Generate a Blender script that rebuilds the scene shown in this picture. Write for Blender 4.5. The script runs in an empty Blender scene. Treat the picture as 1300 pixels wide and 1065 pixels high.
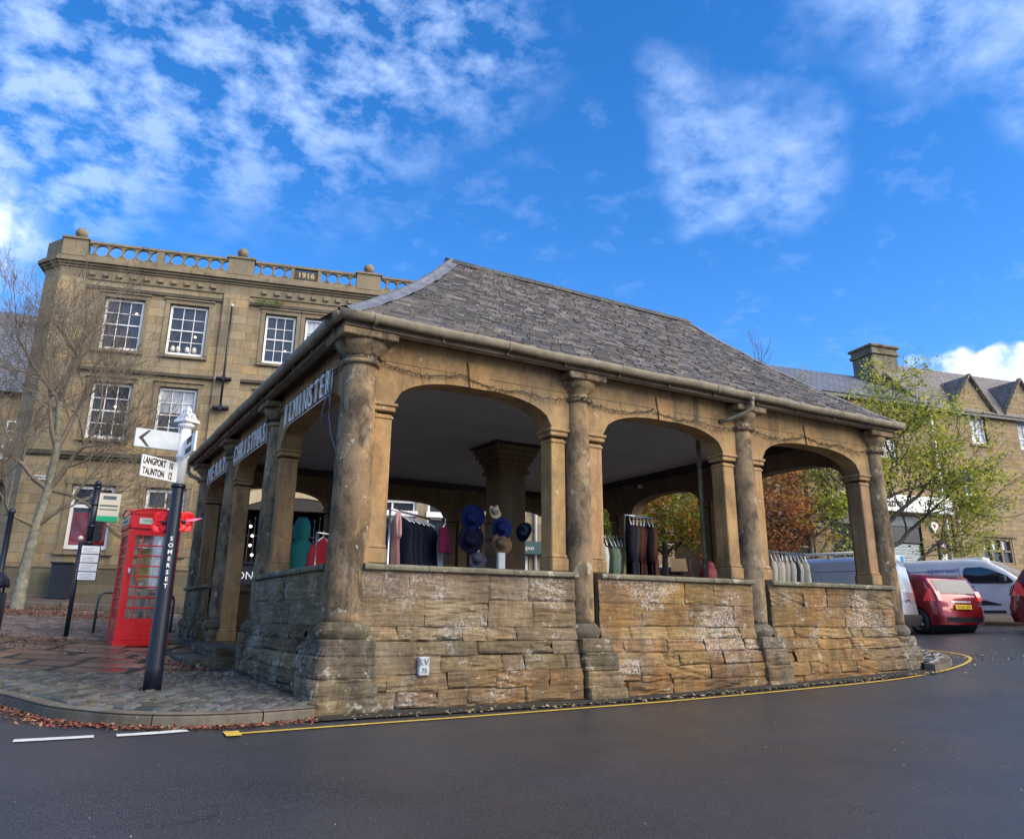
import bpy, bmesh, math, random
import numpy as np
from mathutils import Vector, Matrix, noise
PI = math.pi
R = random.Random(7)
SC = bpy.context.scene
COL = SC.collection

# ---------------------------------------------------------------- helpers
def tag(o, label=None, cat=None, group=None, kind=None):
    if label: o['label'] = label
    if cat: o['category'] = cat
    if group: o['group'] = group
    if kind: o['kind'] = kind
    return o

def empty(name, loc=(0, 0, 0), rz=0.0, label=None, cat=None, group=None, scale=1.0):
    o = bpy.data.objects.new(name, None)
    COL.objects.link(o)
    o.location = loc
    o.rotation_euler = (0, 0, rz)
    o.scale = (scale,) * 3
    o.empty_display_size = 0.2
    return tag(o, label, cat, group)

def kids(o):
    return [c for c in bpy.data.objects if c.parent is o]

def copy_tree(o, parent=None):
    c = o.copy()
    COL.objects.link(c)
    c.parent = parent
    for ch in kids(o):
        copy_tree(ch, c)
    return c

class MB:
    """collects faces and links them as one mesh object"""
    def __init__(s):
        s.v = []; s.f = []; s.c = []; s.cur = (1, 1, 1, 1); s.sm = []
    def add(s, verts, faces, smooth=False, col=None):
        b = len(s.v)
        s.v.extend([tuple(p) for p in verts])
        s.c.extend([col or s.cur] * len(verts))
        s.f.extend([tuple(i + b for i in f) for f in faces])
        s.sm.extend([smooth] * len(faces))
    def box(s, x0, x1, y0, y1, z0, z1, col=None):
        v = [(x, y, z) for z in (z0, z1) for y in (y0, y1) for x in (x0, x1)]
        s.add(v, [(0, 2, 3, 1), (4, 5, 7, 6), (0, 1, 5, 4), (2, 6, 7, 3), (0, 4, 6, 2), (1, 3, 7, 5)], col=col)
    def bbox(s, x0, x1, y0, y1, z0, z1, b=0.01, col=None):
        """box with chamfered edges"""
        bm = bmesh.new()
        bmesh.ops.create_cube(bm, size=1.0)
        for v in bm.verts:
            v.co = Vector(((x0 + x1) / 2 + v.co.x * (x1 - x0), (y0 + y1) / 2 + v.co.y * (y1 - y0), (z0 + z1) / 2 + v.co.z * (z1 - z0)))
        bmesh.ops.bevel(bm, geom=bm.edges[:], offset=b, segments=1, affect='EDGES')
        s.bm(bm, col=col)
    def bm(s, bm, col=None, smooth=False, M=None):
        bm.verts.index_update()
        vs = [(M @ v.co if M else v.co) for v in bm.verts]
        s.add(vs, [tuple(v.index for v in f.verts) for f in bm.faces], smooth, col)
        bm.free()
    def tube(s, pts, rad, n=8, caps=True, smooth=True, col=None):
        pts = [Vector(p) for p in pts]
        if not isinstance(rad, (list, tuple)): rad = [rad] * len(pts)
        vs = []; fs = []
        up = None
        for i, p in enumerate(pts):
            d = (pts[min(i + 1, len(pts) - 1)] - pts[max(i - 1, 0)])
            if d.length < 1e-9: d = Vector((0, 0, 1))
            d.normalize()
            if up is None:
                up = Vector((0, 0, 1)) if abs(d.z) < 0.9 else Vector((1, 0, 0))
            a = d.cross(up)
            if a.length < 1e-6: a = d.cross(Vector((0, 1, 0)))
            a.normalize(); b = a.cross(d).normalized(); up = b
            for k in range(n):
                t = 2 * PI * k / n
                vs.append(p + a * (math.cos(t) * rad[i]) + b * (math.sin(t) * rad[i]))
        for i in range(len(pts) - 1):
            for k in range(n):
                k2 = (k + 1) % n
                fs.append((i * n + k, i * n + k2, (i + 1) * n + k2, (i + 1) * n + k))
        if caps:
            fs.append(tuple(range(n - 1, -1, -1)))
            fs.append(tuple((len(pts) - 1) * n + k for k in range(n)))
        s.add(vs, fs, smooth, col)
    def lathe(s, prof, n=24, cx=0, cy=0, smooth=True, col=None, wob=0.0, seed=0, cap=True, fx=1.0, colf=None):
        vs = []; fs = []; b0 = len(s.c)
        for (r, z) in prof:
            for k in range(n):
                t = 2 * PI * k / n
                rr = r
                if wob:
                    rr += wob * (noise.noise(Vector((math.cos(t) * 1.5 + seed, math.sin(t) * 1.5, z * 1.3))) + 0.5 * noise.noise(Vector((math.cos(t) * 5 + seed, math.sin(t) * 5, z * 4))))
                vs.append((cx + math.cos(t) * rr * fx, cy + math.sin(t) * rr, z))
        m = len(prof)
        for i in range(m - 1):
            for k in range(n):
                k2 = (k + 1) % n
                fs.append((i * n + k, i * n + k2, (i + 1) * n + k2, (i + 1) * n + k))
        if cap:
            fs.append(tuple(range(n - 1, -1, -1)))
            fs.append(tuple((m - 1) * n + k for k in range(n)))
        s.add(vs, fs, smooth, col)
        if colf:
            for i, v in enumerate(vs): s.c[b0 + i] = colf(2 * PI * (i % n) / n, v)
    def prism(s, poly, d0, d1, axis='y', col=None):
        """polygon in the other two axes extruded along an axis"""
        def P(a, b, d):
            return {'y': (a, d, b), 'x': (d, a, b), 'z': (a, b, d)}[axis]
        n = len(poly)
        vs = [P(a, b, d0) for a, b in poly] + [P(a, b, d1) for a, b in poly]
        fs = [tuple(range(n)), tuple(range(2 * n - 1, n - 1, -1))]
        for i in range(n):
            j = (i + 1) % n
            fs.append((i, j + 0, j + n, i + n)[::-1])
        s.add(vs, fs, col=col)
    def ball(s, c, r, seg=12, sc=(1, 1, 1), col=None):
        bm = bmesh.new()
        bmesh.ops.create_icosphere(bm, subdivisions=2 if seg < 20 else 3, radius=r)
        for v in bm.verts:
            v.co = Vector((c[0] + v.co.x * sc[0], c[1] + v.co.y * sc[1], c[2] + v.co.z * sc[2]))
        s.bm(bm, col=col, smooth=True)
    def build(s, name, mat, parent=None, label=None, cat=None, group=None, kind=None, fixn=True, loc=None, rz=0):
        me = bpy.data.meshes.new(name)
        me.from_pydata(s.v, [], s.f)
        me.polygons.foreach_set('use_smooth', s.sm)
        ca = me.color_attributes.new('tint', 'FLOAT_COLOR', 'POINT')
        ca.data.foreach_set('color', np.array([tuple(c) for c in s.c], dtype=np.float32).ravel())
        if fixn:
            bm = bmesh.new(); bm.from_mesh(me)
            bmesh.ops.recalc_face_normals(bm, faces=bm.faces[:])
            bm.to_mesh(me); bm.free()
        me.update()
        o = bpy.data.objects.new(name, me)
        COL.objects.link(o)
        o.data.materials.append(mat)
        if parent: o.parent = parent
        if loc: o.location = loc
        o.rotation_euler = (0, 0, rz)
        return tag(o, label, cat, group, kind)

def text_obj(name, txt, mat, parent, loc, rot, size, depth=0.004, align='CENTER', label=None, sx=1.0, font_bold=0.0, spacing=1.0):
    """lettering turned into a mesh part"""
    cu = bpy.data.curves.new(name, 'FONT')
    cu.body = txt; cu.size = size; cu.extrude = depth; cu.align_x = align; cu.align_y = 'CENTER'
    cu.offset = font_bold; cu.space_character = spacing; cu.resolution_u = 3
    tmp = bpy.data.objects.new('tmp', cu)
    COL.objects.link(tmp)
    dg = bpy.context.evaluated_depsgraph_get(); dg.update()
    me = bpy.data.meshes.new_from_object(tmp.evaluated_get(dg))
    bpy.data.objects.remove(tmp)
    me.name = name
    o = bpy.data.objects.new(name, me)
    COL.objects.link(o)
    me.materials.clear(); me.materials.append(mat)
    o.parent = parent
    o.location = loc; o.rotation_euler = rot; o.scale = (sx, 1, 1)
    if label: o['label'] = label
    return o

# ---------------------------------------------------------------- materials
def newmat(name):
    m = bpy.data.materials.new(name); m.use_nodes = True
    nt = m.node_tree; nt.nodes.clear()
    out = nt.nodes.new('ShaderNodeOutputMaterial')
    b = nt.nodes.new('ShaderNodeBsdfPrincipled')
    nt.links.new(b.outputs[0], out.inputs[0])
    return m, nt, b

class NT:
    def __init__(s, nt): s.nt = nt
    def n(s, t, **k):
        nd = s.nt.nodes.new(t)
        for a, b in k.items(): setattr(nd, a, b)
        return nd
    def l(s, a, b): s.nt.links.new(a, b)
    def coord(s, which='Object', scale=(1, 1, 1), rot=(0, 0, 0), loc=(0, 0, 0)):
        tc = s.n('ShaderNodeTexCoord'); mp = s.n('ShaderNodeMapping')
        mp.inputs['Scale'].default_value = scale; mp.inputs['Rotation'].default_value = rot; mp.inputs['Location'].default_value = loc
        s.l(tc.outputs[which], mp.inputs[0]); return mp.outputs[0]
    def noise(s, vec, scale, detail=4, rough=0.6, dist=0.0):
        nd = s.n('ShaderNodeTexNoise'); nd.inputs['Scale'].default_value = scale
        nd.inputs['Detail'].default_value = detail; nd.inputs['Roughness'].default_value = rough
        nd.inputs['Distortion'].default_value = dist
        if vec is not None: s.l(vec, nd.inputs['Vector'])
        return nd.outputs['Fac']
    def ramp(s, fac, stops, interp='LINEAR'):
        nd = s.n('ShaderNodeValToRGB'); cr = nd.color_ramp; cr.interpolation = interp
        while len(cr.elements) < len(stops): cr.elements.new(0.5)
        for e, (p, c) in zip(cr.elements, stops):
            e.position = p; e.color = (c, c, c, 1) if isinstance(c, (int, float)) else (*c, 1)
        s.l(fac, nd.inputs[0]); return nd.outputs[0]
    def mix(s, fac, a, b, mode='MIX'):
        nd = s.n('ShaderNodeMix', data_type='RGBA', blend_type=mode)
        for idx, v in ((0, fac), (6, a), (7, b)):
            sock = nd.inputs[idx]
            if isinstance(v, (int, float)): sock.default_value = float(v) if idx == 0 else (v, v, v, 1)
            elif isinstance(v, tuple): sock.default_value = (*v, 1)
            else: s.l(v, sock)
        return nd.outputs[2]
    def math(s, op, a, b=None, clamp=False):
        nd = s.n('ShaderNodeMath', operation=op); nd.use_clamp = clamp
        for i, v in enumerate((a, b)):
            if v is None: continue
            if isinstance(v, (int, float)): nd.inputs[i].default_value = v
            else: s.l(v, nd.inputs[i])
        return nd.outputs[0]
    def bump(s, h, strength, dist=0.02, normal=None):
        nd = s.n('ShaderNodeBump'); nd.inputs['Strength'].default_value = strength; nd.inputs['Distance'].default_value = dist
        s.l(h, nd.inputs['Height'])
        if normal is not None: s.l(normal, nd.inputs['Normal'])
        return nd.outputs[0]

def simple(name, col, rough=0.5, metal=0.0, var=0.15, nscale=6, bump=0.0, spec=0.5, coat=0.0, tint=False):
    m, nt, b = newmat(name); k = NT(nt)
    co = k.coord('Object')
    f = k.noise(co, nscale, 5, 0.65)
    lo = tuple(c * (1 - var) for c in col); hi = tuple(min(1, c * (1 + var)) for c in col)
    c = k.ramp(f, [(0.3, lo), (0.7, hi)])
    if tint:
        at = k.n('ShaderNodeAttribute', attribute_name='tint')
        c = k.mix(1.0, c, at.outputs[0], 'MULTIPLY')
    k.l(c, b.inputs['Base Color'])
    b.inputs['Roughness'].default_value = rough; b.inputs['Metallic'].default_value = metal
    b.inputs['Specular IOR Level'].default_value = spec; b.inputs['Coat Weight'].default_value = coat
    r = k.ramp(f, [(0.2, max(0, rough - 0.08)), (0.8, min(1, rough + 0.08))]); k.l(r, b.inputs['Roughness'])
    if bump:
        k.l(k.bump(k.noise(co, nscale * 6, 4), bump, 0.01), b.inputs['Normal'])
    return m

def stone(name, cols, wash=(0.30, 0.27, 0.22), washamt=0.5, lichen=0.0, laminae=0.0, tint=True, grime=0.5, streak=True, rough=0.9, bs=0.5, edge=None, mottle=0.0, bloom=0.0):
    """weathered sandstone: warm base, grey wash, dark vertical streaks, pale lichen"""
    m, nt, b = newmat(name); k = NT(nt)
    co = k.coord('Object')
    f1 = k.noise(co, 1.3, 6, 0.65, 0.3)
    base = k.ramp(f1, [(0.28, cols[0]), (0.5, cols[1]), (0.72, cols[2])])
    f2 = k.noise(k.coord('Object', (1, 1, 1), loc=(7, 3, 1)), 9, 6, 0.75)
    base = k.mix(k.ramp(f2, [(0.35, 0.0), (0.75, 0.45)]), base, tuple(c * 0.45 for c in cols[1]))
    if laminae:
        f3 = k.noise(k.coord('Object', (1.6, 1.6, 22), rot=(0.05, 0.08, 0)), 1.6, 6, 0.7, 0.6)
        base = k.mix(k.ramp(f3, [(0.40, 0.0), (0.52, laminae * 0.5), (0.62, laminae)]), base, tuple(c * 0.33 for c in cols[0]))
        base = k.mix(k.ramp(f3, [(0.30, laminae * 0.6), (0.42, 0.0)]), base, tuple(min(1, c * 1.35) for c in cols[2]))
    if tint:
        at = k.n('ShaderNodeAttribute', attribute_name='tint')
        base = k.mix(1.0, base, at.outputs[0], 'MULTIPLY')
    fw = k.noise(k.coord('Object', (1, 1, 0.35), loc=(2, 9, 4)), 1.1, 7, 0.7, 0.2)
    base = k.mix(k.ramp(fw, [(0.62 - washamt * 0.35, 0.0), (0.78 - washamt * 0.2, min(1, washamt * 1.3))]), base, wash)
    if streak:
        fs = k.noise(k.coord('Object', (5, 5, 0.45), loc=(1, 2, 3)), 1.0, 6, 0.7)
        base = k.mix(k.ramp(fs, [(0.52, 0.0), (0.72, grime)]), base, (0.045, 0.04, 0.032))
    if mottle:
        fm = k.noise(k.coord('Object', (1, 1, .6), loc=(21, 4, 7)), 3.4, 8, 0.72, 0.3)
        base = k.mix(k.ramp(fm, [(0.46, 0.0), (0.60, mottle)]), base, (0.055, 0.045, 0.032))
        fp_ = k.noise(k.coord('Object', (1.6, 1.6, .5), loc=(2, 14, 17)), 5.5, 8, 0.75, 0.2)
        base = k.mix(k.ramp(fp_, [(0.54, 0.0), (0.68, mottle * .55)]), base, (0.33, 0.29, 0.21))
    if bloom:
        fb = k.noise(k.coord('Object', (1, 1, 1.3), loc=(31, 4, 9)), 1.5, 4, 0.55)
        fb2 = k.noise(k.coord('Object', (1, 1, 1), loc=(3, 4, 9)), 26, 6, 0.8)
        base = k.mix(k.math('MULTIPLY', k.ramp(fb, [(0.50, 0.0), (0.62, 1.0)]), k.ramp(fb2, [(0.47, 0.0), (0.58, bloom)])), base, (0.50, 0.47, 0.42))
    if lichen:
        fl = k.noise(k.coord('Object', loc=(11, 5, 2)), 6.5, 6, 0.62, 0.0)
        base = k.mix(k.ramp(fl, [(0.655 - lichen * 0.10, 0.0), (0.685 - lichen * 0.08, 0.7)]), base, (0.40, 0.375, 0.30))
        fl2 = k.noise(k.coord('Object', loc=(3, 15, 8)), 3.1, 8, 0.72, 0.0)
        base = k.mix(k.ramp(fl2, [(0.62, 0.0), (0.72, 0.6)]), base, (0.11, 0.115, 0.06))
    k.l(base, b.inputs['Base Color'])
    b.inputs['Roughness'].default_value = rough
    b.inputs['Specular IOR Level'].default_value = 0.25
    h = k.math('ADD', k.math('MULTIPLY', f2, 0.7), k.noise(k.coord('Object'), 45, 5, 0.7))
    nrm = k.bump(h, bs, 0.012)
    if laminae:
        nrm = k.bump(f3, min(1, laminae), 0.03, nrm)
    k.l(nrm, b.inputs['Normal'])
    return m

def ashlar(name, cols, bw=0.62, bh=0.29, wash=(0.27, 0.24, 0.18), washamt=0.5, grime=0.35, mortar=0.008):
    """coursed squared stone blocks laid on a local X-Z wall"""
    m, nt, b = newmat(name); k = NT(nt)
    tc = k.n('ShaderNodeTexCoord'); sep = k.n('ShaderNodeSeparateXYZ'); k.l(tc.outputs['Object'], sep.inputs[0])
    cmb = k.n('ShaderNodeCombineXYZ')
    # walls turned sideways use their depth as the running direction
    k.l(k.math('ADD', sep.outputs[0], sep.outputs[1]), cmb.inputs[0]); k.l(sep.outputs[2], cmb.inputs[1])
    br = k.n('ShaderNodeTexBrick')
    br.inputs['Scale'].default_value = 1.0; br.inputs['Brick Width'].default_value = bw; br.inputs['Row Height'].default_value = bh
    br.inputs['Mortar Size'].default_value = mortar; br.inputs['Mortar Smooth'].default_value = 0.3; br.inputs['Bias'].default_value = 0.0
    br.inputs['Color1'].default_value = (0, 0, 0, 1); br.inputs['Color2'].default_value = (1, 1, 1, 1); br.inputs['Mortar'].default_value = (0.5, 0.5, 0.5, 1)
    wob = k.noise(k.coord('Object'), 2.0, 3)
    wv = k.n('ShaderNodeVectorMath', operation='SCALE'); wv.inputs['Scale'].default_value = 0.02
    cw = k.n('ShaderNodeCombineXYZ'); k.l(wob, cw.inputs[0]); k.l(wob, cw.inputs[1]); k.l(cw.outputs[0], wv.inputs[0])
    va = k.n('ShaderNodeVectorMath', operation='ADD'); k.l(cmb.outputs[0], va.inputs[0]); k.l(wv.outputs[0], va.inputs[1])
    k.l(va.outputs[0], br.inputs['Vector'])
    blk = k.ramp(br.outputs['Color'], [(0.0, cols[0]), (0.35, cols[1]), (0.7, cols[2]), (1.0, cols[3])])
    f2 = k.noise(k.coord('Object'), 7, 7, 0.72)
    base = k.mix(k.ramp(f2, [(0.35, 0.0), (0.75, 0.5)]), blk, tuple(c * 0.5 for c in cols[1]))
    fw = k.noise(k.coord('Object', (1, 1, 0.6), loc=(2, 9, 4)), 0.55, 8, 0.7, 0.4)
    base = k.mix(k.ramp(fw, [(0.36, 0.0), (0.66, washamt)]), base, wash)
    fs = k.noise(k.coord('Object', (4, 4, 0.3), loc=(1, 2, 3)), 1.0, 6, 0.7)
    base = k.mix(k.ramp(fs, [(0.52, 0.0), (0.75, grime)]), base, (0.04, 0.036, 0.028))
    base = k.mix(k.math('MULTIPLY', br.outputs['Fac'], 0.55), base, (0.09, 0.075, 0.05))
    k.l(base, b.inputs['Base Color'])
    b.inputs['Roughness'].default_value = 0.9; b.inputs['Specular IOR Level'].default_value = 0.2
    h = k.math('SUBTRACT', k.math('MULTIPLY', f2, 0.5), br.outputs['Fac'])
    h = k.math('ADD', h, k.math('MULTIPLY', br.outputs['Color'], 0.25))
    k.l(k.bump(h, 0.6, 0.015), b.inputs['Normal'])
    return m

HAM = [(0.20, 0.135, 0.065), (0.30, 0.205, 0.10), (0.38, 0.27, 0.14)]
M = {}
M['hall_gold'] = stone('hall_gold', [(0.25, 0.145, 0.06), (0.38, 0.24, 0.105), (0.48, 0.325, 0.155)], washamt=0.5, mottle=.35, lichen=0.05, grime=0.75, wash=(0.20, 0.155, 0.10))
M['hall_column'] = stone('hall_column', [(0.24, 0.15, 0.075), (0.36, 0.245, 0.13), (0.46, 0.33, 0.18)], wash=(0.17, 0.145, 0.105), washamt=0.6, lichen=0.35, grime=0.85, bs=1.0, mottle=.9)
M['hall_rubble'] = stone('hall_rubble', [(0.20, 0.115, 0.05), (0.33, 0.205, 0.09), (0.45, 0.31, 0.155)], wash=(0.20, 0.175, 0.125), washamt=0.45, lichen=0.25, laminae=0.6, grime=0.6, bs=1.0, bloom=.75, mottle=.45)
M['hall_plinth'] = stone('hall_plinth', [(0.14, 0.105, 0.06), (0.23, 0.175, 0.10), (0.34, 0.26, 0.15)], wash=(0.12, 0.115, 0.085), washamt=0.65, lichen=0.5, laminae=0.6, grime=0.7, bs=1.0, mottle=.7, bloom=.35)
M['sill_stone'] = stone('sill_stone', [(0.12, 0.105, 0.07), (0.19, 0.17, 0.115), (0.27, 0.245, 0.18)], wash=(0.17, 0.165, 0.12), washamt=0.5, lichen=0.5, grime=0.7, mottle=.5)
M['mortar'] = simple('mortar', (0.10, 0.085, 0.06), 0.95, bump=0.4)
M['ashA'] = ashlar('ashlar_left', [(0.22, 0.16, 0.085), (0.35, 0.26, 0.14), (0.38, 0.32, 0.21), (0.50, 0.33, 0.13)], wash=(0.25, 0.215, 0.155), washamt=0.65, grime=.55)
M['ashB'] = ashlar('ashlar_right', [(0.22, 0.155, 0.08), (0.33, 0.235, 0.13), (0.38, 0.29, 0.175), (0.40, 0.26, 0.12)], bw=0.45, bh=0.2, wash=(0.24, 0.195, 0.135), washamt=0.5)
M['trimA'] = stone('trim_left', [(0.20, 0.16, 0.10), (0.28, 0.225, 0.14), (0.34, 0.27, 0.17)], wash=(0.17, 0.155, 0.12), washamt=0.5, tint=False, grime=0.6)
M['dark_trim'] = stone('dark_trim', [(0.07, 0.06, 0.045), (0.11, 0.095, 0.07), (0.16, 0.14, 0.10)], wash=(0.06, 0.06, 0.05), washamt=0.5, tint=False, grime=0.5)
M['pale_stone'] = stone('pale_stone', [(0.42, 0.33, 0.19), (0.52, 0.42, 0.26), (0.58, 0.48, 0.31)], washamt=0.15, tint=False, grime=0.2)
M['white'] = simple('white_paint', (0.78, 0.78, 0.76), 0.35, var=0.05)
M['white_sign'] = simple('white_sign', (0.82, 0.82, 0.80), 0.4, var=0.04)
M['offwhite'] = simple('offwhite', (0.62, 0.60, 0.52), 0.5, var=0.06)
M['black'] = simple('black_paint', (0.012, 0.013, 0.018), 0.35, var=0.2)
M['navy'] = simple('navy_paint', (0.008, 0.011, 0.022), 0.42, var=0.15)
M['ink'] = simple('ink', (0.01, 0.01, 0.012), 0.5, var=0.0)
M['red'] = simple('kiosk_red', (0.60, 0.008, 0.012), 0.28, var=0.12, nscale=3, coat=0.3)
M['poppy'] = simple('poppy_red', (0.75, 0.006, 0.012), 0.45, var=0.08)
M['pink'] = simple('poppy_pink', (0.85, 0.12, 0.28), 0.45, var=0.05)
M['lead'] = simple('lead_sheet', (0.15, 0.155, 0.17), 0.55, metal=0.15, var=0.35, nscale=5, bump=0.5)
M['gutter'] = simple('cast_gutter', (0.21, 0.175, 0.115), 0.6, var=0.4, nscale=5, bump=0.2)
M['timber'] = simple('eaves_timber', (0.17, 0.13, 0.085), 0.75, var=0.4, nscale=4, bump=0.3)
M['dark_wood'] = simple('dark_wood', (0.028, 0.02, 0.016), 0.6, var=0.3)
M['ceiling'] = simple('ceiling_plaster', (0.52, 0.53, 0.56), 0.9, var=0.12, nscale=1.5)
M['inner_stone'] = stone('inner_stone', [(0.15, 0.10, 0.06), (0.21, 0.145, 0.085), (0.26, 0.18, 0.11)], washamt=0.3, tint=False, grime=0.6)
M['chrome'] = simple('steel_rail', (0.6, 0.62, 0.64), 0.25, metal=0.9, var=0.08)
M['steel_green'] = simple('rack_steel', (0.10, 0.125, 0.115), 0.4, metal=0.5, var=0.2)
M['rubber'] = simple('rubber', (0.012, 0.012, 0.013), 0.7, var=0.2)
M['bark_pale'] = simple('bark_pale', (0.19, 0.18, 0.13), 0.85, var=0.55, nscale=7, bump=0.7)
M['twig'] = simple('twig_bark', (0.17, 0.14, 0.10), 0.85, var=0.35, nscale=3)
M['bark_dark'] = simple('bark_dark', (0.05, 0.042, 0.035), 0.9, var=0.4, nscale=7, bump=0.6)

def glass_mat(name, col, rough=0.06, spec=0.8):
    m, nt, b = newmat(name); k = NT(nt)
    co = k.coord('Object'); f = k.noise(co, 1.1, 3)
    k.l(k.ramp(f, [(0.35, tuple(c * 0.6 for c in col)), (0.7, tuple(c * 1.5 for c in col))]), b.inputs['Base Color'])
    b.inputs['Roughness'].default_value = rough; b.inputs['Specular IOR Level'].default_value = spec
    k.l(k.bump(k.noise(co, 1.7, 2), 0.06, 0.05), b.inputs['Normal'])
    return m
M['pane'] = glass_mat('window_pane', (0.035, 0.042, 0.055))
M['pane_red'] = glass_mat('pane_red', (0.16, 0.012, 0.015))
M['blind'] = glass_mat('pane_blind', (0.42, 0.46, 0.50), 0.25, 0.5)
M['car_glass'] = glass_mat('car_glass', (0.02, 0.024, 0.03), 0.04, 0.9)
M['windscreen'] = glass_mat('windscreen', (0.20, 0.24, 0.30), 0.05, 0.9)
M['rear_glass'] = glass_mat('rear_glass', (0.05, 0.06, 0.08), 0.12, 0.35)

def clear_glass(name):
    m, nt, b = newmat(name); k = NT(nt)
    out = [n for n in nt.nodes if n.type == 'OUTPUT_MATERIAL'][0]
    tr = k.n('ShaderNodeBsdfTransparent'); gl = k.n('ShaderNodeBsdfGlossy'); gl.inputs['Roughness'].default_value = 0.05
    df = k.n('ShaderNodeBsdfDiffuse'); df.inputs['Color'].default_value = (0.5, 0.55, 0.52, 1)
    mx = k.n('ShaderNodeMixShader'); mx.inputs[0].default_value = 0.18
    k.l(tr.outputs[0], mx.inputs[1]); k.l(gl.outputs[0], mx.inputs[2])
    m2 = k.n('ShaderNodeMixShader')
    k.l(k.ramp(k.noise(k.coord('Object'), 5, 5), [(0.4, 0.03), (0.7, 0.16)]), m2.inputs[0])
    k.l(mx.outputs[0], m2.inputs[1]); k.l(df.outputs[0], m2.inputs[2]); k.l(m2.outputs[0], out.inputs[0])
    return m
M['clear'] = clear_glass('kiosk_glass')

def slate_mat(name, cols, lich=0.35, rough=0.45):
    m, nt, b = newmat(name); k = NT(nt)
    at = k.n('ShaderNodeAttribute', attribute_name='tint')
    co = k.coord('Object')
    f = k.noise(co, 3.0, 7, 0.7)
    base = k.mix(1.0, k.ramp(f, [(0.3, cols[0]), (0.5, cols[1]), (0.72, cols[2])]), at.outputs[0], 'MULTIPLY')
    fl = k.noise(k.coord('Object', loc=(4, 4, 9)), 9, 8, 0.8)
    base = k.mix(k.ramp(fl, [(0.56, 0.0), (0.64, lich)]), base, (0.34, 0.33, 0.28))
    fm = k.noise(k.coord('Object', loc=(14, 4, 9)), 1.6, 8, 0.75)
    base = k.mix(k.ramp(fm, [(0.55, 0.0), (0.68, 0.6)]), base, (0.10, 0.085, 0.05))
    k.l(base, b.inputs['Base Color'])
    k.l(k.ramp(f, [(0.3, rough - 0.12), (0.7, rough + 0.2)]), b.inputs['Roughness'])
    b.inputs['Specular IOR Level'].default_value = 0.5
    k.l(k.bump(k.noise(co, 30, 5, 0.7), 0.5, 0.008), b.inputs['Normal'])
    return m
M['slate'] = slate_mat('stone_slate', [(0.032, 0.029, 0.027), (0.060, 0.054, 0.048), (0.105, 0.094, 0.078)], lich=.6, rough=.62)

def tile_roof(name, c1, c2, rw=0.3, rh=0.22, axis='x'):
    m, nt, b = newmat(name); k = NT(nt)
    tc = k.n('ShaderNodeTexCoord'); sep = k.n('ShaderNodeSeparateXYZ'); k.l(tc.outputs['Object'], sep.inputs[0])
    cmb = k.n('ShaderNodeCombineXYZ'); k.l(sep.outputs[0], cmb.inputs[0])
    k.l(k.math('MULTIPLY', sep.outputs[1], 1.2), cmb.inputs[1])
    br = k.n('ShaderNodeTexBrick'); k.l(cmb.outputs[0], br.inputs['Vector'])
    br.inputs['Scale'].default_value = 1.0; br.inputs['Brick Width'].default_value = rw; br.inputs['Row Height'].default_value = rh
    br.inputs['Mortar Size'].default_value = 0.012; br.inputs['Mortar Smooth'].default_value = 0.2
    br.inputs['Color1'].default_value = (*c1, 1); br.inputs['Color2'].default_value = (*c2, 1); br.inputs['Mortar'].default_value = (0.02, 0.02, 0.02, 1)
    f = k.noise(k.coord('Object'), 1.5, 7, 0.7)
    c = k.mix(k.ramp(f, [(0.4, 0.0), (0.75, 0.7)]), br.outputs['Color'], tuple(x * 0.5 for x in c1))
    k.l(c, b.inputs['Base Color']); b.inputs['Roughness'].default_value = 0.65
    k.l(k.bump(k.math('SUBTRACT', 1.0, br.outputs['Fac']), 0.7, 0.02), b.inputs['Normal'])
    return m
M['tiles_brown'] = tile_roof('tiles_brown', (0.17, 0.145, 0.125), (0.23, 0.20, 0.175))
M['tiles_blue'] = tile_roof('tiles_blue', (0.11, 0.12, 0.15), (0.16, 0.175, 0.20), 0.3, 0.2)

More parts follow.
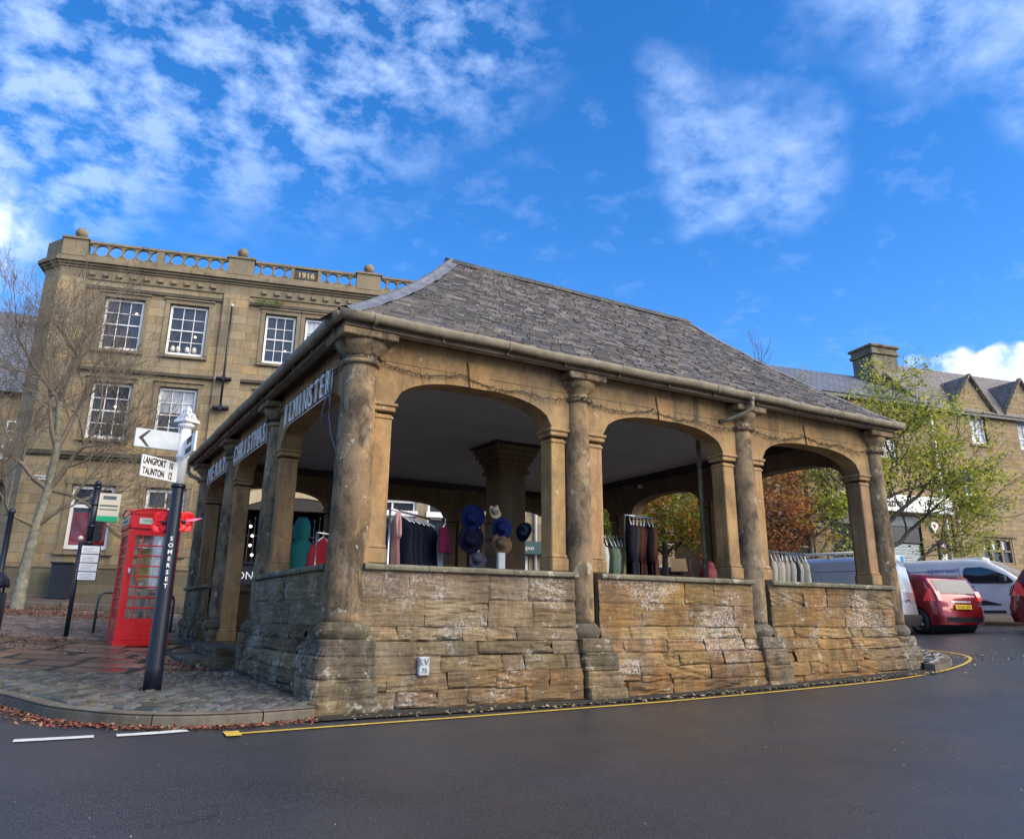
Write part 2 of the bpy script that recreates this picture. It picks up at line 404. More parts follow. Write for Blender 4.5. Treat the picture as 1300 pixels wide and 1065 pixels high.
# asphalt: damp, speckled, a few lighter worn patches
def asphalt():
    m, nt, b = newmat('asphalt'); k = NT(nt)
    co = k.coord('Object')
    f = k.noise(co, 0.45, 6, 0.6, 0.4)
    sp = k.noise(co, 120, 3, 0.6)
    base = k.ramp(f, [(0.3, (0.016, 0.018, 0.023)), (0.7, (0.034, 0.036, 0.042))])
    base = k.mix(k.ramp(sp, [(0.52, 0.0), (0.66, 0.7)]), base, (0.15, 0.15, 0.155))
    vc = k.n('ShaderNodeTexVoronoi', feature='DISTANCE_TO_EDGE'); vc.inputs['Scale'].default_value = .55; wv = k.n('ShaderNodeVectorMath', operation='ADD'); k.l(co, wv.inputs[0]); nn = k.n('ShaderNodeTexNoise'); nn.inputs['Scale'].default_value = 3; nn.inputs['Detail'].default_value = 6; k.l(co, nn.inputs['Vector']); k.l(nn.outputs['Color'], wv.inputs[1]); k.l(wv.outputs[0], vc.inputs['Vector'])
    base = k.mix(k.math('MULTIPLY', k.ramp(vc.outputs['Distance'], [(0.0, 0.8), (0.010, 0.0)]), k.ramp(k.noise(co, .3, 3), [(0.5, 0.0), (0.6, 1.0)])), base, (0.010, 0.010, 0.012))
    vo = k.n('ShaderNodeTexVoronoi'); vo.inputs['Scale'].default_value = 9; k.l(co, vo.inputs['Vector'])
    base = k.mix(k.ramp(vo.outputs['Distance'], [(0.03, 0.25), (0.055, 0.0)]), base, (0.18, 0.17, 0.16))
    tr = k.noise(k.coord('Object', (.10, .9, 1), rot=(0, 0, -.12), loc=(1, 2, 0)), 1.0, 5, 0.6)
    base = k.mix(k.ramp(tr, [(0.42, 0.0), (0.62, 0.5)]), base, (0.050, 0.051, 0.055))
    mid = k.noise(k.coord('Object', (1, 1, 1), loc=(5, 5, 0)), 3.2, 8, 0.75)
    base = k.mix(k.ramp(mid, [(0.6, 0.0), (0.75, 0.4)]), base, (0.075, 0.07, 0.065))
    k.l(base, b.inputs['Base Color'])
    wet = k.noise(k.coord('Object', (1, 0.6, 1), loc=(3, 1, 0)), 0.35, 5, 0.6, 0.3)
    k.l(k.ramp(wet, [(0.35, 0.22), (0.6, 0.42)]), b.inputs['Roughness'])
    b.inputs['Specular IOR Level'].default_value = 0.5
    k.l(k.bump(k.math('ADD', sp, k.math('MULTIPLY', k.noise(co, 40, 4), 0.6)), 0.55, 0.006), b.inputs['Normal'])
    return m
M['asphalt'] = asphalt()

def paving(name, cols, wetlo=0.12, wethi=0.5, tint=True, bs=0.5):
    m, nt, b = newmat(name); k = NT(nt)
    co = k.coord('Object')
    f = k.noise(co, 1.2, 7, 0.7, 0.3)
    base = k.ramp(f, [(0.3, cols[0]), (0.5, cols[1]), (0.72, cols[2])])
    if tint:
        at = k.n('ShaderNodeAttribute', attribute_name='tint'); base = k.mix(1.0, base, at.outputs[0], 'MULTIPLY')
    g = k.noise(k.coord('Object', loc=(6, 2, 0)), 0.8, 7, 0.7)
    base = k.mix(k.ramp(g, [(0.55, 0.0), (0.7, 0.45)]), base, (0.05, 0.055, 0.03))
    k.l(base, b.inputs['Base Color'])
    wet = k.noise(k.coord('Object', loc=(3, 8, 0)), 0.6, 5, 0.6)
    k.l(k.ramp(wet, [(0.38, wetlo), (0.62, wethi)]), b.inputs['Roughness'])
    k.l(k.bump(k.noise(co, 28, 5, 0.7), bs, 0.008), b.inputs['Normal'])
    return m
M['setts'] = paving('setts', [(0.06, 0.062, 0.06), (0.095, 0.097, 0.09), (0.145, 0.14, 0.12)], 0.16, 0.5)
M['flags'] = paving('flags', [(0.065, 0.045, 0.036), (0.10, 0.07, 0.055), (0.14, 0.105, 0.08)], 0.10, 0.38, bs=0.3)
M['backsetts'] = paving('backsetts', [(0.085, 0.065, 0.055), (0.13, 0.10, 0.085), (0.17, 0.135, 0.115)], 0.3, 0.6)
M['joint'] = simple('joint_soil', (0.022, 0.021, 0.014), 0.9, var=0.4, bump=0.5)
M['kerb'] = stone('kerb_stone', [(0.10, 0.085, 0.065), (0.15, 0.13, 0.10), (0.20, 0.17, 0.13)], washamt=0.4, grime=0.3, lichen=0.1)
M['yellow'] = simple('yellow_line', (0.62, 0.42, 0.06), 0.6, var=0.25, nscale=14, bump=0.3)
M['road_white'] = simple('road_white', (0.66, 0.66, 0.60), 0.6, var=0.15, nscale=12, bump=0.4)
M['leaf_litter'] = simple('leaf_litter', (1, 1, 1), 0.75, var=0.05, tint=True)
M['leaf'] = simple('leaf', (1, 1, 1), 0.6, var=0.1, nscale=2, tint=True)
def translucent_leaf():
    m = M['leaf']; k = NT(m.node_tree)
    out = [n for n in m.node_tree.nodes if n.type == 'OUTPUT_MATERIAL'][0]; b = [n for n in m.node_tree.nodes if n.type == 'BSDF_PRINCIPLED'][0]
    at = k.n('ShaderNodeAttribute', attribute_name='tint'); t = k.n('ShaderNodeBsdfTranslucent'); k.l(k.mix(1.0, at.outputs[0], (1.3, 1.3, .8), 'MULTIPLY'), t.inputs[0])
    mx = k.n('ShaderNodeMixShader'); mx.inputs[0].default_value = .45; k.l(b.outputs[0], mx.inputs[1]); k.l(t.outputs[0], mx.inputs[2]); k.l(mx.outputs[0], out.inputs[0])
translucent_leaf()
def cloth(name, tint=True, col=(1, 1, 1)):
    return simple(name, col, 0.9, var=0.18, nscale=14, bump=0.4, tint=tint, spec=0.2)
M['cloth'] = cloth('cloth')
def paint(name, col, rough=0.25, metal=0.3, coat=0.8):
    return simple(name, col, rough, metal=metal, var=0.07, nscale=1.2, coat=coat)
M['car_red'] = paint('car_red', (0.22, 0.009, 0.014))
M['car_maroon'] = paint('car_maroon', (0.13, 0.005, 0.012))
M['van_white'] = paint('van_white', (0.62, 0.62, 0.60), 0.35, 0.0, 0.4)
M['van_silver'] = paint('van_silver', (0.42, 0.46, 0.52), 0.3, 0.5)
M['black_plastic'] = simple('black_plastic', (0.02, 0.02, 0.022), 0.55)
M['alloy'] = simple('alloy', (0.55, 0.56, 0.58), 0.28, metal=0.8, var=0.08)
M['lamp_red'] = simple('lamp_red', (0.9, 0.07, 0.06), 0.12, var=0.05, coat=0.5)
M['plate_yellow'] = simple('plate_yellow', (0.75, 0.52, 0.03), 0.4, var=0.04)
M['purple'] = simple('purple_vinyl', (0.14, 0.09, 0.42), 0.4, var=0.05)
M['lit'] = None
def emit(name, col, st):
    m, nt, b = newmat(name); b.inputs['Base Color'].default_value = (*col, 1)
    b.inputs['Emission Color'].default_value = (*col, 1); b.inputs['Emission Strength'].default_value = st
    return m
M['lit'] = emit('lit_bulb', (1.0, 0.88, 0.65), 2.5)
# ---------------------------------------------------------------- camera, sky, sun
EYE = Vector((-2.963, -8.697, 0.0))
cam_d = bpy.data.cameras.new('camera'); cam = bpy.data.objects.new('camera', cam_d); COL.objects.link(cam)
cr = Vector((0.861, -0.508, 0.008)).normalized()      # right
cf = Vector((0.485, 0.826, 0.288)).normalized()       # forward
cu_ = cr.cross(cf).normalized(); cr = cf.cross(cu_).normalized()
cam.matrix_world = Matrix(((cr.x, cu_.x, -cf.x, EYE.x), (cr.y, cu_.y, -cf.y, EYE.y), (cr.z, cu_.z, -cf.z, EYE.z), (0, 0, 0, 1)))
cam_d.sensor_width = 36; cam_d.sensor_fit = 'HORIZONTAL'; cam_d.lens = 986.08 / 1300 * 36
cam_d.shift_y = -45 / 1300; cam_d.clip_end = 3000; cam_d.clip_start = 0.05
SC.camera = cam
SC.view_settings.view_transform = 'Standard'; SC.view_settings.look = 'None'; SC.view_settings.gamma = 1
SC.view_settings.exposure = 1.04
SUN_EL = math.radians(36); sv = Vector((0.50, -0.86, 0)).normalized() * math.cos(SUN_EL); sv.z = math.sin(SUN_EL)
sd = bpy.data.lights.new('sun', 'SUN'); sun = bpy.data.objects.new('sun', sd); COL.objects.link(sun)
sd.energy = 2.7; sd.angle = math.radians(55); sd.color = (1.0, 0.87, 0.70)
sun.rotation_euler = sv.to_track_quat('Z', 'Y').to_euler(); sun.location = (0, -20, 30)

def make_world():
    w = bpy.data.worlds.new('World'); SC.world = w; w.use_nodes = True
    nt = w.node_tree; nt.nodes.clear(); k = NT(nt)
    out = k.n('ShaderNodeOutputWorld'); bg = k.n('ShaderNodeBackground'); k.l(bg.outputs[0], out.inputs[0])
    sky = k.n('ShaderNodeTexSky'); sky.sky_type = 'NISHITA'; sky.sun_disc = False
    sky.sun_elevation = SUN_EL; sky.sun_rotation = math.atan2(sv.x, sv.y); sky.air_density = 1.0; sky.dust_density = 0.3; sky.ozone_density = 2.2
    hs = k.n('ShaderNodeHueSaturation'); hs.inputs['Saturation'].default_value = 1.25; hs.inputs['Value'].default_value = 1.28
    k.l(k.mix(1.0, sky.outputs[0], (.92, 1.0, 1.2), 'MULTIPLY'), hs.inputs['Color'])
    tc = k.n('ShaderNodeTexCoord')
    nrm = k.n('ShaderNodeVectorMath', operation='NORMALIZE'); k.l(tc.outputs['Generated'], nrm.inputs[0])
    D = nrm.outputs[0]
    wn = k.n('ShaderNodeTexNoise'); wn.inputs['Scale'].default_value = 4.5; wn.inputs['Detail'].default_value = 5; k.l(D, wn.inputs['Vector'])
    ws = k.n('ShaderNodeVectorMath', operation='MULTIPLY_ADD'); k.l(wn.outputs['Color'], ws.inputs[0]); ws.inputs[1].default_value = (.26, .26, .26); ws.inputs[2].default_value = (-.13, -.13, -.13)
    wa = k.n('ShaderNodeVectorMath', operation='ADD'); k.l(D, wa.inputs[0]); k.l(ws.outputs[0], wa.inputs[1]); wz = k.n('ShaderNodeVectorMath', operation='NORMALIZE'); k.l(wa.outputs[0], wz.inputs[0]); DW = wz.outputs[0]
    sep = k.n('ShaderNodeSeparateXYZ'); k.l(D, sep.inputs[0])
    zz = k.math('ADD', k.math('MAXIMUM', sep.outputs[2], 0.0), 0.22)
    # clouds lie on a high flat layer: directions divided by their height
    pl = k.n('ShaderNodeCombineXYZ'); k.l(k.math('DIVIDE', sep.outputs[0], zz), pl.inputs[0]); k.l(k.math('DIVIDE', sep.outputs[1], zz), pl.inputs[1])
    P = pl.outputs[0]
    def blob(dirs, r0, r1):
        acc = None
        for d in dirs:
            v = Vector(d).normalized()
            dp = k.n('ShaderNodeVectorMath', operation='DOT_PRODUCT'); dp.inputs[1].default_value = v; k.l(DW, dp.inputs[0])
            mr = k.n('ShaderNodeMapRange', interpolation_type='SMOOTHSTEP'); mr.inputs[1].default_value = math.cos(math.radians(r1)); mr.inputs[2].default_value = math.cos(math.radians(r0))
            k.l(dp.outputs['Value'], mr.inputs[0])
            acc = mr.outputs[0] if acc is None else k.math('MAXIMUM', acc, mr.outputs[0])
        return acc
    n_big = k.noise(P, 2.2, 9, 0.62, 0.2)
    n_sm = k.noise(P, 12.0, 9, 0.60, 0.1)
    # dappled high cloud over the left half
    w1 = blob([(-0.06, 0.80, 0.60), (0.12, 0.76, 0.63), (-0.2, 0.85, 0.47), (0.22, 0.68, 0.70)], 3, 16)
    dap = k.math('ADD', k.math('MULTIPLY', n_sm, 0.72), k.math('MULTIPLY', n_big, 0.30))
    c1 = k.math('MULTIPLY', k.ramp(dap, [(0.445, 0.0), (0.60, 0.68)]), w1)
    # soft drifting bank in the middle right
    w2 = blob([(0.59, 0.57, 0.565), (0.64, 0.54, 0.545), (0.69, 0.515, 0.51), (0.60, 0.60, 0.53)], 0.5, 5.0)
    c2 = k.math('MULTIPLY', k.ramp(dap, [(0.39, 0.0), (0.66, 0.60)]), w2)
    w3 = blob([(0.72, 0.31, 0.63), (0.78, 0.24, 0.57), (0.66, 0.34, 0.68)], 2, 9.5)
    c3 = k.math('MULTIPLY', k.ramp(dap, [(0.38, 0.0), (0.66, 0.75)]), w3)
    # heaped white cloud low on the right and low on the left
    vo = k.noise(D, 9, 8, 0.6, 0.2)
    w4 = blob([(0.850, 0.445, 0.268), (0.868, 0.415, 0.262), (0.885, 0.38, 0.262), (0.83, 0.48, 0.26)], 0.4, 2.6)
    c4 = k.math('MULTIPLY', k.ramp(vo, [(0.36, 0.0), (0.50, 0.95)]), k.ramp(w4, [(0.15, 0.0), (0.5, 1.0)]))
    w5 = blob([(-0.15, 0.93, 0.33), (-0.14, 0.92, 0.38), (-0.2, 0.93, 0.30)], 1.0, 6)
    c5 = k.math('MULTIPLY', k.ramp(vo, [(0.36, 0.0), (0.60, 0.9)]), w5)
    # thin scattered wisps everywhere else
    c6 = k.math('MULTIPLY', k.ramp(dap, [(0.55, 0.0), (0.74, 0.34)]), 0.6)
    # unseen bright cloud bank added behind the camera to soften and neutralise the light
    mb = k.n('ShaderNodeMapRange', interpolation_type='SMOOTHSTEP'); mb.inputs[1].default_value = -.05; mb.inputs[2].default_value = -.45; k.l(sep.outputs[1], mb.inputs[0])
    c7 = k.math('MULTIPLY', k.ramp(n_big, [(0.30, 0.35), (0.55, 0.95)]), mb.outputs[0])
    c = c1
    for x in (c2, c3, c4, c5, c6, c7): c = k.math('MAXIMUM', c, x)
    cc = k.ramp(k.math('MAXIMUM', c4, c5), [(0.0, (3.9, 5.3, 8.3)), (0.6, (7.4, 8.0, 9.0))])
    colr = k.mix(c, hs.outputs[0], cc)
    k.l(colr, bg.inputs[0]); bg.inputs[1].default_value = 0.085
make_world()

# ---------------------------------------------------------------- ground heights (thin plate through surveyed points)
PTS = [(-2.96, -8.7, -1.52), (-9, -5, -1.2), (5, -7, -1.33), (12, -8, -1.2), (-3, -.7, -.99), (-0.4, -.9, -.985), (2.8, -.8, -.985), (5.9, -.9, -.93), (9.7, -.8, -.80),
       (13, 1, -.62), (18, 4.3, -.29), (17.2, 1.6, -.30), (21, 6, -.06), (26.8, 10.2, .5), (-1.7, 1.45, -.94), (-3.2, 2.4, -.93), (-1, 9.3, -.60), (-2.4, 8.4, -.55),
       (-.8, 5.5, -.78), (-2.66, 14.3, -.12), (-1.9, 17.8, .16), (5, 16.2, .16), (11, 14, .2), (10.5, 6, -.55), (-7, 10, -.3), (-8, 20, .4), (40, 8, 1.2), (30, -10, -.5), (26, 20, .8),
       (-40, 20, .2), (70, 20, 2.5), (-20, 60, 2.0), (50, 70, 3.0), (0, -50, -2.2), (70, -50, -1), (-50, -40, -2), (150, 150, 4), (-150, 150, 2), (-150, -150, -3), (150, -150, -2)]
_P = np.array(PTS)
def _U(r2):
    return np.where(r2 > 1e-12, 0.5 * r2 * np.log(np.maximum(r2, 1e-12)), 0.0)
_n = len(_P); _X = _P[:, :2] / 10.0
_K = _U(((_X[:, None] - _X[None]) ** 2).sum(-1)) + np.eye(_n) * 0.002
_A = np.zeros((_n + 3, _n + 3)); _A[:_n, :_n] = _K; _A[:_n, _n] = 1; _A[:_n, _n + 1:] = _X; _A[_n, :_n] = 1; _A[_n + 1:, :_n] = _X.T
_W = np.linalg.solve(_A, np.concatenate([_P[:, 2], np.zeros(3)]))
def garr(xy):
    q = np.asarray(xy, dtype=float) / 10.0
    return _U(((q[:, None] - _X[None]) ** 2).sum(-1)) @ _W[:_n] + _W[_n] + q @ _W[_n + 1:]
def G(x, y):
    return float(garr([(x, y)])[0])

def arc_smooth(pts, n=4, closed=False):
    """Catmull-Rom through 2-D points"""
    out = []
    m = len(pts)
    rng = range(m if closed else m - 1)
    for i in rng:
        p = [pts[(i + j) % m] if closed else pts[max(0, min(m - 1, i + j))] for j in (-1, 0, 1, 2)]
        for s in range(n):
            t = s / n
            out.append(tuple(0.5 * (2 * p[1][a] + (p[2][a] - p[0][a]) * t + (2 * p[0][a] - 5 * p[1][a] + 4 * p[2][a] - p[3][a]) * t * t + (3 * p[1][a] - p[0][a] - 3 * p[2][a] + p[3][a]) * t ** 3) for a in (0, 1)))
    if not closed: out.append(tuple(pts[-1]))
    return out

def sheet(name, poly, off, mat, step=0.6, kind='structure', label=None, cat=None):
    """a polygon draped over the ground"""
    bm = bmesh.new()
    bm.faces.new([bm.verts.new((x, y, 0)) for x, y in poly])
    xs = [p[0] for p in poly]; ys = [p[1] for p in poly]
    for ax, lo, hi in ((0, min(xs), max(xs)), (1, min(ys), max(ys))):
        c = lo + step
        while c < hi:
            co = Vector((c, 0, 0)) if ax == 0 else Vector((0, c, 0)); no = Vector((1, 0, 0)) if ax == 0 else Vector((0, 1, 0))
            bmesh.ops.bisect_plane(bm, geom=bm.verts[:] + bm.edges[:] + bm.faces[:], plane_co=co, plane_no=no)
            c += step
    bm.verts.ensure_lookup_table()
    z = garr([(v.co.x, v.co.y) for v in bm.verts])
    for v, h in zip(bm.verts, z): v.co.z = h + off
    bmesh.ops.recalc_face_normals(bm, faces=bm.faces[:])
    for f in bm.faces:
        if f.normal.z < 0: f.normal_flip()
    me = bpy.data.meshes.new(name); bm.to_mesh(me); bm.free()
    ca = me.color_attributes.new('tint', 'FLOAT_COLOR', 'POINT'); ca.data.foreach_set('color', np.ones(len(me.vertices) * 4, dtype=np.float32))
    me.polygons.foreach_set('use_smooth', [True] * len(me.polygons))
    o = bpy.data.objects.new(name, me); COL.objects.link(o); me.materials.append(mat)
    return tag(o, label, cat, None, kind)

# one ground sheet reaching the horizon: fine near the camera, coarse far away
def big_ground():
    ax = [-900, -500, -300, -200, -150, -110, -80, -60, -45, -35, -28] + [x * 0.8 for x in range(-28, 61)] + [52, 60, 72, 90, 120, 160, 220, 320, 520, 900]
    ay = [-900, -500, -300, -200, -140, -100, -70, -50, -38, -28, -20] + [y * 0.8 for y in range(-20, 41)] + [36, 42, 50, 62, 80, 110, 150, 220, 350, 600, 900]
    xy = [(x, y) for y in ay for x in ax]
    cl = [(max(-150, min(150, x)), max(-150, min(150, y))) for x, y in xy]
    z = garr(cl)
    b = MB(); n = len(ax)
    vs = [(x, y, h) for (x, y), h in zip(xy, z)]
    fs = [(j * n + i, j * n + i + 1, (j + 1) * n + i + 1, (j + 1) * n + i) for j in range(len(ay) - 1) for i in range(n - 1)]
    b.add(vs, fs, True)
    return b.build('road', M['asphalt'], kind='structure', fixn=False)
big_ground()

# left paved island in front of the hall, bounded by the curved kerb
KERB = arc_smooth([(-9.5, 9.5), (-7.2, 7.0), (-5.0, 4.8), (-3.75, 3.1), (-3.14, 1.85), (-2.74, .62), (-2.46, .1), (-2.18, -.27), (-1.82, -.53), (-1.39, -.67), (-.95, -.68), (-.42, -.60)], 5)
def kerb_run(name, line, h=0.12, w=0.16, side=1, mat=M['kerb'], stone_len=0.9):
    b = MB(); acc = 0
    P2 = [Vector((x, y, 0)) for x, y in line]
    prof = [(0, -0.1), (0, h - 0.03), (0.03, h), (w, h + 0.004), (w, -0.1)]
    rows = []
    for i, p in enumerate(P2):
        d = (P2[min(i + 1, len(P2) - 1)] - P2[max(0, i - 1)]).normalized()
        nrm = Vector((-d.y, d.x, 0)) * side
        z = G(p.x, p.y)
        rows.append([(p.x + nrm.x * a, p.y + nrm.y * a, z + c) for a, c in prof])
    m = len(prof)
    v = 1; lens = 0
    for i in range(len(rows) - 1):
        seg = (Vector(rows[i + 1][0]) - Vector(rows[i][0])).length
        newst = i == 0 or lens > stone_len
        if newst: v = 0.78 + 0.44 * R.random(); lens = 0
        lens += seg; endst = lens > stone_len or i == len(rows) - 2
        col = (v, v * R.uniform(.94, 1.03), v * R.uniform(.9, 1.02), 1)
        vs = rows[i] + rows[i + 1]
        g = 0.0
        fs = [(j, j + 1, m + j + 1, m + j) for j in range(m - 1)] + [tuple(range(m)), tuple(range(2 * m - 1, m - 1, -1))]
        a, c = [Vector(q) for q in rows[i]], [Vector(q) for q in rows[i + 1]]
        L = max(0.02, (c[0] - a[0]).length); g0 = .007 if newst else 0; g1 = .007 if endst else 0
        vs = [q + (w_ - q) * (g0 / L) for q, w_ in zip(a, c)] + [w_ + (q - w_) * (g1 / L) for q, w_ in zip(a, c)]
        b.add(vs, fs, False, col)
    return b.build(name, mat, kind='structure')
kerb_run('kerb', KERB, side=1)
back_edge = [(-.42, 14.0), (-3, 14.6), (-9.0, 16.0)]
island = [(x, y) for x, y in KERB] + [(-.3, -.35), (.2, 3), (.2, 10.2), (10.2, 10.2), (10.2, 12.0), (4.6, 14.2), (-.42, 15.5), (-4.5, 16.5), (-10, 17.5)]
sheet('paving', island, 0.112, M['joint'], 0.7)

def in_poly(x, y, poly):
    c = False; j = len(poly) - 1
    for i in range(len(poly)):
        xi, yi = poly[i]; xj, yj = poly[j]
        if (yi > y) != (yj > y) and x < (xj - xi) * (y - yi) / (yj - yi) + xi: c = not c
        j = i
    return c

def stones(name, region, rows_dir, rowh, ln, mat, off, jit=0.012, crown=0.016, pal=None, gap=0.012, skip=None, arc=None, drop=0.02):
    """individual paving stones laid in courses; arc = centre of curved courses"""
    b = MB(); a = math.atan2(rows_dir[1], rows_dir[0]); ca, sa = math.cos(a), math.sin(a)
    xs = [p[0] for p in region]; ys = [p[1] for p in region]
    cx, cy = (min(xs) + max(xs)) / 2, (min(ys) + max(ys)) / 2
    rad = math.hypot(max(xs) - min(xs), max(ys) - min(ys)) / 2 + 0.5
    quads = []
    v = -rad
    while v < rad:
        h = rowh * R.uniform(0.88, 1.12); u = -rad - R.random() * ln[1]
        while u < rad:
            l = R.uniform(*ln)
            uc, vc = u + l / 2, v + h / 2
            x = cx + uc * ca - vc * sa; y = cy + uc * sa + vc * ca
            if in_poly(x, y, region) and not (skip and skip(x, y)): quads.append((u, v, l, h))
            u += l
        v += h
    if not quads: return None
    cs = [(cx + (u + l / 2) * ca - (v + h / 2) * sa, cy + (u + l / 2) * sa + (v + h / 2) * ca) for u, v, l, h in quads]
    grads = garr(cs); gx = garr([(x + .1, y) for x, y in cs]); gy = garr([(x, y + .1) for x, y in cs])
    for (u, v, l, h), (x0, y0), z0, zx, zy in zip(quads, cs, grads, gx, gy):
        tx, ty = (zx - z0) / .1 + R.uniform(-.03, .03), (zy - z0) / .1 + R.uniform(-.03, .03)
        dz = off + R.uniform(-jit, jit) * 0.5
        vs = []
        for fx, fy, dd in ((-.5, -.5, -drop), (.5, -.5, -drop), (.5, .5, -drop), (-.5, .5, -drop), (-.40, -.34, crown * .8), (.40, -.34, crown * .8), (.40, .34, crown * .8), (-.40, .34, crown * .8), (0, 0, crown)):
            du = fx * (l - gap) + (R.uniform(-jit, jit) if dd > 0 else R.uniform(-.004, .004)); dv = fy * (h - gap) + R.uniform(-jit, jit) * .5
            x = x0 + du * ca - dv * sa; y = y0 + du * sa + dv * ca
            vs.append((x, y, z0 + dz + dd + (x - x0) * tx + (y - y0) * ty))
        fs = [(0, 1, 5, 4), (1, 2, 6, 5), (2, 3, 7, 6), (3, 0, 4, 7), (4, 5, 8), (5, 6, 8), (6, 7, 8), (7, 4, 8)]
        g = R.uniform(.6, 1.5); c = (g * R.uniform(.9, 1.12), g, g * R.uniform(.88, 1.1), 1)
        if pal and R.random() < pal[1]: c = tuple(c[i] * pal[0][i] for i in range(3)) + (1,)
        b.add(vs, fs, False, c)
    return b.build(name, mat, kind='structure', fixn=False)
near = [p for p in arc_smooth([(-5.4, 5.6), (-3.75, 3.35), (-2.97, 1.95), (-2.58, .68), (-2.32, .2), (-2.07, -.13), (-1.74, -.36), (-1.36, -.49), (-.95, -.50), (-.5, -.44)], 4)] + [(-.42, -.4), (-.40, 1.2), (-.45, 3.2), (-1.1, 3.3), (-2.6, 3.6), (-4.4, 5.7)]
stones('setts', near, (0.62, 0.78), .12, (.13, .24), M['setts'], 0.128, gap=0.022, crown=.013, jit=.012, drop=.035)
mid = [(-.5, 3.3), (-1.1, 3.35), (-2.6, 3.65), (-4.4, 5.8), (-4.6, 8.6), (-2.2, 8.4), (.1, 8.2), (.1, 3.3)]
stones('flagstones', mid, (0.93, -0.36), .62, (.6, 1.15), M['flags'], 0.122, jit=0.004, crown=.003, gap=.016)
backp = [(-4.6, 8.7), (-2.2, 8.5), (.1, 8.3), (.1, 10.6), (10, 10.6), (10, 11.6), (4.0, 13.9), (-.5, 15.0), (-4.6, 16.0), (-9, 16.8), (-9, 9.9), (-5.5, 6.2)]
stones('back_setts', backp, (0.96, -0.28), .15, (.16, .30), M['backsetts'], 0.126, crown=.010)
# raised pavement below the left building
fa = math.radians(-14.47); FD = Vector((math.cos(fa), math.sin(fa), 0)); FN = Vector((-math.sin(fa), math.cos(fa), 0)); FO = Vector((-1.86, 18.49, 0))
def fp(u, d): q = FO + FD * u + FN * d; return (q.x, q.y)
sheet('pavement', [fp(-9, -1.9), fp(18, -1.9), fp(18, 1), fp(-9, 1)], 0.235, M['backsetts'], 0.8)
kerb_run('kerb', [fp(u, -2.05) for u in range(-9, 19)], h=0.24, side=1)
# little kerbed apron at the right end of the hall
KR = arc_smooth([(9.85, -.60), (10.65, -.36), (11.5, .12), (12.1, .75), (12.45, 1.6), (12.5, 3.0), (12.3, 5.0), (12.0, 8), (11.5, 10.4)], 5)
kerb_run('kerb', KR, side=1)
apron = KR + [(9.9, 10.3), (9.9, -.5)]
sheet('apron_paving', apron, 0.112, M['joint'], 0.7)
stones('apron_setts', arc_smooth([(10.0, -.36), (10.6, -.18), (11.4, .27), (11.93, .85), (12.25, 1.65), (12.3, 3.0), (12.1, 5.0)], 4) + [(10, 6), (10, -.2)], (0.2, 0.97), .14, (.16, .28), M['setts'], 0.128, gap=.014, crown=.014)
# strip of rough ground and worn kerb line along the foot of the hall
sheet('verge', [(-.5, -.99), (3, -.93), (6, -.95), (9.9, -.95), (9.9, -.3), (-.5, -.3)], 0.02, M['joint'], 0.5)

# painted lines
def ribbon(name, line, w, mat, off=0.008, label=None, cat=None, n=6, thick=0.004):
    L = arc_smooth(line, n); b = MB(); rows = []
    for i, (x, y) in enumerate(L):
        x2, y2 = L[min(i + 1, len(L) - 1)]; x1, y1 = L[max(0, i - 1)]
        d = math.hypot(x2 - x1, y2 - y1) or 1; nx, ny = -(y2 - y1) / d, (x2 - x1) / d
        ww = w * (1 + .10 * noise.noise(Vector((x * 3, y * 3, 0))))
        rows.append([(x + nx * s * ww / 2, y + ny * s * ww / 2) for s in (-1, 0, 1)])
    fl = [p for r in rows for p in r]; z = garr(fl)
    vs = [(p[0], p[1], h + off) for p, h in zip(fl, z)]
    fs = [(i * 3 + j, i * 3 + j + 1, i * 3 + j + 4, i * 3 + j + 3) for i in range(len(rows) - 1) for j in (0, 1)]
    b.add(vs, fs)
    return b.build(name, mat, kind='structure', fixn=False)
# verge, lines
sheet('road_verge', [(-.5, -.78), (3, -.66), (6, -.66), (9.6, -.78), (9.9, -.5), (9.9, -.3), (-.5, -.3)], 0.016, M['joint'], 0.5)
bpy.data.objects.remove(bpy.data.objects['verge'])
ribbon('yellow_line', [(-1.30, -1.10), (-.4, -1.06), (.8, -.98), (2.6, -.86), (4.4, -.84), (6.1, -.85), (8.1, -.87), (9.4, -.74), (10.6, -.45), (11.8, -.02), (12.6, .42), (13.1, 1.05), (13.3, 1.9)], .06, M['yellow'])
ribbon('yellow_line', [(-1.315, -1.22), (-1.31, -1.10), (-1.30, -.99)], .13, M['yellow'], off=.013)
ribbon('white_dash', [(-2.95, -.74), (-2.65, -.765), (-2.37, -.775)], .12, M['road_white'])
ribbon('white_dash', [(-2.20, -.80), (-1.9, -.80), (-1.63, -.775)], .12, M['road_white'])

# ================================================================= MARKET HALL
hall = empty('market_hall', (0, 0, 0), label='open sided golden stone market hall with columns, arches and hipped slate roof', cat='market hall')
FLOOR = -.45
# local frames of the four sides: (a, out, z) -> world
SIDES = {'front': lambda a, o, z: (a, -o, z), 'left': lambda a, o, z: (-o, a, z),
         'back': lambda a, o, z: (a, 10.0 + o, z), 'right': lambda a, o, z: (9.75 + o, a, z)}
COLX = [0, 3.2, 6.42, 9.75]; COLY = [0, 3.75, 7.0, 10.0]

def sbox(b, side, a0, a1, o0, o1, z0, z1, col=None, bev=0.0):
    F = SIDES[side]; p = F(a0, o0, 0); q = F(a1, o1, 0)
    x0, x1 = sorted((p[0], q[0])); y0, y1 = sorted((p[1], q[1]))
    if bev: b.bbox(x0, x1, y0, y1, z0, z1, bev, col)
    else: b.box(x0, x1, y0, y1, z0, z1, col)

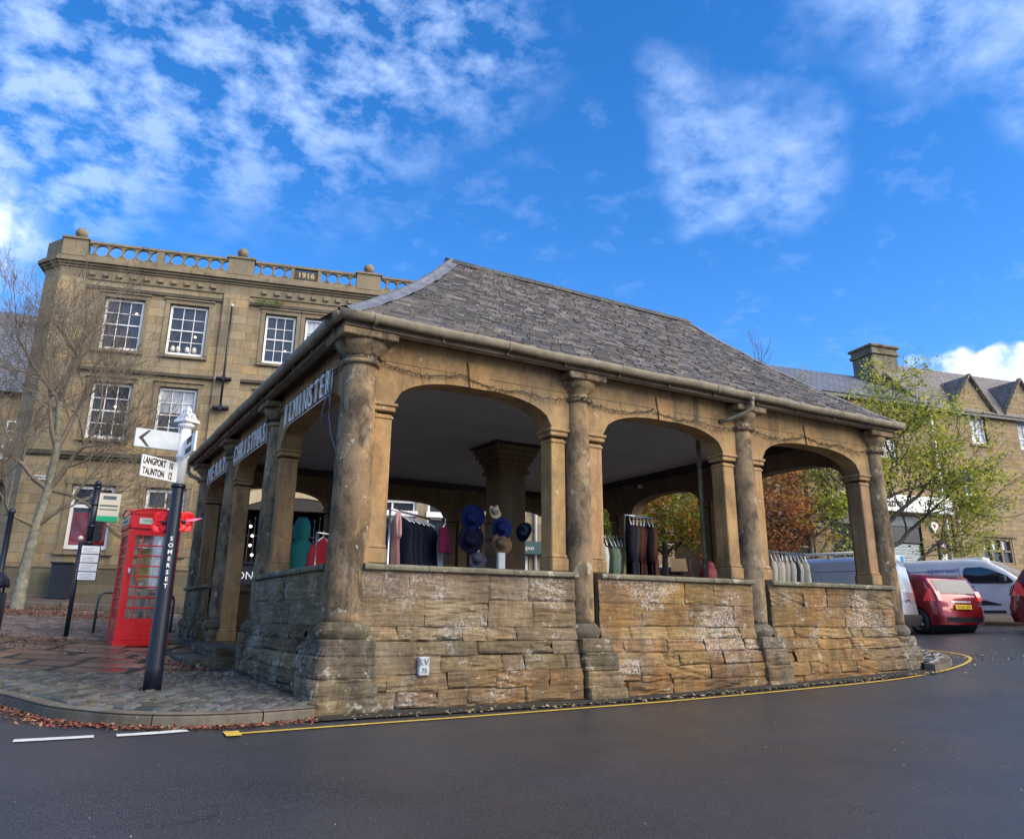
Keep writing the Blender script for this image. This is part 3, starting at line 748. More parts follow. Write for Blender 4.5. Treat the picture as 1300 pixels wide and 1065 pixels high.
SPR, CRN = 2.50, 2.87
def arch_z(t, spr=SPR, crn=CRN):
    t = abs(t)
    return spr + (crn - spr) * (1 - t ** 2.7) ** (1 / 1.9)
def spandrel(side, a0, a1, l, r, ztop=3.34, spr=SPR, crn=CRN, thick=.42, name='arch_wall', mat='hall_gold'):
    """wall over one opening; separate voussoir-jointed blocks with a small keystone"""
    F = SIDES[side]; b = MB(); n = 26
    of, ob = .05, -.27
    xs = [l + (r - l) * i / n for i in range(n + 1)]
    zs = [arch_z(2 * i / n - 1, spr, crn) for i in range(n + 1)]
    zs[0] = zs[-1] = spr
    def pt(a, o, z): return F(a, o, z)
    for o in (of, ob):
        vs = []; fs = []
        for x, z in zip(xs, zs): vs += [pt(x, o, z), pt(x, o, (z + ztop) / 2), pt(x, o, ztop)]
        for i in range(n):
            for j in (0, 1): fs.append((i * 3 + j, i * 3 + 3 + j, i * 3 + 4 + j, i * 3 + 1 + j))
        b.add(vs, fs)
        for s0, s1 in ((a0, l), (r, a1)):
            b.add([pt(s0, o, spr), pt(s1, o, spr), pt(s1, o, ztop), pt(s0, o, ztop)], [(0, 1, 2, 3)])
    vs = []; fs = []
    for x, z in zip(xs, zs): vs += [pt(x, of, z), pt(x, ob, z)]
    for i in range(n): fs.append((i * 2, i * 2 + 1, i * 2 + 3, i * 2 + 2))
    b.add(vs, fs, True)
    for s0, s1 in ((a0, l), (r, a1)):
        b.add([pt(s0, of, spr), pt(s1, of, spr), pt(s1, ob, spr), pt(s0, ob, spr)], [(0, 1, 2, 3)])
    b.add([pt(a0, of, ztop), pt(a1, of, ztop), pt(a1, ob, ztop), pt(a0, ob, ztop)], [(0, 1, 2, 3)])
    o = b.build(name, M[mat], hall, fixn=True)
    # thin dark joints: the line below the frieze, the keystone cheeks
    k = MB(); m = (l + r) / 2
    for dx, dz in ((-.13, .0), (.13, 0)):
        p = [F(m + dx * 1.0, of + .0015, arch_z(2 * (m + dx - l) / (r - l) - 1, spr, crn)), F(m + dx * 1.35, of + .0015, ztop - .13)]
        k.tube(p, .004, 4)
    for (u0, u1) in ((a0, m - .17), (m + .17, a1)):
        k.tube([F(u0, of + .001, 3.02), F(u1, of + .001, 3.02)], .0035, 4)
    for q in (.16, .84):
        xx = l + (r - l) * q
        k.tube([F(xx, of + .001, arch_z(2 * q - 1, spr, crn)), F(xx + (.05 if q > .5 else -.05), of + .001, 3.02)], .003, 4)
    k.build('masonry_joint', M['dark_wood'], o)
    s = MB()
    if side in ('front', 'left'):
        vs = [F(m - .125, .05, arch_z(-.12, spr, crn) - .012), F(m + .125, .05, arch_z(.12, spr, crn) - .012), F(m + .165, .05, 3.19), F(m - .165, .05, 3.19)]
        vs += [F(m - .125, .072, arch_z(-.12, spr, crn) - .012), F(m + .125, .072, arch_z(.12, spr, crn) - .012), F(m + .165, .072, 3.19), F(m - .165, .072, 3.19)]
        s.add(vs, [(0, 1, 5, 4), (1, 2, 6, 5), (2, 3, 7, 6), (3, 0, 4, 7), (4, 5, 6, 7)], col=(1.12, 1.05, .95, 1))
        s.build('keystone', M[mat], o)
    return o

def pilaster(side, a, into, zb, w=.24, mat='hall_gold'):
    """square pilaster standing on the sill (or floor) beside an opening; into = +1 when the opening lies towards +a"""
    b = MB(); a0, a1 = (a - w, a) if into > 0 else (a, a + w)
    g = R.uniform(.85, 1.15); c = (g, g * R.uniform(.9, 1.0), g * R.uniform(.85, 1.0), 1)
    sbox(b, side, a0, a1, -.25, .02, zb, SPR - .14, c, .012)
    sbox(b, side, a0 - .02, a1 + .02, -.265, .055, zb + .0, zb + .17, (g * .9, g * .88, g * .85, 1), .014)
    sbox(b, side, a0 - .008, a1 + .008, -.258, .04, zb + .172, zb + .215, None, .012)
    sbox(b, side, a0 - .012, a1 + .012, -.26, .035, SPR - .20, SPR - .165, None, .01)
    sbox(b, side, a0 - .03, a1 + .03, -.275, .055, SPR - .11, SPR - .045, None, .012)
    sbox(b, side, a0 - .05, a1 + .05, -.29, .075, SPR - .045, SPR - .003, None, .010)
    return b.build('pilaster', M[mat], hall)

def column(x, y, rb, rt, ground, side, corner=False, plw=.30, long=False):
    """round column with torus base and capital; carried by its own battered plinth"""
    b = MB(); sd = x * 3 + y
    z0 = -.13
    prof = []
    for i in range(41):
        t = i / 40; z = z0 + .06 + t * (2.90 - z0 - .06)
        r = rb + (rt - rb) * (t ** 1.25)
        if any(abs(t - q) < .006 for q in (.33, .62)): r -= .008
        prof.append((r, z))
    def side_tint(t, v):
        # honey tint towards the +x side, grey on the other, broken by noise
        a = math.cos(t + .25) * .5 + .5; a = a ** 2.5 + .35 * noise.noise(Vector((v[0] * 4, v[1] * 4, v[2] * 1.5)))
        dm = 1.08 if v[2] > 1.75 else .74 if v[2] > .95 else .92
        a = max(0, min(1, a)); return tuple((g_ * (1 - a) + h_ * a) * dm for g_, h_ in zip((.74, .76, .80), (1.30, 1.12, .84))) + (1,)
    b.lathe(prof, 28, x, y, wob=.012 if corner else .009, seed=sd, colf=side_tint)
    cap = [(rt, 2.90), (rt + .035, 2.905), (rt + .045, 2.93), (rt + .035, 2.955), (rt + .004, 2.962), (rt + .004, 3.03), (rt + .02, 3.04), (rt + .03, 3.06), (rt + .075, 3.09), (rt + .11, 3.14), (rt + .12, 3.19)]
    b.lathe(cap, 28, x, y, wob=.003, seed=sd)
    h = rt + .15
    b.bbox(x - h, x + h, y - h, y + h, 3.185, 3.275, .012)
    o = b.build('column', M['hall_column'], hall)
    p = MB()
    rbz = rb
    tor = [(rb + .01, z0 + .07), (rb + .03, z0 + .05), (rb + .055, z0 + .02), (rb + .075, z0 - .015), (rb + .08, z0 - .05), (rb + .06, z0 - .09), (rb + .05, z0 - .11)]
    p.lathe(tor[::-1], 28, x, y, wob=.02, seed=sd + 4, col=(.62, .62, .6, 1))
    p.build('column_base', M['hall_plinth'], hall)
    return o

def lump(b, x0, x1, y0, y1, z0, z1, seed, amp=.03, n=10, batter=0.0, col=None, lam=.018, skew=(0, 0), sq=7):
    """a block of weathered stone: a rounded-rectangle ring lofted upwards and pushed in and out by noise"""
    K = 72; nz = max(6, int((z1 - z0) / .02)); hx, hy = (x1 - x0) / 2, (y1 - y0) / 2; vs = []; fs = []
    for j in range(nz + 1):
        t = j / nz; k = 1 + batter * (1 - t); ed = min(t, 1 - t) * (z1 - z0); pin = .016 * max(0, 1 - ed / .03) ** 2
        for i in range(K):
            a = 2 * PI * i / K; ca, sa = math.cos(a), math.sin(a)
            q = (abs(ca) ** sq + abs(sa) ** sq) ** (-1 / sq)
            px_, py_ = ca * q * hx * k, sa * q * hy * k
            X, Y, Z = (x0 + x1) / 2 + px_ + skew[0] * (1 - t), (y0 + y1) / 2 + py_ + skew[1] * (1 - t), z0 + t * (z1 - z0)
            v = Vector((X * 3 + seed, Y * 3, Z * 3))
            dn = amp * (noise.noise(v) + .6 * noise.noise(v * 3) + .3 * noise.noise(v * 8)) - lam * 1.6 * max(0, noise.noise(Vector((X * 2 + seed, Y * 2, Z * 17)))) - pin
            vs.append((X + ca * dn, Y + sa * dn, Z + .25 * dn))
    for j in range(nz):
        for i in range(K): fs.append((j * K + i, j * K + (i + 1) % K, (j + 1) * K + (i + 1) % K, (j + 1) * K + i))
    fs += [tuple(range(K - 1, -1, -1)), tuple(nz * K + i for i in range(K))]
    b.add(vs, fs, False, col)

def plinth(x, y, w, top, ground, out, seed, name='plinth', sk=(0, 0), grow=.06, lt=1.0):
    """stepped, worn pedestal under a column"""
    b = MB(); z = top; i = 0
    hs = [.17, .22, .20, .30, .25, .3]
    while z > ground - .05:
        h = hs[i % 6]; zb = max(ground - .08, z - h); k = 1 + grow * i
        g = (R.uniform(.5, .75) if i < 2 else R.uniform(.75, 1.2)) * lt; c = (g, g * R.uniform(.92, 1.05), g * R.uniform(.85, 1.2), 1) if w > .25 else (g * 1.35, g * 1.15, g * .92, 1)
        ww = w * k
        lump(b, x - ww + sk[0] * i, x + ww + sk[0] * i, y - ww + sk[1] * i, y + ww + sk[1] * i, zb - .004, z + .002, seed + i * 3, .030 if w > .25 else .016, batter=grow, col=c, lam=.022, sq=7 if w > .25 else 14)
        z = zb; i += 1
        if zb <= ground - .07: break
    return b.build(name, M['hall_plinth'], hall)

# ---- rubble walls below the sills: every stone a worn, laminated block of its own
def rubble(side, a0, a1, ztop, gfun, pal, seed, outtop=.20, outbot=.36, thick=.5, flat=1.0):
    F = SIDES[side]; b = MB(); r = random.Random(seed)
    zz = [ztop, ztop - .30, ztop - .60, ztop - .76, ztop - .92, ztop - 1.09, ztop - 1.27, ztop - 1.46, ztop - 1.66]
    for ci in range(len(zz) - 1):
        zt, zb = zz[ci], zz[ci + 1]
        if zt < gfun(a0) - .1 and zt < gfun(a1) - .1: break
        a = a0
        while a < a1 - .02:
            L = r.uniform(.45, 1.05) if ci < 2 else r.uniform(.28, .85)
            e = a + L
            if a1 - e < .22: e = a1
            e = min(e, a1)
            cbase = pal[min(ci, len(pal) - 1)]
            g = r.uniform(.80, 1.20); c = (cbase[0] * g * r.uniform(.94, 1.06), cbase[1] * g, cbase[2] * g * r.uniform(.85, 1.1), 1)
            nx = max(3, int((e - a) / .028)); nz = max(3, int((zt - zb) / .022))
            sd = r.random() * 50; rough = r.choice((.35, .8, 1.2, 1.7)) * flat * (1.0 if ci >= 2 else .75); tilt = r.uniform(-.12, .25)
            gap = .0015
            eL, eR, eB, eT = [r.choice((.15, .35, .6, 1.0) if ci > 1 else (.1, .2, .4, .7)) for _ in range(4)]
            vs = []; fs = []
            for j in range(nz + 1):
                tz = j / nz; z0_ = zb + gap + (zt - zb - 2 * gap) * tz; z = z0_
                base = outtop if z > ztop - .62 else outtop + (outbot - outtop) * min(1, (ztop - .62 - z) / .55) ** .8
                for i in range(nx + 1):
                    tx = i / nx; aa = a + gap + (e - a - 2 * gap) * tx
                    wz = (.013 if ci > 1 else .006); z = z0_ + wz * ((1 - tz) * noise.noise(Vector((aa * 1.9, (ci + 1) * 7.3, seed))) * (ci + 1 > 0) + tz * noise.noise(Vector((aa * 1.9, ci * 7.3, seed))) * (ci > 0))
                    aa += .02 * noise.noise(Vector((a if tx < .5 else e, z * 4, seed))) * abs(2 * tx - 1)
                    pil = -.030 * max(eL * max(0, 1 - tx * (e - a) / .024), eR * max(0, 1 - (1 - tx) * (e - a) / .024), eB * max(0, 1 - tz * (zt - zb) / .024), eT * max(0, 1 - (1 - tz) * (zt - zb) / .024)) ** 1.6
                    zl = z + tilt * (aa - a)
                    nn = noise.noise(Vector((aa * 1.6 + sd, zl * 20, sd)))
                    lam = -.024 * max(0, nn - .02) ** .7 * rough + .010 * rough * noise.noise(Vector((aa * 3 + sd, zl * 44, 1)))
                    big = .012 * noise.noise(Vector((aa * 2.3 + sd, z * 3, 3))) * rough + .006 * noise.noise(Vector((aa * 22, z * 22, sd)))
                    jz = .010 * noise.noise(Vector((aa * 5, sd, 2))) if 0 < j < nz else 0
                    vs.append(F(aa, base + pil + lam + big, z + jz))
            m = nx + 1
            for j in range(nz):
                for i in range(nx): fs.append((j * m + i, j * m + i + 1, (j + 1) * m + i + 1, (j + 1) * m + i))
            b.add(vs, fs, False, c)
            a = e
    o = b.build('wall', M['hall_rubble'], hall, fixn=False)
    # mortar core behind the stones
    k = MB(); lo = min(gfun(a0), gfun(a1)) - .1
    sbox(k, side, a0, a1, -.30, outtop - .045, lo, ztop)
    sbox(k, side, a0, a1, outtop - .05, outtop + .06, lo, ztop - .95)
    k.build('wall_core', M['mortar'], o)
    return o

def sill(side, a0, a1, z=.50, h=.07, o0=.255, o1=-.44, seed=0):
    F = SIDES[side]; b = MB(); r = random.Random(seed); a = a0
    while a < a1 - .01:
        e = min(a1, a + r.uniform(.7, 1.3));
        if a1 - e < .3: e = a1
        g = r.uniform(.8, 1.15); n = 24
        prof = [(o0 - .02, 0), (o0, .012), (o0 + .004, h * .6), (o0 - .02, h), (o0 - .2, h + .012), (o1, h + .012), (o1, 0)]
        vs = []
        for i in range(n + 1):
            aa = a + .004 + (e - a - .008) * i / n
            w = .010 * noise.noise(Vector((aa * 4, seed, 0))) + .005 * noise.noise(Vector((aa * 15, seed, 0)))
            vs += [F(aa, o + (w if o > .1 else 0), z + q + (w * .5 if q > 0 else 0)) for o, q in prof]
        m = len(prof); fs = []
        for i in range(n):
            for j in range(m): fs.append((i * m + j, i * m + (j + 1) % m, (i + 1) * m + (j + 1) % m, (i + 1) * m + j))
        fs += [tuple(range(m)), tuple(n * m + j for j in range(m))]
        b.add(vs, fs, False, (g, g, g * .97, 1)); a = e
    return b.build('sill', M['sill_stone'], hall)

grey = (.80, .84, .86); pinkg = (.95, 1.04, 1.42); gold = (1.0, .96, .86); brown = (.9, .82, .74)
gf = lambda y: (lambda a: G(a, y))
glf = lambda a: G(-.4, a)
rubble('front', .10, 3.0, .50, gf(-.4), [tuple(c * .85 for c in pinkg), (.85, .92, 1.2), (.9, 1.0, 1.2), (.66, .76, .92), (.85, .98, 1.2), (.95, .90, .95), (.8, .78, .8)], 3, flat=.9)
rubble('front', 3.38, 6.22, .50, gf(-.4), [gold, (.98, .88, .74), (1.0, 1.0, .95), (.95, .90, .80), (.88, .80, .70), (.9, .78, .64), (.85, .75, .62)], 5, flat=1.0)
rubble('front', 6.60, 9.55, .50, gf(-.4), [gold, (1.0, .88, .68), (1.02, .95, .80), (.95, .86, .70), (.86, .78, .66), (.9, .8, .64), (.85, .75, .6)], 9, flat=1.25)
rubble('left', .10, 3.5, .50, glf, [(1.0, 1.15, 1.5), (.85, 1.0, 1.3), (.55, .62, .72), (.55, .62, .72), (.9, 1.05, 1.2), (.7, .78, .9)], 12, outtop=.20, outbot=.31)
rubble('left', 7.25, 9.8, .50, glf, [(.8, .78, .62), (.75, .78, .6), (.7, .7, .6), (.6, .6, .55)], 14, outtop=.18, outbot=.26)
for s, a0, a1, sd in (('back', .2, 3.0, 1), ('back', 3.4, 6.2, 2), ('back', 6.6, 9.6, 3), ('right', .2, 3.5, 4), ('right', 3.95, 6.8, 5), ('right', 7.2, 9.8, 6)):
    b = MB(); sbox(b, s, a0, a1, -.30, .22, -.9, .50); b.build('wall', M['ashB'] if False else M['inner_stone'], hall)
    sill(s, a0, a1, seed=sd + 20)
sill('front', .12, 3.02, seed=1); sill('front', 3.40, 6.24, seed=2); sill('front', 6.62, 9.62, seed=3)
sill('left', .12, 3.52, seed=4); sill('left', 7.2, 9.85, seed=5)

# columns
cols = set()
for x in COLX:
    cols.add((x, 0.0)); cols.add((x, 10.0))
for y in COLY: cols.add((0.0, y)); cols.add((9.75, y))
for (x, y) in sorted(cols):
    front = y == 0; cor = (x == 0 and y == 0)
    rb, rt = (.245, .20) if cor else (.195, .165) if front else (.19, .16) if x == 0 else (.19, .16)
    g = G(x - .4 if x == 0 else x, y - .4 if front else y)
    column(x, y, rb, rt, g, 'front', cor)
    if cor: plinth(-.02, -.02, .30, -.235, g, 0, 3, sk=(-.012, -.012), grow=.10)
    elif front and x == 9.75: plinth(x + .02, y - .02, .235, -.235, g, 0, 31, sk=(.028, -.02))
    elif front and x == 3.2: plinth(x + .03, y - .12, .245, -.235, g, 0, 17, sk=(.035, -.012))
    elif front: plinth(x, y - .12, .235, -.235, g, 0, 23, sk=(.018, -.012))
    elif x == 0 and y == 3.75: plinth(x - .12, y, .17, -.235, g, 0, 8, grow=.03, lt=1.4)
    else: plinth(x, y, .21, -.235, min(g, FLOOR), 0, x * 3 + y)
# openings: pilasters + arches
for s, cs in (('front', COLX), ('left', COLY), ('back', COLX), ('right', COLY)):
    for i in range(3):
        a0, a1 = cs[i], cs[i + 1]
        l, r = a0 + (.42 if not (s == 'front' and i == 0) else .44), a1 - .44
        if s == 'left': l, r = a0 + (.44 if i == 0 else .36), a1 - .37
        zb = FLOOR if (s == 'left' and i == 1) else .585
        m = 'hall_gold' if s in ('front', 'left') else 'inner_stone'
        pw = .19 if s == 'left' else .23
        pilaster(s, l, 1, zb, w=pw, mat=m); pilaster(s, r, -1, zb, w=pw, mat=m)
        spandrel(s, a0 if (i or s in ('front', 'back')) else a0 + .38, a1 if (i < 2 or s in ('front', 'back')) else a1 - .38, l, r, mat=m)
# backing pier behind each column, joining floor to wall head
for (x, y) in sorted(cols):
    b = MB()
    sx = x + (.12 if x == 0 else -.12 if x == 9.75 else 0); sy = y + (.12 if y == 0 else -.12 if y == 10 else 0)
    b.box(sx - .125, sx + .125, sy - .125, sy + .125, FLOOR if False else -.8, SPR + .005)
    b.build('backing_pier', M['hall_gold'], hall)

# wooden head beams inside, plaster ceiling, floor
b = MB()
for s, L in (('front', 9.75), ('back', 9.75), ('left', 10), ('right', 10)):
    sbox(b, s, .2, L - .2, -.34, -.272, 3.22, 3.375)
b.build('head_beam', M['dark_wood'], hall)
b = MB(); b.box(.02, 9.73, .02, 9.98, 3.38, 3.41); b.build('ceiling', M['ceiling'], hall)
fl = MB(); fl.box(-.1, 9.85, -.1, 10.1, -1.3, FLOOR); fl.build('floor', M['flags'], hall)
# central pier with flared cap
b = MB()
px, py = 4.95, 5.0
b.bbox(px - .30, px + .30, py - .30, py + .30, FLOOR, 2.83, .02)
for z0, z1, h in ((2.80, 2.87, .36), (2.87, 2.95, .33), (2.95, 3.05, .37), (3.05, 3.14, .42), (3.14, 3.24, .47), (3.24, 3.34, .50)):
    b.bbox(px - h, px + h, py - h, py + h, z0, z1, .012)
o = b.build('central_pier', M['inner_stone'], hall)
b = MB(); b.box(px - .56, px + .56, py - .56, py + .56, 3.342, 3.378); b.build('pier_cap_board', M['dark_wood'], o)
# thin inner downpipes hanging inside the bays
for (x, y) in ((6.0, .52), (.52, 9.1)):
    b = MB(); b.tube([(x, y, 3.3), (x, y, FLOOR)], .035, 8)
    for z in (2.4, .9): b.tube([(x, y, z), (x, y, z + .05)], .048, 8)
    b.build('inner_pipe', M['hall_plinth'], hall)
# ceiling spotlights on the back beam
for (x, y) in ((3.3, 9.48), (9.25, 6.0), (9.25, 3.2)):
    b = MB(); b.bbox(x - .09, x + .09, y - .07, y + .05, 3.02, 3.13, .01); b.tube([(x, y, 3.12), (x, y, 3.24)], .015, 6)
    f = b.build('floodlight', M['black'], hall)
    b = MB(); b.box(x - .07, x + .07, y - .083, y - .072, 3.035, 3.115); b.build('lens', M['offwhite'], f)

# ---- roof: two hipped ranges side by side with a lead valley between them
EZ = 3.43
def Zt(t): return EZ + 2.62 * (.82 * t + .18 * max(0, t) ** 2.2) if t < 1 else EZ + 2.62
def slope(b, e0, e1, r0, r1, rows, wrange, seed, leadgap=0.0, rgap=0.0, mossy=1.0):
    """e0-e1 eave edge, r0-r1 ridge edge; overlapping courses of uneven stone slates"""
    r = random.Random(seed)
    E0, E1, R0, R1 = [Vector((*p, 0)) for p in (e0, e1, r0, r1)]
    def P(s, t, h=0.0):
        a = E0.lerp(R0, t); c = E1.lerp(R1, t); q = a.lerp(c, s); q.z = Zt(t) + h; return q
    # closed under-roof
    n = 12; vs = []; fs = []
    for j in range(n + 1):
        for i in range(2): vs.append(P(i, j / n, -.005))
    for j in range(n): fs.append((j * 2, j * 2 + 1, j * 2 + 3, j * 2 + 2))
    b.add(vs, fs, False, (.3, .3, .3, 1))
    t = -.012; k = 0
    for k in range(rows):
        dt = (1.012 / rows) * (1.25 - .5 * k / rows); t1 = min(1.0, t + dt * 1.55)
        w0 = (E0.lerp(R0, max(t, 0)) - E1.lerp(R1, max(t, 0))).length
        s = leadgap / w0 - r.random() * .02 if leadgap else 0
        send = 1 - (rgap / w0 if rgap else 0)
        while s < send - .002:
            w = r.uniform(*wrange) * (1.15 - .35 * k / rows) / max(w0, .2); s1 = min(send, s + w)
            if s1 - s > .012 / max(w0, .2):
                g = r.choice((.45, .65, .8, .95, 1.1, 1.4, 1.9)); c = (g * r.uniform(.92, 1.12), g * r.uniform(.95, 1.02), g * r.uniform(.88, 1.15), 1)
                ds = .006 / max(w0, .2); th = r.uniform(.014, .032); lift = r.uniform(.014, .032); sk = r.uniform(-.004, .004); dl = r.uniform(-.006, .006)
                if r.random() < .06: sk *= 4; dl -= .012
                a_ = P(s + ds, t + dl, lift + th); b_ = P(s1 - ds, t + dl + sk, lift + th * r.uniform(.8, 1.2)); c_ = P(s1 - ds, t1, .012); d_ = P(s + ds, t1, .012)
                a2, b2 = a_ - Vector((0, 0, th)), b_ - Vector((0, 0, th))
                ch = r.random() * .25
                m_ = a_.lerp(b_, .5) + (a_ - d_).normalized() * r.uniform(-.01, .012)
                b.add([a_, m_, b_, c_, d_, a2, m_ - Vector((0, 0, th)), b2], [(0, 1, 2, 3, 4), (0, 5, 6, 1), (1, 6, 7, 2), (0, 4, 5), (2, 7, 3)], False, c)
            s = s1
        t += dt
        if t > .985: break
rf = MB()
x0, x1 = -.38, 10.12; ra, rb_ = 2.45, 7.86; ry = 2.7
slope(rf, (x0, -.38), (x1, -.38), (ra, ry), (rb_, ry), 34, (.12, .30), 1, leadgap=.24, rgap=.05)
slope(rf, (x0, 5.0), (x0, -.38), (ra, ry), (ra, ry + .001), 25, (.2, .45), 2, rgap=.1)
slope(rf, (x1, -.38), (x1, 5.0), (rb_, ry), (rb_, ry + .001), 25, (.2, .45), 3)
slope(rf, (x1, 5.0), (x0, 5.0), (rb_, ry), (ra, ry), 16, (.3, .6), 4)
ry2 = 7.3
slope(rf, (x0, 5.0), (x1, 5.0), (ra, ry2), (rb_, ry2), 16, (.3, .6), 5)
slope(rf, (x0, 10.38), (x0, 5.0), (ra, ry2), (ra, ry2 + .001), 16, (.3, .6), 6)
slope(rf, (x1, 5.0), (x1, 10.38), (rb_, ry2), (rb_, ry2 + .001), 16, (.3, .6), 7)
slope(rf, (x1, 10.38), (x0, 10.38), (rb_, ry2), (ra, ry2), 16, (.3, .6), 8)
roof = rf.build('roof', M['slate'], hall, fixn=False)
# ridge tiles
for yy in (ry, ry2):
    b = MB()
    x = ra - .1
    while x < rb_ + .05:
        e = x + R.uniform(.40, .48)
        g = R.uniform(.7, 1.25)
        z = EZ + 2.62
        vs = []
        for xx in (x, e - .012):
            for (dy, dz) in ((-.17, -.115), (-.09, -.02), (0, .045), (.09, -.02), (.17, -.115)): vs.append((xx, yy + dy, z + dz + .012 * noise.noise(Vector((xx * 2, dy * 4, 0)))))
        b.add(vs, [(i, i + 1, i + 6, i + 5) for i in range(4)] + [(0, 1, 2, 3, 4), (9, 8, 7, 6, 5)], False, (g, g * 1.02, g * .85, 1)); x = e
    b.build('ridge_tiles', M['slate'], roof)
# lead flashing over the hips
def hip_lead(p0, p1, wl, wr, n=22, seed=0, raise_=.045):
    b = MB(); P0, P1 = Vector((*p0, 0)), Vector((*p1, 0)); d = (P1 - P0).normalized(); s = Vector((-d.y, d.x, 0))
    rows = []
    m = [(-wl, -1), (-wl * .45, -.5), (-.03, 0), (.03, 0), (wr * .5, -.5), (wr, -1)]
    for i in range(n + 1):
        t = i / n; q = P0.lerp(P1, t)
        # fall away from the hip along both slopes
        sl = (Zt(min(1, t + .02)) - Zt(max(0, t - .02))) / (.04 if 0.02 < t < .98 else .02) / 3.08
        row = []
        for k_, (o, f) in enumerate(m):
            wv = .010 * noise.noise(Vector((i * .9, k_ * 2.0, seed)))
            fall = abs(o) * .70 * sl if abs(o) > .04 else 0
            pp = q + s * o; row.append((pp.x, pp.y, Zt(t) + raise_ - fall + wv + (.012 if i % 5 == 0 else 0)))
        rows.append(row)
    k_ = len(m)
    vs = [v for r_ in rows for v in r_]
    fs = [(i * k_ + j, i * k_ + j + 1, (i + 1) * k_ + j + 1, (i + 1) * k_ + j) for i in range(n) for j in range(k_ - 1)]
    b.add(vs, fs); return b.build('hip_flashing', M['lead'], roof)
hip_lead((x0, -.38), (ra, ry), .16, .34, seed=1, raise_=.055)
hip_lead((x1, -.38), (rb_, ry), .10, .06, seed=2)
hip_lead((x0, 5.0), (ra, ry), .15, .15, seed=3); hip_lead((x1, 5.0), (rb_, ry), .1, .1, seed=4)
hip_lead((x0, 5.0), (ra, ry2), .15, .15, seed=5); hip_lead((x1, 5.0), (rb_, ry2), .1, .1, seed=6)
hip_lead((x0, 10.38), (ra, ry2), .15, .15, seed=7); hip_lead((x1, 10.38), (rb_, ry2), .1, .1, seed=8)
# eaves: gutter, fascia, soffit
def eave(side, L0, L1, off):
    F = SIDES[side]
    b = MB(); n = int((L1 - L0) / .45)
    prof = [(a_ * .84, b_ * .84) for a_, b_ in [(-.062, .045), (-.062, .0), (-.045, -.042), (0, -.062), (.045, -.042), (.062, 0), (.062, .045), (.068, .05), (.070, .035), (.055, -.05), (0, -.075), (-.055, -.05), (-.070, .035)]]
    vs = []
    for i in range(n + 1):
        a = L0 + (L1 - L0) * i / n; w = .008 * math.sin(i * 1.7) + .006 * math.sin(i * .6)
        vs += [F(a, off + o, EZ - .035 + q + w) for o, q in prof]
    m = len(prof)
    fs = [(i * m + j, i * m + (j + 1) % m, (i + 1) * m + (j + 1) % m, (i + 1) * m + j) for i in range(n) for j in range(m)]
    fs += [tuple(range(m)), tuple(n * m + j for j in range(m))]
    b.add(vs, fs, True)
    g = b.build('gutter', M['gutter'], hall, fixn=True)
    for i in range(1, n, 2):
        k = MB()      # joint collars and brackets
        a = L0 + (L1 - L0) * i / n
        p0, p1 = F(a - .02, off, 0), F(a + .02, off, 0)
        if i % 4 == 1:
            vv = [F(aa, off + o * 1.12, EZ - .035 + q * 1.12) for aa in (a - .025, a + .025) for o, q in prof[7:]]
            kk = len(prof) - 7
            k.add(vv, [(j, j + 1, kk + j + 1, kk + j) for j in range(kk - 1)], True)
        sbox(k, side, a - .012, a + .012, off - .10, off - .05, EZ - .13, EZ - .05)
        k.build('gutter_bracket', M['gutter'], g)
    return g
eave('front', -.45, 10.2, .41); eave('left', -.41, 10.4, .41); eave('back', -.4, 10.15, .41); eave('right', -.4, 10.4, .41)
b = MB()
for s, L0, L1 in (('front', -.33, 10.07), ('left', -.30, 10.33), ('back', -.33, 10.07), ('right', -.30, 10.33)):
    sbox(b, s, L0, L1, .29, .325, 3.295, 3.42)
    sbox(b, s, L0 + .02, L1 - .02, .225, .288, 3.283, 3.33)
b.build('fascia', M['timber'], hall)
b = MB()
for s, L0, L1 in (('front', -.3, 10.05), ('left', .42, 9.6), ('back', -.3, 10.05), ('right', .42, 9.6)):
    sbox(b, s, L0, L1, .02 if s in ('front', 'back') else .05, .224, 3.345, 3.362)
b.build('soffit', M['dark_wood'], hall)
# downpipe elbows
b = MB(); b.tube([(6.30, -.42, 3.36), (6.30, -.42, 3.22), (6.24, -.34, 3.13), (6.04, -.18, 3.03), (5.93, -.06, 3.0)], .034, 10); b.tube([(6.3, -.42, 3.37), (6.3, -.42, 3.31)], .045, 10)
b.build('downpipe', M['gutter'], hall)
b = MB(); b.tube([(-.42, 10.3, 3.36), (-.42, 10.3, 3.16), (-.36, 10.25, 3.06), (-.22, 10.12, 2.98), (-.16, 10.06, 2.9)], .045, 10); b.build('downpipe', M['gutter'], hall)
# small enamel plate on the wall: S.V. / 75
b = MB(); b.bbox(.765, .895, -.385, -.315, -.62, -.42, .012)
pl = b.build('hydrant_plate', simple('plate_grey', (0.34, 0.37, 0.38), .5, var=.2), hall)
text_obj('plate_letters', 'S.V.', M['steel_green'], pl, (.83, -.388, -.48), (PI / 2, 0, 0), .09)
text_obj('plate_letters', '75', M['steel_green'], pl, (.83, -.388, -.565), (PI / 2, 0, 0), .07)

# entrance steps on the left side
b = MB()
lump(b, -.95, .0, 3.95, 6.75, -.85, -.60, 5, .02, col=(.35, .38, .42, 1))
b.build('step', M['hall_plinth'], hall)
b = MB()
lump(b, -.55, .15, 4.3, 6.6, -.62, -.46, 9, .018, col=(.42, .44, .46, 1))
b.build('step', M['hall_plinth'], hall)
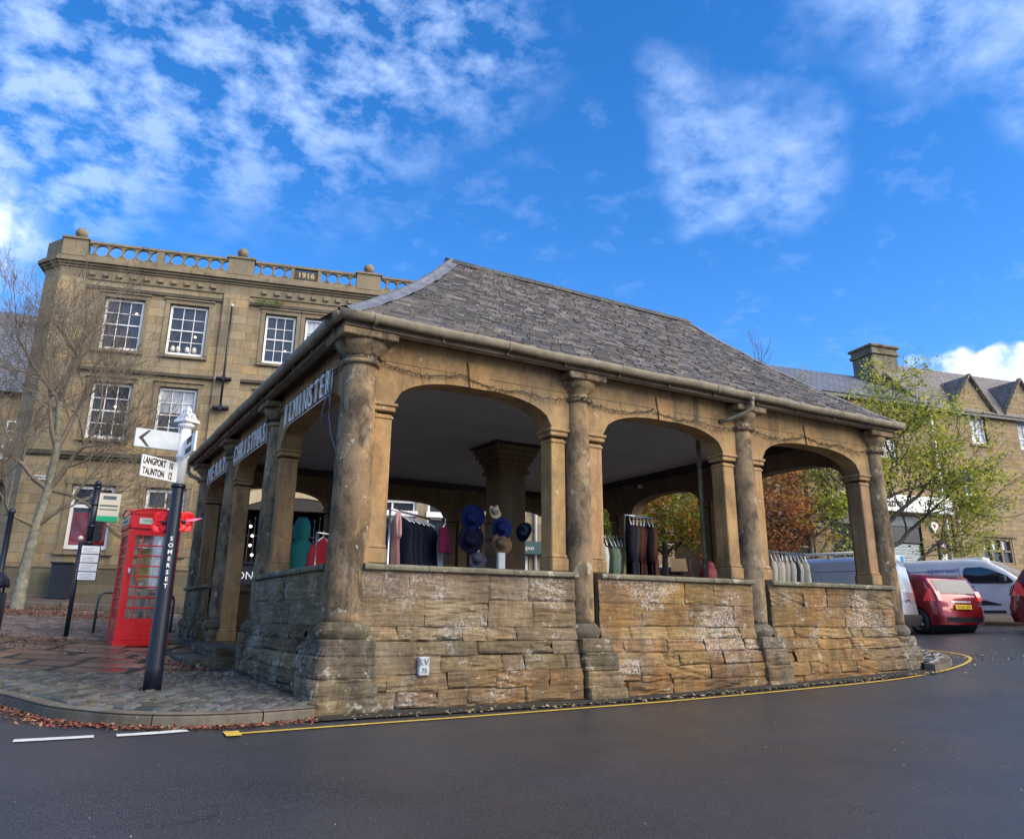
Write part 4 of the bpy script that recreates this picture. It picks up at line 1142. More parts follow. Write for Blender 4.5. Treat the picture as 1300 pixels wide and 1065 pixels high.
# ================================================================= generic walls and windows (local frame: x along, y inwards, z up)
def holed_wall(b, u0, u1, z0, z1, holes, y=0.0, depth=.22, col=None):
    us = sorted({u0, u1, *[h[0] for h in holes], *[h[1] for h in holes]}); zs = sorted({z0, z1, *[h[2] for h in holes], *[h[3] for h in holes]})
    us = [u for u in us if u0 <= u <= u1]; zs = [z for z in zs if z0 <= z <= z1]
    for i in range(len(us) - 1):
        for j in range(len(zs) - 1):
            cu, cz = (us[i] + us[i + 1]) / 2, (zs[j] + zs[j + 1]) / 2
            if any(h[0] < cu < h[1] and h[2] < cz < h[3] for h in holes): continue
            b.add([(us[i], y, zs[j]), (us[i + 1], y, zs[j]), (us[i + 1], y, zs[j + 1]), (us[i], y, zs[j + 1])], [(0, 1, 2, 3)], col=col)
    for h in holes:
        a, c, d, e = h[:4]
        b.add([(a, y, d), (c, y, d), (c, y, e), (a, y, e), (a, y + depth, d), (c, y + depth, d), (c, y + depth, e), (a, y + depth, e)],
              [(0, 4, 5, 1), (1, 5, 6, 2), (2, 6, 7, 3), (3, 7, 4, 0)], col=col)

def sash(parent, u0, u1, z0, z1, y=.10, cols=3, rows=4, pane='pane', fw=.07, bar=.022, meeting=True, blind=0, label=None, upper=None):
    """a window: white frame and glazing bars with one sheet of panes behind"""
    b = MB()
    b.box(u0, u0 + fw, y, y + .09, z0, z1); b.box(u1 - fw, u1, y, y + .09, z0, z1)
    b.box(u0 + fw, u1 - fw, y, y + .09, z1 - fw, z1); b.box(u0 + fw, u1 - fw, y - .012, y + .09, z0, z0 + fw * 1.35)
    iu0, iu1, iz0, iz1 = u0 + fw, u1 - fw, z0 + fw * 1.35, z1 - fw
    for i in range(1, cols):
        x = iu0 + (iu1 - iu0) * i / cols; b.box(x - bar / 2, x + bar / 2, y + .03, y + .06, iz0, iz1)
    if upper:      # fixed top light over a taller pane
        zt = iz0 + (iz1 - iz0) * upper
        b.box(iu0, iu1, y - .01, y + .092, zt - .05, zt + .05)
    else:
        for j in range(1, rows):
            z = iz0 + (iz1 - iz0) * j / rows; t = bar * (1.9 if meeting and j == rows // 2 else 1)
            b.box(iu0, iu1, y + (.018 if meeting and j == rows // 2 else .032), y + .062, z - t / 2, z + t / 2)
    o = b.build('window', M['white'], parent, label=label)
    p = MB(); p.box(iu0 - .02, iu1 + .02, y + .064, y + .07, iz0 - .02, iz1 + .02); p.build('pane', M[pane], o)
    if blind:
        p = MB(); zz = iz1 - (iz1 - iz0) * blind; p.box(iu0, iu1, y + .0605, y + .0632, zz, iz1); p.build('blind', M['blind'], o)
    return o

# ================================================================= LEFT BUILDING (three storeys, dated parapet)
A = empty('town_building', (-1.86, 18.49, 0), math.radians(-14.47), label='three storey golden stone building with sash windows and pierced parapet dated 1916', cat='building')
UW = 15.0
W_TOP = [(-.66, .52), (1.34, 2.52), (4.42, 5.42), (5.76, 6.76), (9.2, 10.3), (11.2, 12.3)]
holes = []
for a, c in W_TOP: holes.append((a - .03, c + .03, 8.25, 10.07)); 
W_MID = [(-.63, .52), (1.35, 2.5), (4.42, 5.42), (5.76, 6.76), (9.2, 10.3), (11.2, 12.3)]
for a, c in W_MID: holes.append((a - .03, c + .03, 5.28, 7.17))
W_GND = [(-.69, .50), (1.40, 2.55)]
for a, c in W_GND: holes.append((a - .02, c + .02, 1.84, 3.83))
GATE = (4.15, 7.9)
holes.append((GATE[0], GATE[1], 0.0, 3.3))
SHOPW = [(8.35, 9.95), (10.35, 11.95)]
for a, c in SHOPW: holes.append((a, c, 1.1, 3.86))
holes.append((13.2, 14.0, .2, 2.45)); 
b = MB(); holed_wall(b, -2.15, UW, -.8, 10.62, holes)
# chamfered left corner and the return wall running back
b.add([(-2.72, .55, -.8), (-2.15, 0, -.8), (-2.15, 0, 11.0), (-2.72, .55, 11.0)], [(0, 1, 2, 3)])
b.add([(-2.72, .55, -.8), (-2.72, 12, -.8), (-2.72, 12, 11.0), (-2.72, .55, 11.0)], [(0, 1, 2, 3)])
b.add([(UW, 0, -.8), (UW, 12, -.8), (UW, 12, 11), (UW, 0, 11)], [(0, 1, 2, 3)])
b.add([(-2.72, 12, -.8), (UW, 12, -.8), (UW, 12, 11), (-2.72, 12, 11)], [(0, 1, 2, 3)])
b.add([(-2.72, .55, 11.0), (-2.15, .002, 11.0), (UW, .002, 11.0), (UW, 12, 11.0), (-2.72, 12, 11.0)], [(0, 1, 2, 3, 4)])
wallA = b.build('wall', M['ashA'], A, fixn=False)
# pilasters rising to the cornice
for u0, u1 in ((-2.12, -1.30), (2.98, 3.82), (7.42, 8.22), (12.7, 13.5)):
    b = MB(); b.box(u0, u1, -.10, -.003, -.8, 10.6); b.build('pilaster', M['ashA'], A)
# dark room volume behind the gate and light interiors
b = MB(); b.box(GATE[0] - .3, GATE[1] + .3, 3.0, 3.05, -.5, 3.8); b.build('passage', M['dark_wood'], A)
# segmental stone arch over the gateway
b = MB(); n = 18; m = (GATE[0] + GATE[1]) / 2; hw = (GATE[1] - GATE[0]) / 2
def az(x): return 3.30 + .42 * (1 - (x / hw) ** 2)
vs = []
for i in range(n + 1):
    x = -hw + 2 * hw * i / n; nx = x / hw * .10
    vs += [(m + x, -.035, az(x)), (m + x + nx, -.035, az(x) + .38), (m + x, .25, az(x)), (m + x + nx, .25, az(x) + .38)]
fs = []
for i in range(n):
    q = i * 4; fs += [(q, q + 1, q + 5, q + 4), (q, q + 4, q + 6, q + 2), (q + 1, q + 3, q + 7, q + 5)]
b.add(vs, fs); b.build('gate_arch', M['pale_stone'], A)
# wall fill between the square hole and the arch: dark tympanum recess
b = MB(); b.add([(m - hw, -.004, 3.3), (m + hw, -.004, 3.3)] + [(m + x, -.004, az(x)) for x in [hw - 2 * hw * i / n for i in range(n + 1)]], [tuple(range(n + 3))])
b.build('tympanum', M['dark_wood'], A, fixn=False)
# iron gate with pointed bars and a navy board
g = MB()
for i in range(22):
    x = GATE[0] + .08 + i * .17; top = 2.55 + .55 * abs(math.sin(i * .28)); g.tube([(x, .12, .2), (x, .12, top)], .013, 6); g.lathe([(.0, top), (.03, top + .03), (.0, top + .13)], 6, x, .12)
for z in (.5, 1.6, 2.45): g.box(GATE[0], GATE[1], .10, .135, z, z + .04)
gate = g.build('gate', M['navy'], A)
g = MB(); g.box(GATE[0] + .1, GATE[0] + 1.9, .05, .09, .95, 1.5); bd = g.build('gate_board', M['navy'], A)
text_obj('board_letters', 'ON FOOT', M['white_sign'], bd, (GATE[0] + .95, .045, 1.2), (PI / 2, 0, 0), .34)
for i, (x, z) in enumerate(((4.62, 2.75), (4.70, 2.45), (4.66, 2.15), (4.74, 1.85))):
    b = MB(); b.ball((x, .02, z), .045); b.build('lit_bulb', M['lit'], A)
# window furniture
k = 0
for a, c in W_TOP:
    sash(A, a, c, 8.28, 10.04, blind=.33 if k == 3 else 0); k += 1
k = 0
for a, c in W_MID:
    sash(A, a, c, 5.32, 7.13, blind=.45 if k in (1, 5) else 0); k += 1
for a, c in W_GND:
    w = sash(A, a, c, 1.88, 3.80, cols=2, rows=1, upper=.69, fw=.09, bar=.05, pane='pane')
    p = MB(); iz = 2.0
    p.box(a + .10, c - .10, .155, .160, 2.02, 3.0)
    q = p.build('red_display', M['pane_red'], w)
    p = MB(); p.box((a + c) / 2 + .10, c - .24, .148, .153, 2.15, 2.85); p.build('poster', M['ink'], w)
for a, c in SHOPW:
    w = sash(A, a, c, 1.25, 3.83, cols=2, rows=1, upper=.80, fw=.09, bar=.06)
    p = MB(); p.box(a - .05, c + .05, -.06, .08, 3.28, 3.46); p.build('transom', M['white'], w)
    p = MB(); p.box(a - .03, c + .03, -.10, .1, 1.02, 1.24); p.build('sill', M['white'], w)
for a, c, z0, z1 in [(a, c, 8.28, 10.04) for a, c in W_TOP] + [(a, c, 5.32, 7.13) for a, c in W_MID]:
    b = MB()
    b.box(a - .16, a - .03, -.035, .04, z0, z1 + .02); b.box(c + .03, c + .16, -.035, .04, z0, z1 + .02)
    b.box(a - .16, c + .16, -.036, .04, z1 + .03, z1 + .17)
    b.box(a - .20, c + .20, -.09, .04, z1 + .172, z1 + .215)
    b.box(a - .16, c + .16, -.10, .03, z0 - .12, z0 - .035)
    b.build('window_surround', M['trimA'], A)
for a, c in W_GND:
    b = MB()
    b.box(a - .16, a - .02, -.03, .04, 1.84, 3.84); b.box(c + .02, c + .16, -.03, .04, 1.84, 3.84); b.box(a - .19, c + .19, -.05, .04, 3.845, 4.02)
    b.box(a - .22, c + .22, -.11, .04, 1.71, 1.835)
    b.build('window_surround', M['trimA'], A)
# small things in the upper windows: lamps glowing inside
for (u, z) in ((.30, 9.62), (2.2, 9.0), (5.15, 8.8), (.1, 6.4)):
    b = MB(); b.ball((u, .150, z), .035); b.build('room_lamp', M['lit'], A)
# lamp-lit crockery on a window board
for u in (1.55, 1.72, 2.0, 2.22):
    b = MB(); b.lathe([(.05, 8.43), (.07, 8.46), (.075, 8.56), (.05, 8.6), (.03, 8.62)], 10, u, .150); b.build('crockery', M['offwhite'], A)
# string courses, cornice, parapet
b = MB()
segs = [(-1.295, 2.975), (3.825, 7.415), (8.225, 12.695), (13.505, UW)]
for a, c in segs: b.box(a, c, -.12, .0, 7.50, 7.60)
b.box(-2.17, UW, -.16, .0, 4.70, 4.84)
b.box(-2.17, UW, -.10, .0, 4.62, 4.698)
for a, c in segs: b.box(a, c, -.07, -.002, 10.30, 10.40)
b.build('string_course', M['dark_trim'], A)
b = MB()
for y0, z0, z1 in ((.10, 10.98, 11.05), (.17, 11.05, 11.13), (.26, 11.13, 11.24), (.185, 11.24, 11.33)):
    b.box(-2.15 - y0 * .4, UW, -y0, .001, z0 + .001, z1)
    b.add([(-2.72 - y0, .55 - y0 * .4, z0), (-2.15 - y0 * .4, -y0, z0), (-2.15 - y0 * .4, -y0, z1), (-2.72 - y0, .55 - y0 * .4, z1), (-2.6, .7, z0), (-2.1, .1, z0), (-2.1, .1, z1), (-2.6, .7, z1)], [(0, 1, 2, 3), (3, 2, 6, 7), (0, 4, 5, 1), (0, 3, 7, 4)])
    b.box(-2.72 - y0, -2.72, .55 - y0 * .4, 12, z0, z1)
b.build('cornice', M['trimA'], A)
b = MB(); b.box(-2.14, UW, -.05, .0, 10.621, 10.978); b.build('frieze', M['trimA'], A)
u = -1.25
while u < UW:
    if not any(p0 - .1 < u < p1 + .0 for p0, p1 in ((2.98, 3.82), (7.42, 8.22), (12.7, 13.5))):
        b = MB(); b.box(u, u + .17, -.14, -.051, 10.74, 10.87); b.build('dentil', M['trimA'], A)
    u += .42
# parapet: solid blocks with ball finials, pierced panels of circles between
BLK = [(-2.16, -1.42), (3.0, 3.85), (7.40, 8.25), (12.7, 13.5)]
b = MB()
for a, c in BLK:
    b.box(a, c, -.20, .20, 11.33, 11.92); b.box(a - .05, c + .05, -.25, .25, 11.92, 11.985)
b.box(-1.42, UW, -.18, .0, 11.331, 11.398)
b.box(-1.37, 2.95, -.19, .02, 11.832, 11.91); b.box(3.9, 7.35, -.19, .02, 11.832, 11.91); b.box(8.3, 12.65, -.19, .02, 11.832, 11.91); b.box(13.55, UW, -.19, .02, 11.832, 11.91)
b.add([(-2.78, .50, 11.33), (-2.165, -.14, 11.33), (-2.165, -.14, 11.93), (-2.78, .50, 11.93), (-2.5, .8, 11.33), (-2.165, .3, 11.33), (-2.165, .3, 11.93), (-2.5, .8, 11.93)], [(0, 1, 2, 3), (4, 5, 6, 7), (3, 2, 6, 7)])
b.box(-2.78, -2.5, .505, 3.5, 11.33, 11.90)
b.build('parapet', M['trimA'], A)
def circle_panel(u0, u1, n, z0=11.40, z1=11.83, y0=-.15, y1=-.03):
    """stone slab pierced by a row of round holes, with tiny holes between them"""
    b = MB(); w = (u1 - u0) / n; r = min(w, z1 - z0) * .46; K = 20
    cz = (z0 + z1) / 2
    for i in range(n + 1):
        cx = u0 + i * w; a, c = cx - w / 2, cx + w / 2
        t0, t1 = (-PI / 2, PI / 2) if i == 0 else (PI / 2, 3 * PI / 2) if i == n else (0, 2 * PI)
        full = 0 < i < n; NK = K if full else K // 2 + 1
        T = [t0 + (t1 - t0) * (k + (.5 if full else 0)) / (K if full else K // 2) for k in range(NK)]
        ring = [(cx + r * math.cos(t), cz + r * math.sin(t)) for t in T]
        outer = []
        for t in T:
            dx, dz = math.cos(t), math.sin(t)
            s = min((w / 2) / abs(dx) if abs(dx) > 1e-6 else 9, ((z1 - z0) / 2) / abs(dz) if abs(dz) > 1e-6 else 9)
            outer.append((cx + dx * s, cz + dz * s))
        for y in (y0, y1):
            vs = [(x, y, z) for x, z in ring] + [(x, y, z) for x, z in outer]
            b.add(vs, [(k, (k + 1) % NK, NK + (k + 1) % NK, NK + k) for k in range(NK if full else NK - 1)])
        b.add([(x, y, z) for y in (y0, y1) for x, z in ring], [(k, (k + 1) % NK, NK + (k + 1) % NK, NK + k) for k in range(NK if full else NK - 1)], True)
        ro = r + .035
        b.tube([(cx + ro * math.cos(t), y0 - .006, cz + ro * math.sin(t)) for t in [t0 + (t1 - t0) * q / 16 for q in range(17)]], .012, 5, caps=False)
        if full or i == n: b.box(a - .010, a + .010, y0 - .01, y1, z0, z1)
    return b.build('pierced_panel', M['trimA'], A)
circle_panel(-1.41, .70, 5); b = MB(); b.box(.70, .94, -.17, .0, 11.40, 11.83); b.build('parapet_block', M['trimA'], A)
circle_panel(.94, 2.99, 5)
circle_panel(3.9, 5.10, 3); circle_panel(6.15, 7.36, 3); circle_panel(8.3, 10.2, 5); circle_panel(10.5, 12.6, 5); circle_panel(13.6, 14.9, 3)
b = MB(); b.box(5.10, 5.22, -.17, .0, 11.40, 11.83); b.box(6.03, 6.15, -.17, .0, 11.40, 11.83); b.build('parapet_block', M['trimA'], A)
b = MB(); b.box(5.22, 6.03, -.12, -.06, 11.45, 11.76); dp = b.build('date_panel', M['dark_trim'], A)
text_obj('date_numerals', '1916', M['pale_stone'], dp, (5.625, -.122, 11.60), (PI / 2, 0, 0), .27, .012, font_bold=.008, sx=1.1)
for a, c in BLK:
    u = (a + c) / 2 if a > -1 else -1.6
    if a < -1: u = -1.72
    b = MB(); b.lathe([(.14, 11.97), (.13, 12.0), (.07, 12.03), (.07, 12.06)], 14, u, .02); b.ball((u, .02, 12.22), .19, 20); b.build('ball_finial', M['trimA'], A)
# plinth of greyer stone
b = MB(); b.box(-2.17, 3.9, -.12, -.104, -.8, 1.32); b.build('plinth', M['dark_trim'] if False else ashlar('ashlar_plinth', [(.15, .13, .08), (.20, .17, .10), (.24, .20, .13), (.26, .21, .12)], wash=(.13, .135, .10), washamt=.6), A)
b = MB(); b.box(-2.18, 3.9, -.15, -.103, 1.32, 1.38); b.build('plinth_cap', M['trimA'], A)
# tuft of grass growing on the string course
b = MB()
for i in range(260):
    u = 4.0 + R.random() * .95; d = R.uniform(.04, .22); x = R.gauss(0, .05); b.add([(u, -.10 - d * .4, 10.42), (u + .014, -.10 - d * .4, 10.42), (u + x, -.12 - d, 10.42 + R.uniform(-.22, .16))], [(0, 1, 2)], col=(R.uniform(.04, .12), R.uniform(.12, .22), .03, 1))
gr = b.build('wall_grass', M['leaf'], None, label='tuft of green grass growing on the ledge below the dated parapet', cat='grass', kind='stuff', fixn=False)
gr.location = A.location; gr.rotation_euler = A.rotation_euler
# shop on the right-hand part of the ground floor (seen through the hall)
b = MB(); b.box(13.0, 14.95, -.35, -.0, 2.12, 2.55); fs_ = b.build('shop_fascia', simple('shop_green', (.015, .06, .055), .4), A)
text_obj('fascia_letters', 'campus', M['offwhite'], fs_, (13.75, -.353, 2.33), (PI / 2, 0, 0), .22)
b = MB(); b.box(13.22, 13.98, .05, .08, .3, 2.1); d = b.build('shop_door', M['white'], A)
b = MB(); b.box(13.32, 13.55, .04, .05, .9, 2.0); b.box(13.64, 13.88, .04, .05, .9, 2.0); b.build('pane', M['pane'], d)
b = MB(); b.tube([(14.22, -.08, .2), (14.22, -.08, 10.9)], .055, 8); b.build('drainpipe', M['white'], A)
# street name plate on the corner
b = MB(); b.bbox(-1.95, -1.12, -.03, .0, 3.9, 4.03, .006)
sn = b.build('street_name_plate', M['white_sign'], A); sn.location = (.06, -.11, .0)
text_obj('plate_letters', 'DENHAM ST', M['ink'], sn, (-1.53, -.034, 3.965), (PI / 2, 0, 0), .11)

# black flag pole standing out from the pilaster on its own brackets
fpole = empty('flagpole', FO + FD * 3.3 + FN * -.32 + Vector((0, 0, 6.4)), math.radians(-14.47), label='slim black flagpole with gilt tip bracketed to the pilaster', cat='flagpole')
b = MB(); b.tube([(0, 0, 0), (-.0, -.06, 3.62)], [.04, .032], 10); b.build('pole', M['black'], fpole)
b = MB(); b.box(-.26, .26, .0, .21, .10, .17); b.box(-.05, .05, -.05, .21, .04, .23); b.build('bracket', M['black'], fpole)
b = MB(); b.box(-.24, .24, .0, .21, 1.10, 1.16); b.box(-.05, .05, -.06, .21, 1.05, 1.22); b.build('bracket', M['black'], fpole)
b = MB(); b.ball((0, -.062, 3.68), .06); b.build('tip', M['offwhite'], fpole)

# ================================================================= FAR LEFT BUILDING (blue slate roof)
Cb = empty('slate_roofed_house', (-8.2, 31.0, 0), math.radians(-8), label='distant stone house with blue slate roof left of the parapet building', cat='house')
b = MB(); b.box(-9, 6, 0, 9, -.5, 9.3); b.build('wall', M['ashB'], Cb)
b = MB(); b.add([(-9.3, -.35, 9.2), (6.3, -.35, 9.2), (6.3, 4.5, 14.4), (-9.3, 4.5, 14.4), (6.3, 9.3, 9.2), (-9.3, 9.3, 9.2)], [(0, 1, 2, 3), (3, 2, 4, 5), (0, 3, 5), (1, 4, 2)]); b.build('roof', M['tiles_blue'], Cb)
for u in (-3.2, .2, 3.0): sash(Cb, u, u + 1.1, 6.3, 8.0, y=-.04)
b = MB(); b.box(-6, 5.5, -.6, -.02, 4.6, 5.2); b.box(-6, 5.5, -.7, -.02, 5.2, 5.35); b.build('shop_fascia', M['dark_trim'], Cb)
for u in (-3.5, -1.0, 1.5, 3.8): sash(Cb, u, u + 1.9, 1.6, 4.3, y=-.05, cols=2, rows=1, upper=.75)
b = MB(); b.box(-.35, .35, 3.9, 4.6, 13.6, 15.6); b.build('chimney', M['dark_trim'], Cb).location = (-5, 0, 0)
# ================================================================= STREET FURNITURE ON THE LEFT
# ---- red telephone kiosk, now housing a defibrillator
KX, KY = -1.26, 7.86; KZ = G(KX, KY) + .10
K = empty('telephone_box', (KX, KY, KZ), math.radians(3.5), label='red telephone box with domed roof and many small panes behind the black signpost', cat='telephone box')
def kiosk():
    H = .45
    b = MB(); b.bbox(-.47, .47, -.47, .47, 0, .10, .01); b.bbox(-.455, .455, -.455, .455, .10, .30, .008); b.build('base', M['red'], K)
    b = MB()
    for sx in (-1, 1):
        for sy in (-1, 1):
            b.bbox(sx * .445 - .055 if sx > 0 else -.50 + .055, sx * .445 + .0 if sx > 0 else -.39 + .045, (sy * .445 - .055) if sy > 0 else -.445, .445 if sy > 0 else -.39, .30, 2.08, .006)
    b.build('corner_posts', M['red'], K)
    # one glazed side: frame + bars + glass
    for side in range(4):
        rz = side * PI / 2; Rm = Matrix.Rotation(rz, 4, 'Z')
        nm = 'door' if side == 0 else 'glazed_side'
        b = MB(); y = -.435
        def bx(x0, x1, z0, z1, d0=0.0, d1=.035):
            b.box(x0, x1, y + d0, y + d1, z0, z1)
        bx(-.39, -.315, .30, 2.08); bx(.315, .39, .30, 2.08); bx(-.315, .315, .30, .48); bx(-.315, .315, 1.96, 2.08)
        for i in range(1, 8):
            z = .48 + 1.48 * i / 8; bx(-.315, .315, z - .012, z + .012, .004, .03)
        for x in (-.20, .20): bx(x - .010, x + .010, .48, 1.96, .006, .028)
        o = b.build(nm, M['red'], K); o.rotation_euler = (0, 0, rz)
        g = MB(); g.box(-.315, .315, y + .016, y + .02, .48, 1.96); gl = g.build('glass', M['clear'], o)
        if side == 0:
            h = MB(); h.bbox(-.375, -.335, y - .045, y, 1.28, 1.36, .006); h.tube([(-.355, y - .03, 1.20), (-.355, y - .03, 1.36)], .012, 8); h.build('handle', M['chrome'], o)
        # head: fascia with sign slot and curved pediment
        b = MB(); yy = -.47
        b.bbox(-.47, .47, yy, yy + .06, 2.08, 2.14, .006)
        b.box(-.44, .44, yy + .012, yy + .055, 2.14, 2.34)
        pts = [(-.46, 2.34)] + [(-.46 + .92 * i / 14, 2.36 + .085 * math.sin(PI * i / 14)) for i in range(15)] + [(.46, 2.34)]
        b.prism(pts, yy - .004, yy + .05, 'y')
        pts2 = [(-.48 + .96 * i / 14, 2.362 + .088 * math.sin(PI * i / 14)) for i in range(15)]
        pts2 = pts2 + [(x, z + .022) for x, z in pts2[::-1]]
        b.prism(pts2, yy - .02, yy + .05, 'y')
        f = b.build('pediment', M['red'], K); f.rotation_euler = (0, 0, rz)
        s = MB(); s.box(-.30, .30, yy + .002, yy + .011, 2.165, 2.275); so = s.build('sign_panel', M['offwhite'], f)
        text_obj('sign_letters', 'DEFIBRILLATOR', M['teal_ink'], so, (0, yy + .0, 2.22), (PI / 2, 0, 0), .085, .002, sx=.86)
        if side == 0:
            s = MB(); s.ball((0, yy - .004, 2.37), .03, sc=(1, .5, 1.2)); s.build('crown_emblem', simple('gilt', (.35, .25, .08), .4, metal=.5), f)
    b = MB(); n = 10; vs = []; fs = []
    for j in range(n + 1):
        for i in range(n + 1):
            x, y = -.47 + .94 * i / n, -.47 + .94 * j / n
            vs.append((x, y, 2.375 + .115 * (math.sin(PI * i / n) * .5 + math.sin(PI * j / n) * .5) - .02 * (abs(x * y) / .22) ** 3))
    for j in range(n):
        for i in range(n): fs.append((j * (n + 1) + i, j * (n + 1) + i + 1, (j + 1) * (n + 1) + i + 1, (j + 1) * (n + 1) + i))
    b.add(vs, fs, True); b.build('domed_roof', M['red'], K)
    b = MB(); b.bbox(-.14, .14, .18, .34, 1.15, 1.75, .01); b.build('yellow_cabinet', simple('cabinet_yellow', (.75, .60, .02), .4), K)
    b = MB(); b.box(-.38, .38, .36, .385, .35, 1.95) if False else b.bbox(-.20, -.05, .30, .38, .9, 1.3, .005); b.build('notice', M['offwhite'], K)
M['teal_ink'] = simple('teal_ink', (.02, .30, .28), .5, var=.0)
kiosk()

# ---- black and white fingerpost
SX, SY = -1.69, 1.43; SZ = G(SX, SY) + .11
S = empty('signpost', (SX, SY, SZ), 0, label='tall black and white road fingerpost lettered SOMERSET at the kerb corner', cat='signpost')
zz = lambda z: z - SZ
b = MB(); b.lathe([(.098, 0), (.098, .25), (.092, .6), (.084, 1.2), (.070, 2.0), (.066, zz(1.50)), (.066, zz(1.52))], 24, smooth=True)
b.lathe([(.064, zz(1.46)), (.085, zz(1.48)), (.085, zz(1.50)), (.064, zz(1.52))], 20); b.build('black_post', M['navy'], S)
b = MB(); b.lathe([(.066, zz(1.52)), (.066, zz(1.83)), (.078, zz(1.84)), (.078, zz(1.865)), (.062, zz(1.88)), (.062, zz(2.20))], 24)
b.build('white_head', M['white_sign'], S)
b = MB(); b.lathe([(.062, zz(2.20)), (.085, zz(2.215)), (.10, zz(2.235)), (.10, zz(2.25)), (.075, zz(2.265)), (.065, zz(2.275)), (.10, zz(2.29)), (.10, zz(2.295))], 24); col_ = b.build('collar', M['white_sign'], S)
b = MB(); a_ = .125; z0_, z1_ = zz(2.30), zz(2.50)
ang = math.radians(32)
sq = [(a_ * math.cos(ang + PI / 4 + i * PI / 2) * 1.2, a_ * math.sin(ang + PI / 4 + i * PI / 2) * 1.2) for i in range(4)]
b.add([(x, y, z0_) for x, y in sq] + [(x, y, z0_ - .02) for x, y in sq] + [(0, 0, z1_)], [(0, 1, 8), (1, 2, 8), (2, 3, 8), (3, 0, 8), (0, 4, 5, 1), (1, 5, 6, 2), (2, 6, 7, 3), (3, 7, 4, 0), (4, 7, 6, 5)])
fin = b.build('finial', M['white_sign'], S)
for i in range(4):
    t = ang + PI / 2 * i + PI / 2
    nrm = Vector((math.cos(t), math.sin(t), 0)); 
    tilt = math.atan2(a_ * .85, z1_ - z0_)
    for txt, zf, s in (('C C C', .14, .075), ('S S', .50, .070)):
        r_ = .1065 * 1.2 * (1 - zf) * .84 + .003
        text_obj('finial_letters', txt, M['ink'], fin, (nrm.x * r_, nrm.y * r_, z0_ + zf * (z1_ - z0_) + .015), (PI / 2 - tilt, 0, t + PI / 2), s, .001, sx=.9)
def finger(name, dirv, L, z, h, lines, s, facing, th=.022, start=.06, mat='white_sign'):
    d = Vector((*dirv, 0)).normalized(); rz = math.atan2(d.y, d.x)
    b = MB(); b.bbox(start, start + L, -th / 2, th / 2, z - h / 2, z + h / 2, .004)
    o = b.build(name, M[mat], S); o.rotation_euler = (0, 0, rz)
    for side in (-1, 1):
        for i, ln in enumerate(lines):
            zl = z + (h / 2) - h * (i + .5) / len(lines)
            wd_ = ln.split(); xo = [0.0] if len(wd_) == 1 else [-.075, .185]
            for w_, xx in zip(wd_, xo):
                xc = start + L / 2 + (.02 if len(wd_) > 1 else 0)
                text_obj('arm_letters', w_, M['ink'], o, (xc + (xx if side < 0 else -xx), side * (th / 2 + .0035), zl), (PI / 2, 0, 0 if side < 0 else PI), s, .0015, font_bold=.0025, sx=.60)
    # rim
    return o
finger('sign_arm', (-.77, -.64), .56, zz(1.645), .245, ['LANGPORT  10', 'TAUNTON    12'], .112, 0)
finger('sign_arm', (.05, -1), .62, zz(1.93), .24, ['SHEPTON', 'LANGRIDGE'], .10, 0)
ch = finger('chevron_arm', (-1, -.06), .50, zz(2.03), .225, [], .1, 0, mat='chev_grey' if 'chev_grey' in M else 'offwhite')
ch.data.materials[0] = simple('chevron_grey', (.50, .54, .54), .45, var=.12, nscale=9)
b = MB()
for s in (-1, 1): b.prism([(.52, zz(2.03)), (.42, zz(2.13)), (.46, zz(2.13)) if False else (.39, zz(2.13)), (.47, zz(2.03)), (.39, zz(1.93)), (.42, zz(1.93))], s * .0115, s * .0135, 'y')
b.build('chevron', M['ink'], ch)
d2c = Vector((EYE.x - SX, EYE.y - SY, 0)).normalized(); la = math.atan2(d2c.y, d2c.x)
for i, c_ in enumerate('SOMERSET'):
    z = zz(.86) - i * .077
    r_ = .104 - (z - .6) * .0285 if z < 2.0 else .078
    r_ = .084 - .0175 * (z - 1.2) + .002
    q = text_obj('post_letters', c_, M['white_sign'], S, (d2c.x * r_, d2c.y * r_, z), (PI / 2, 0, la + PI / 2), .066, .003, font_bold=.0015)
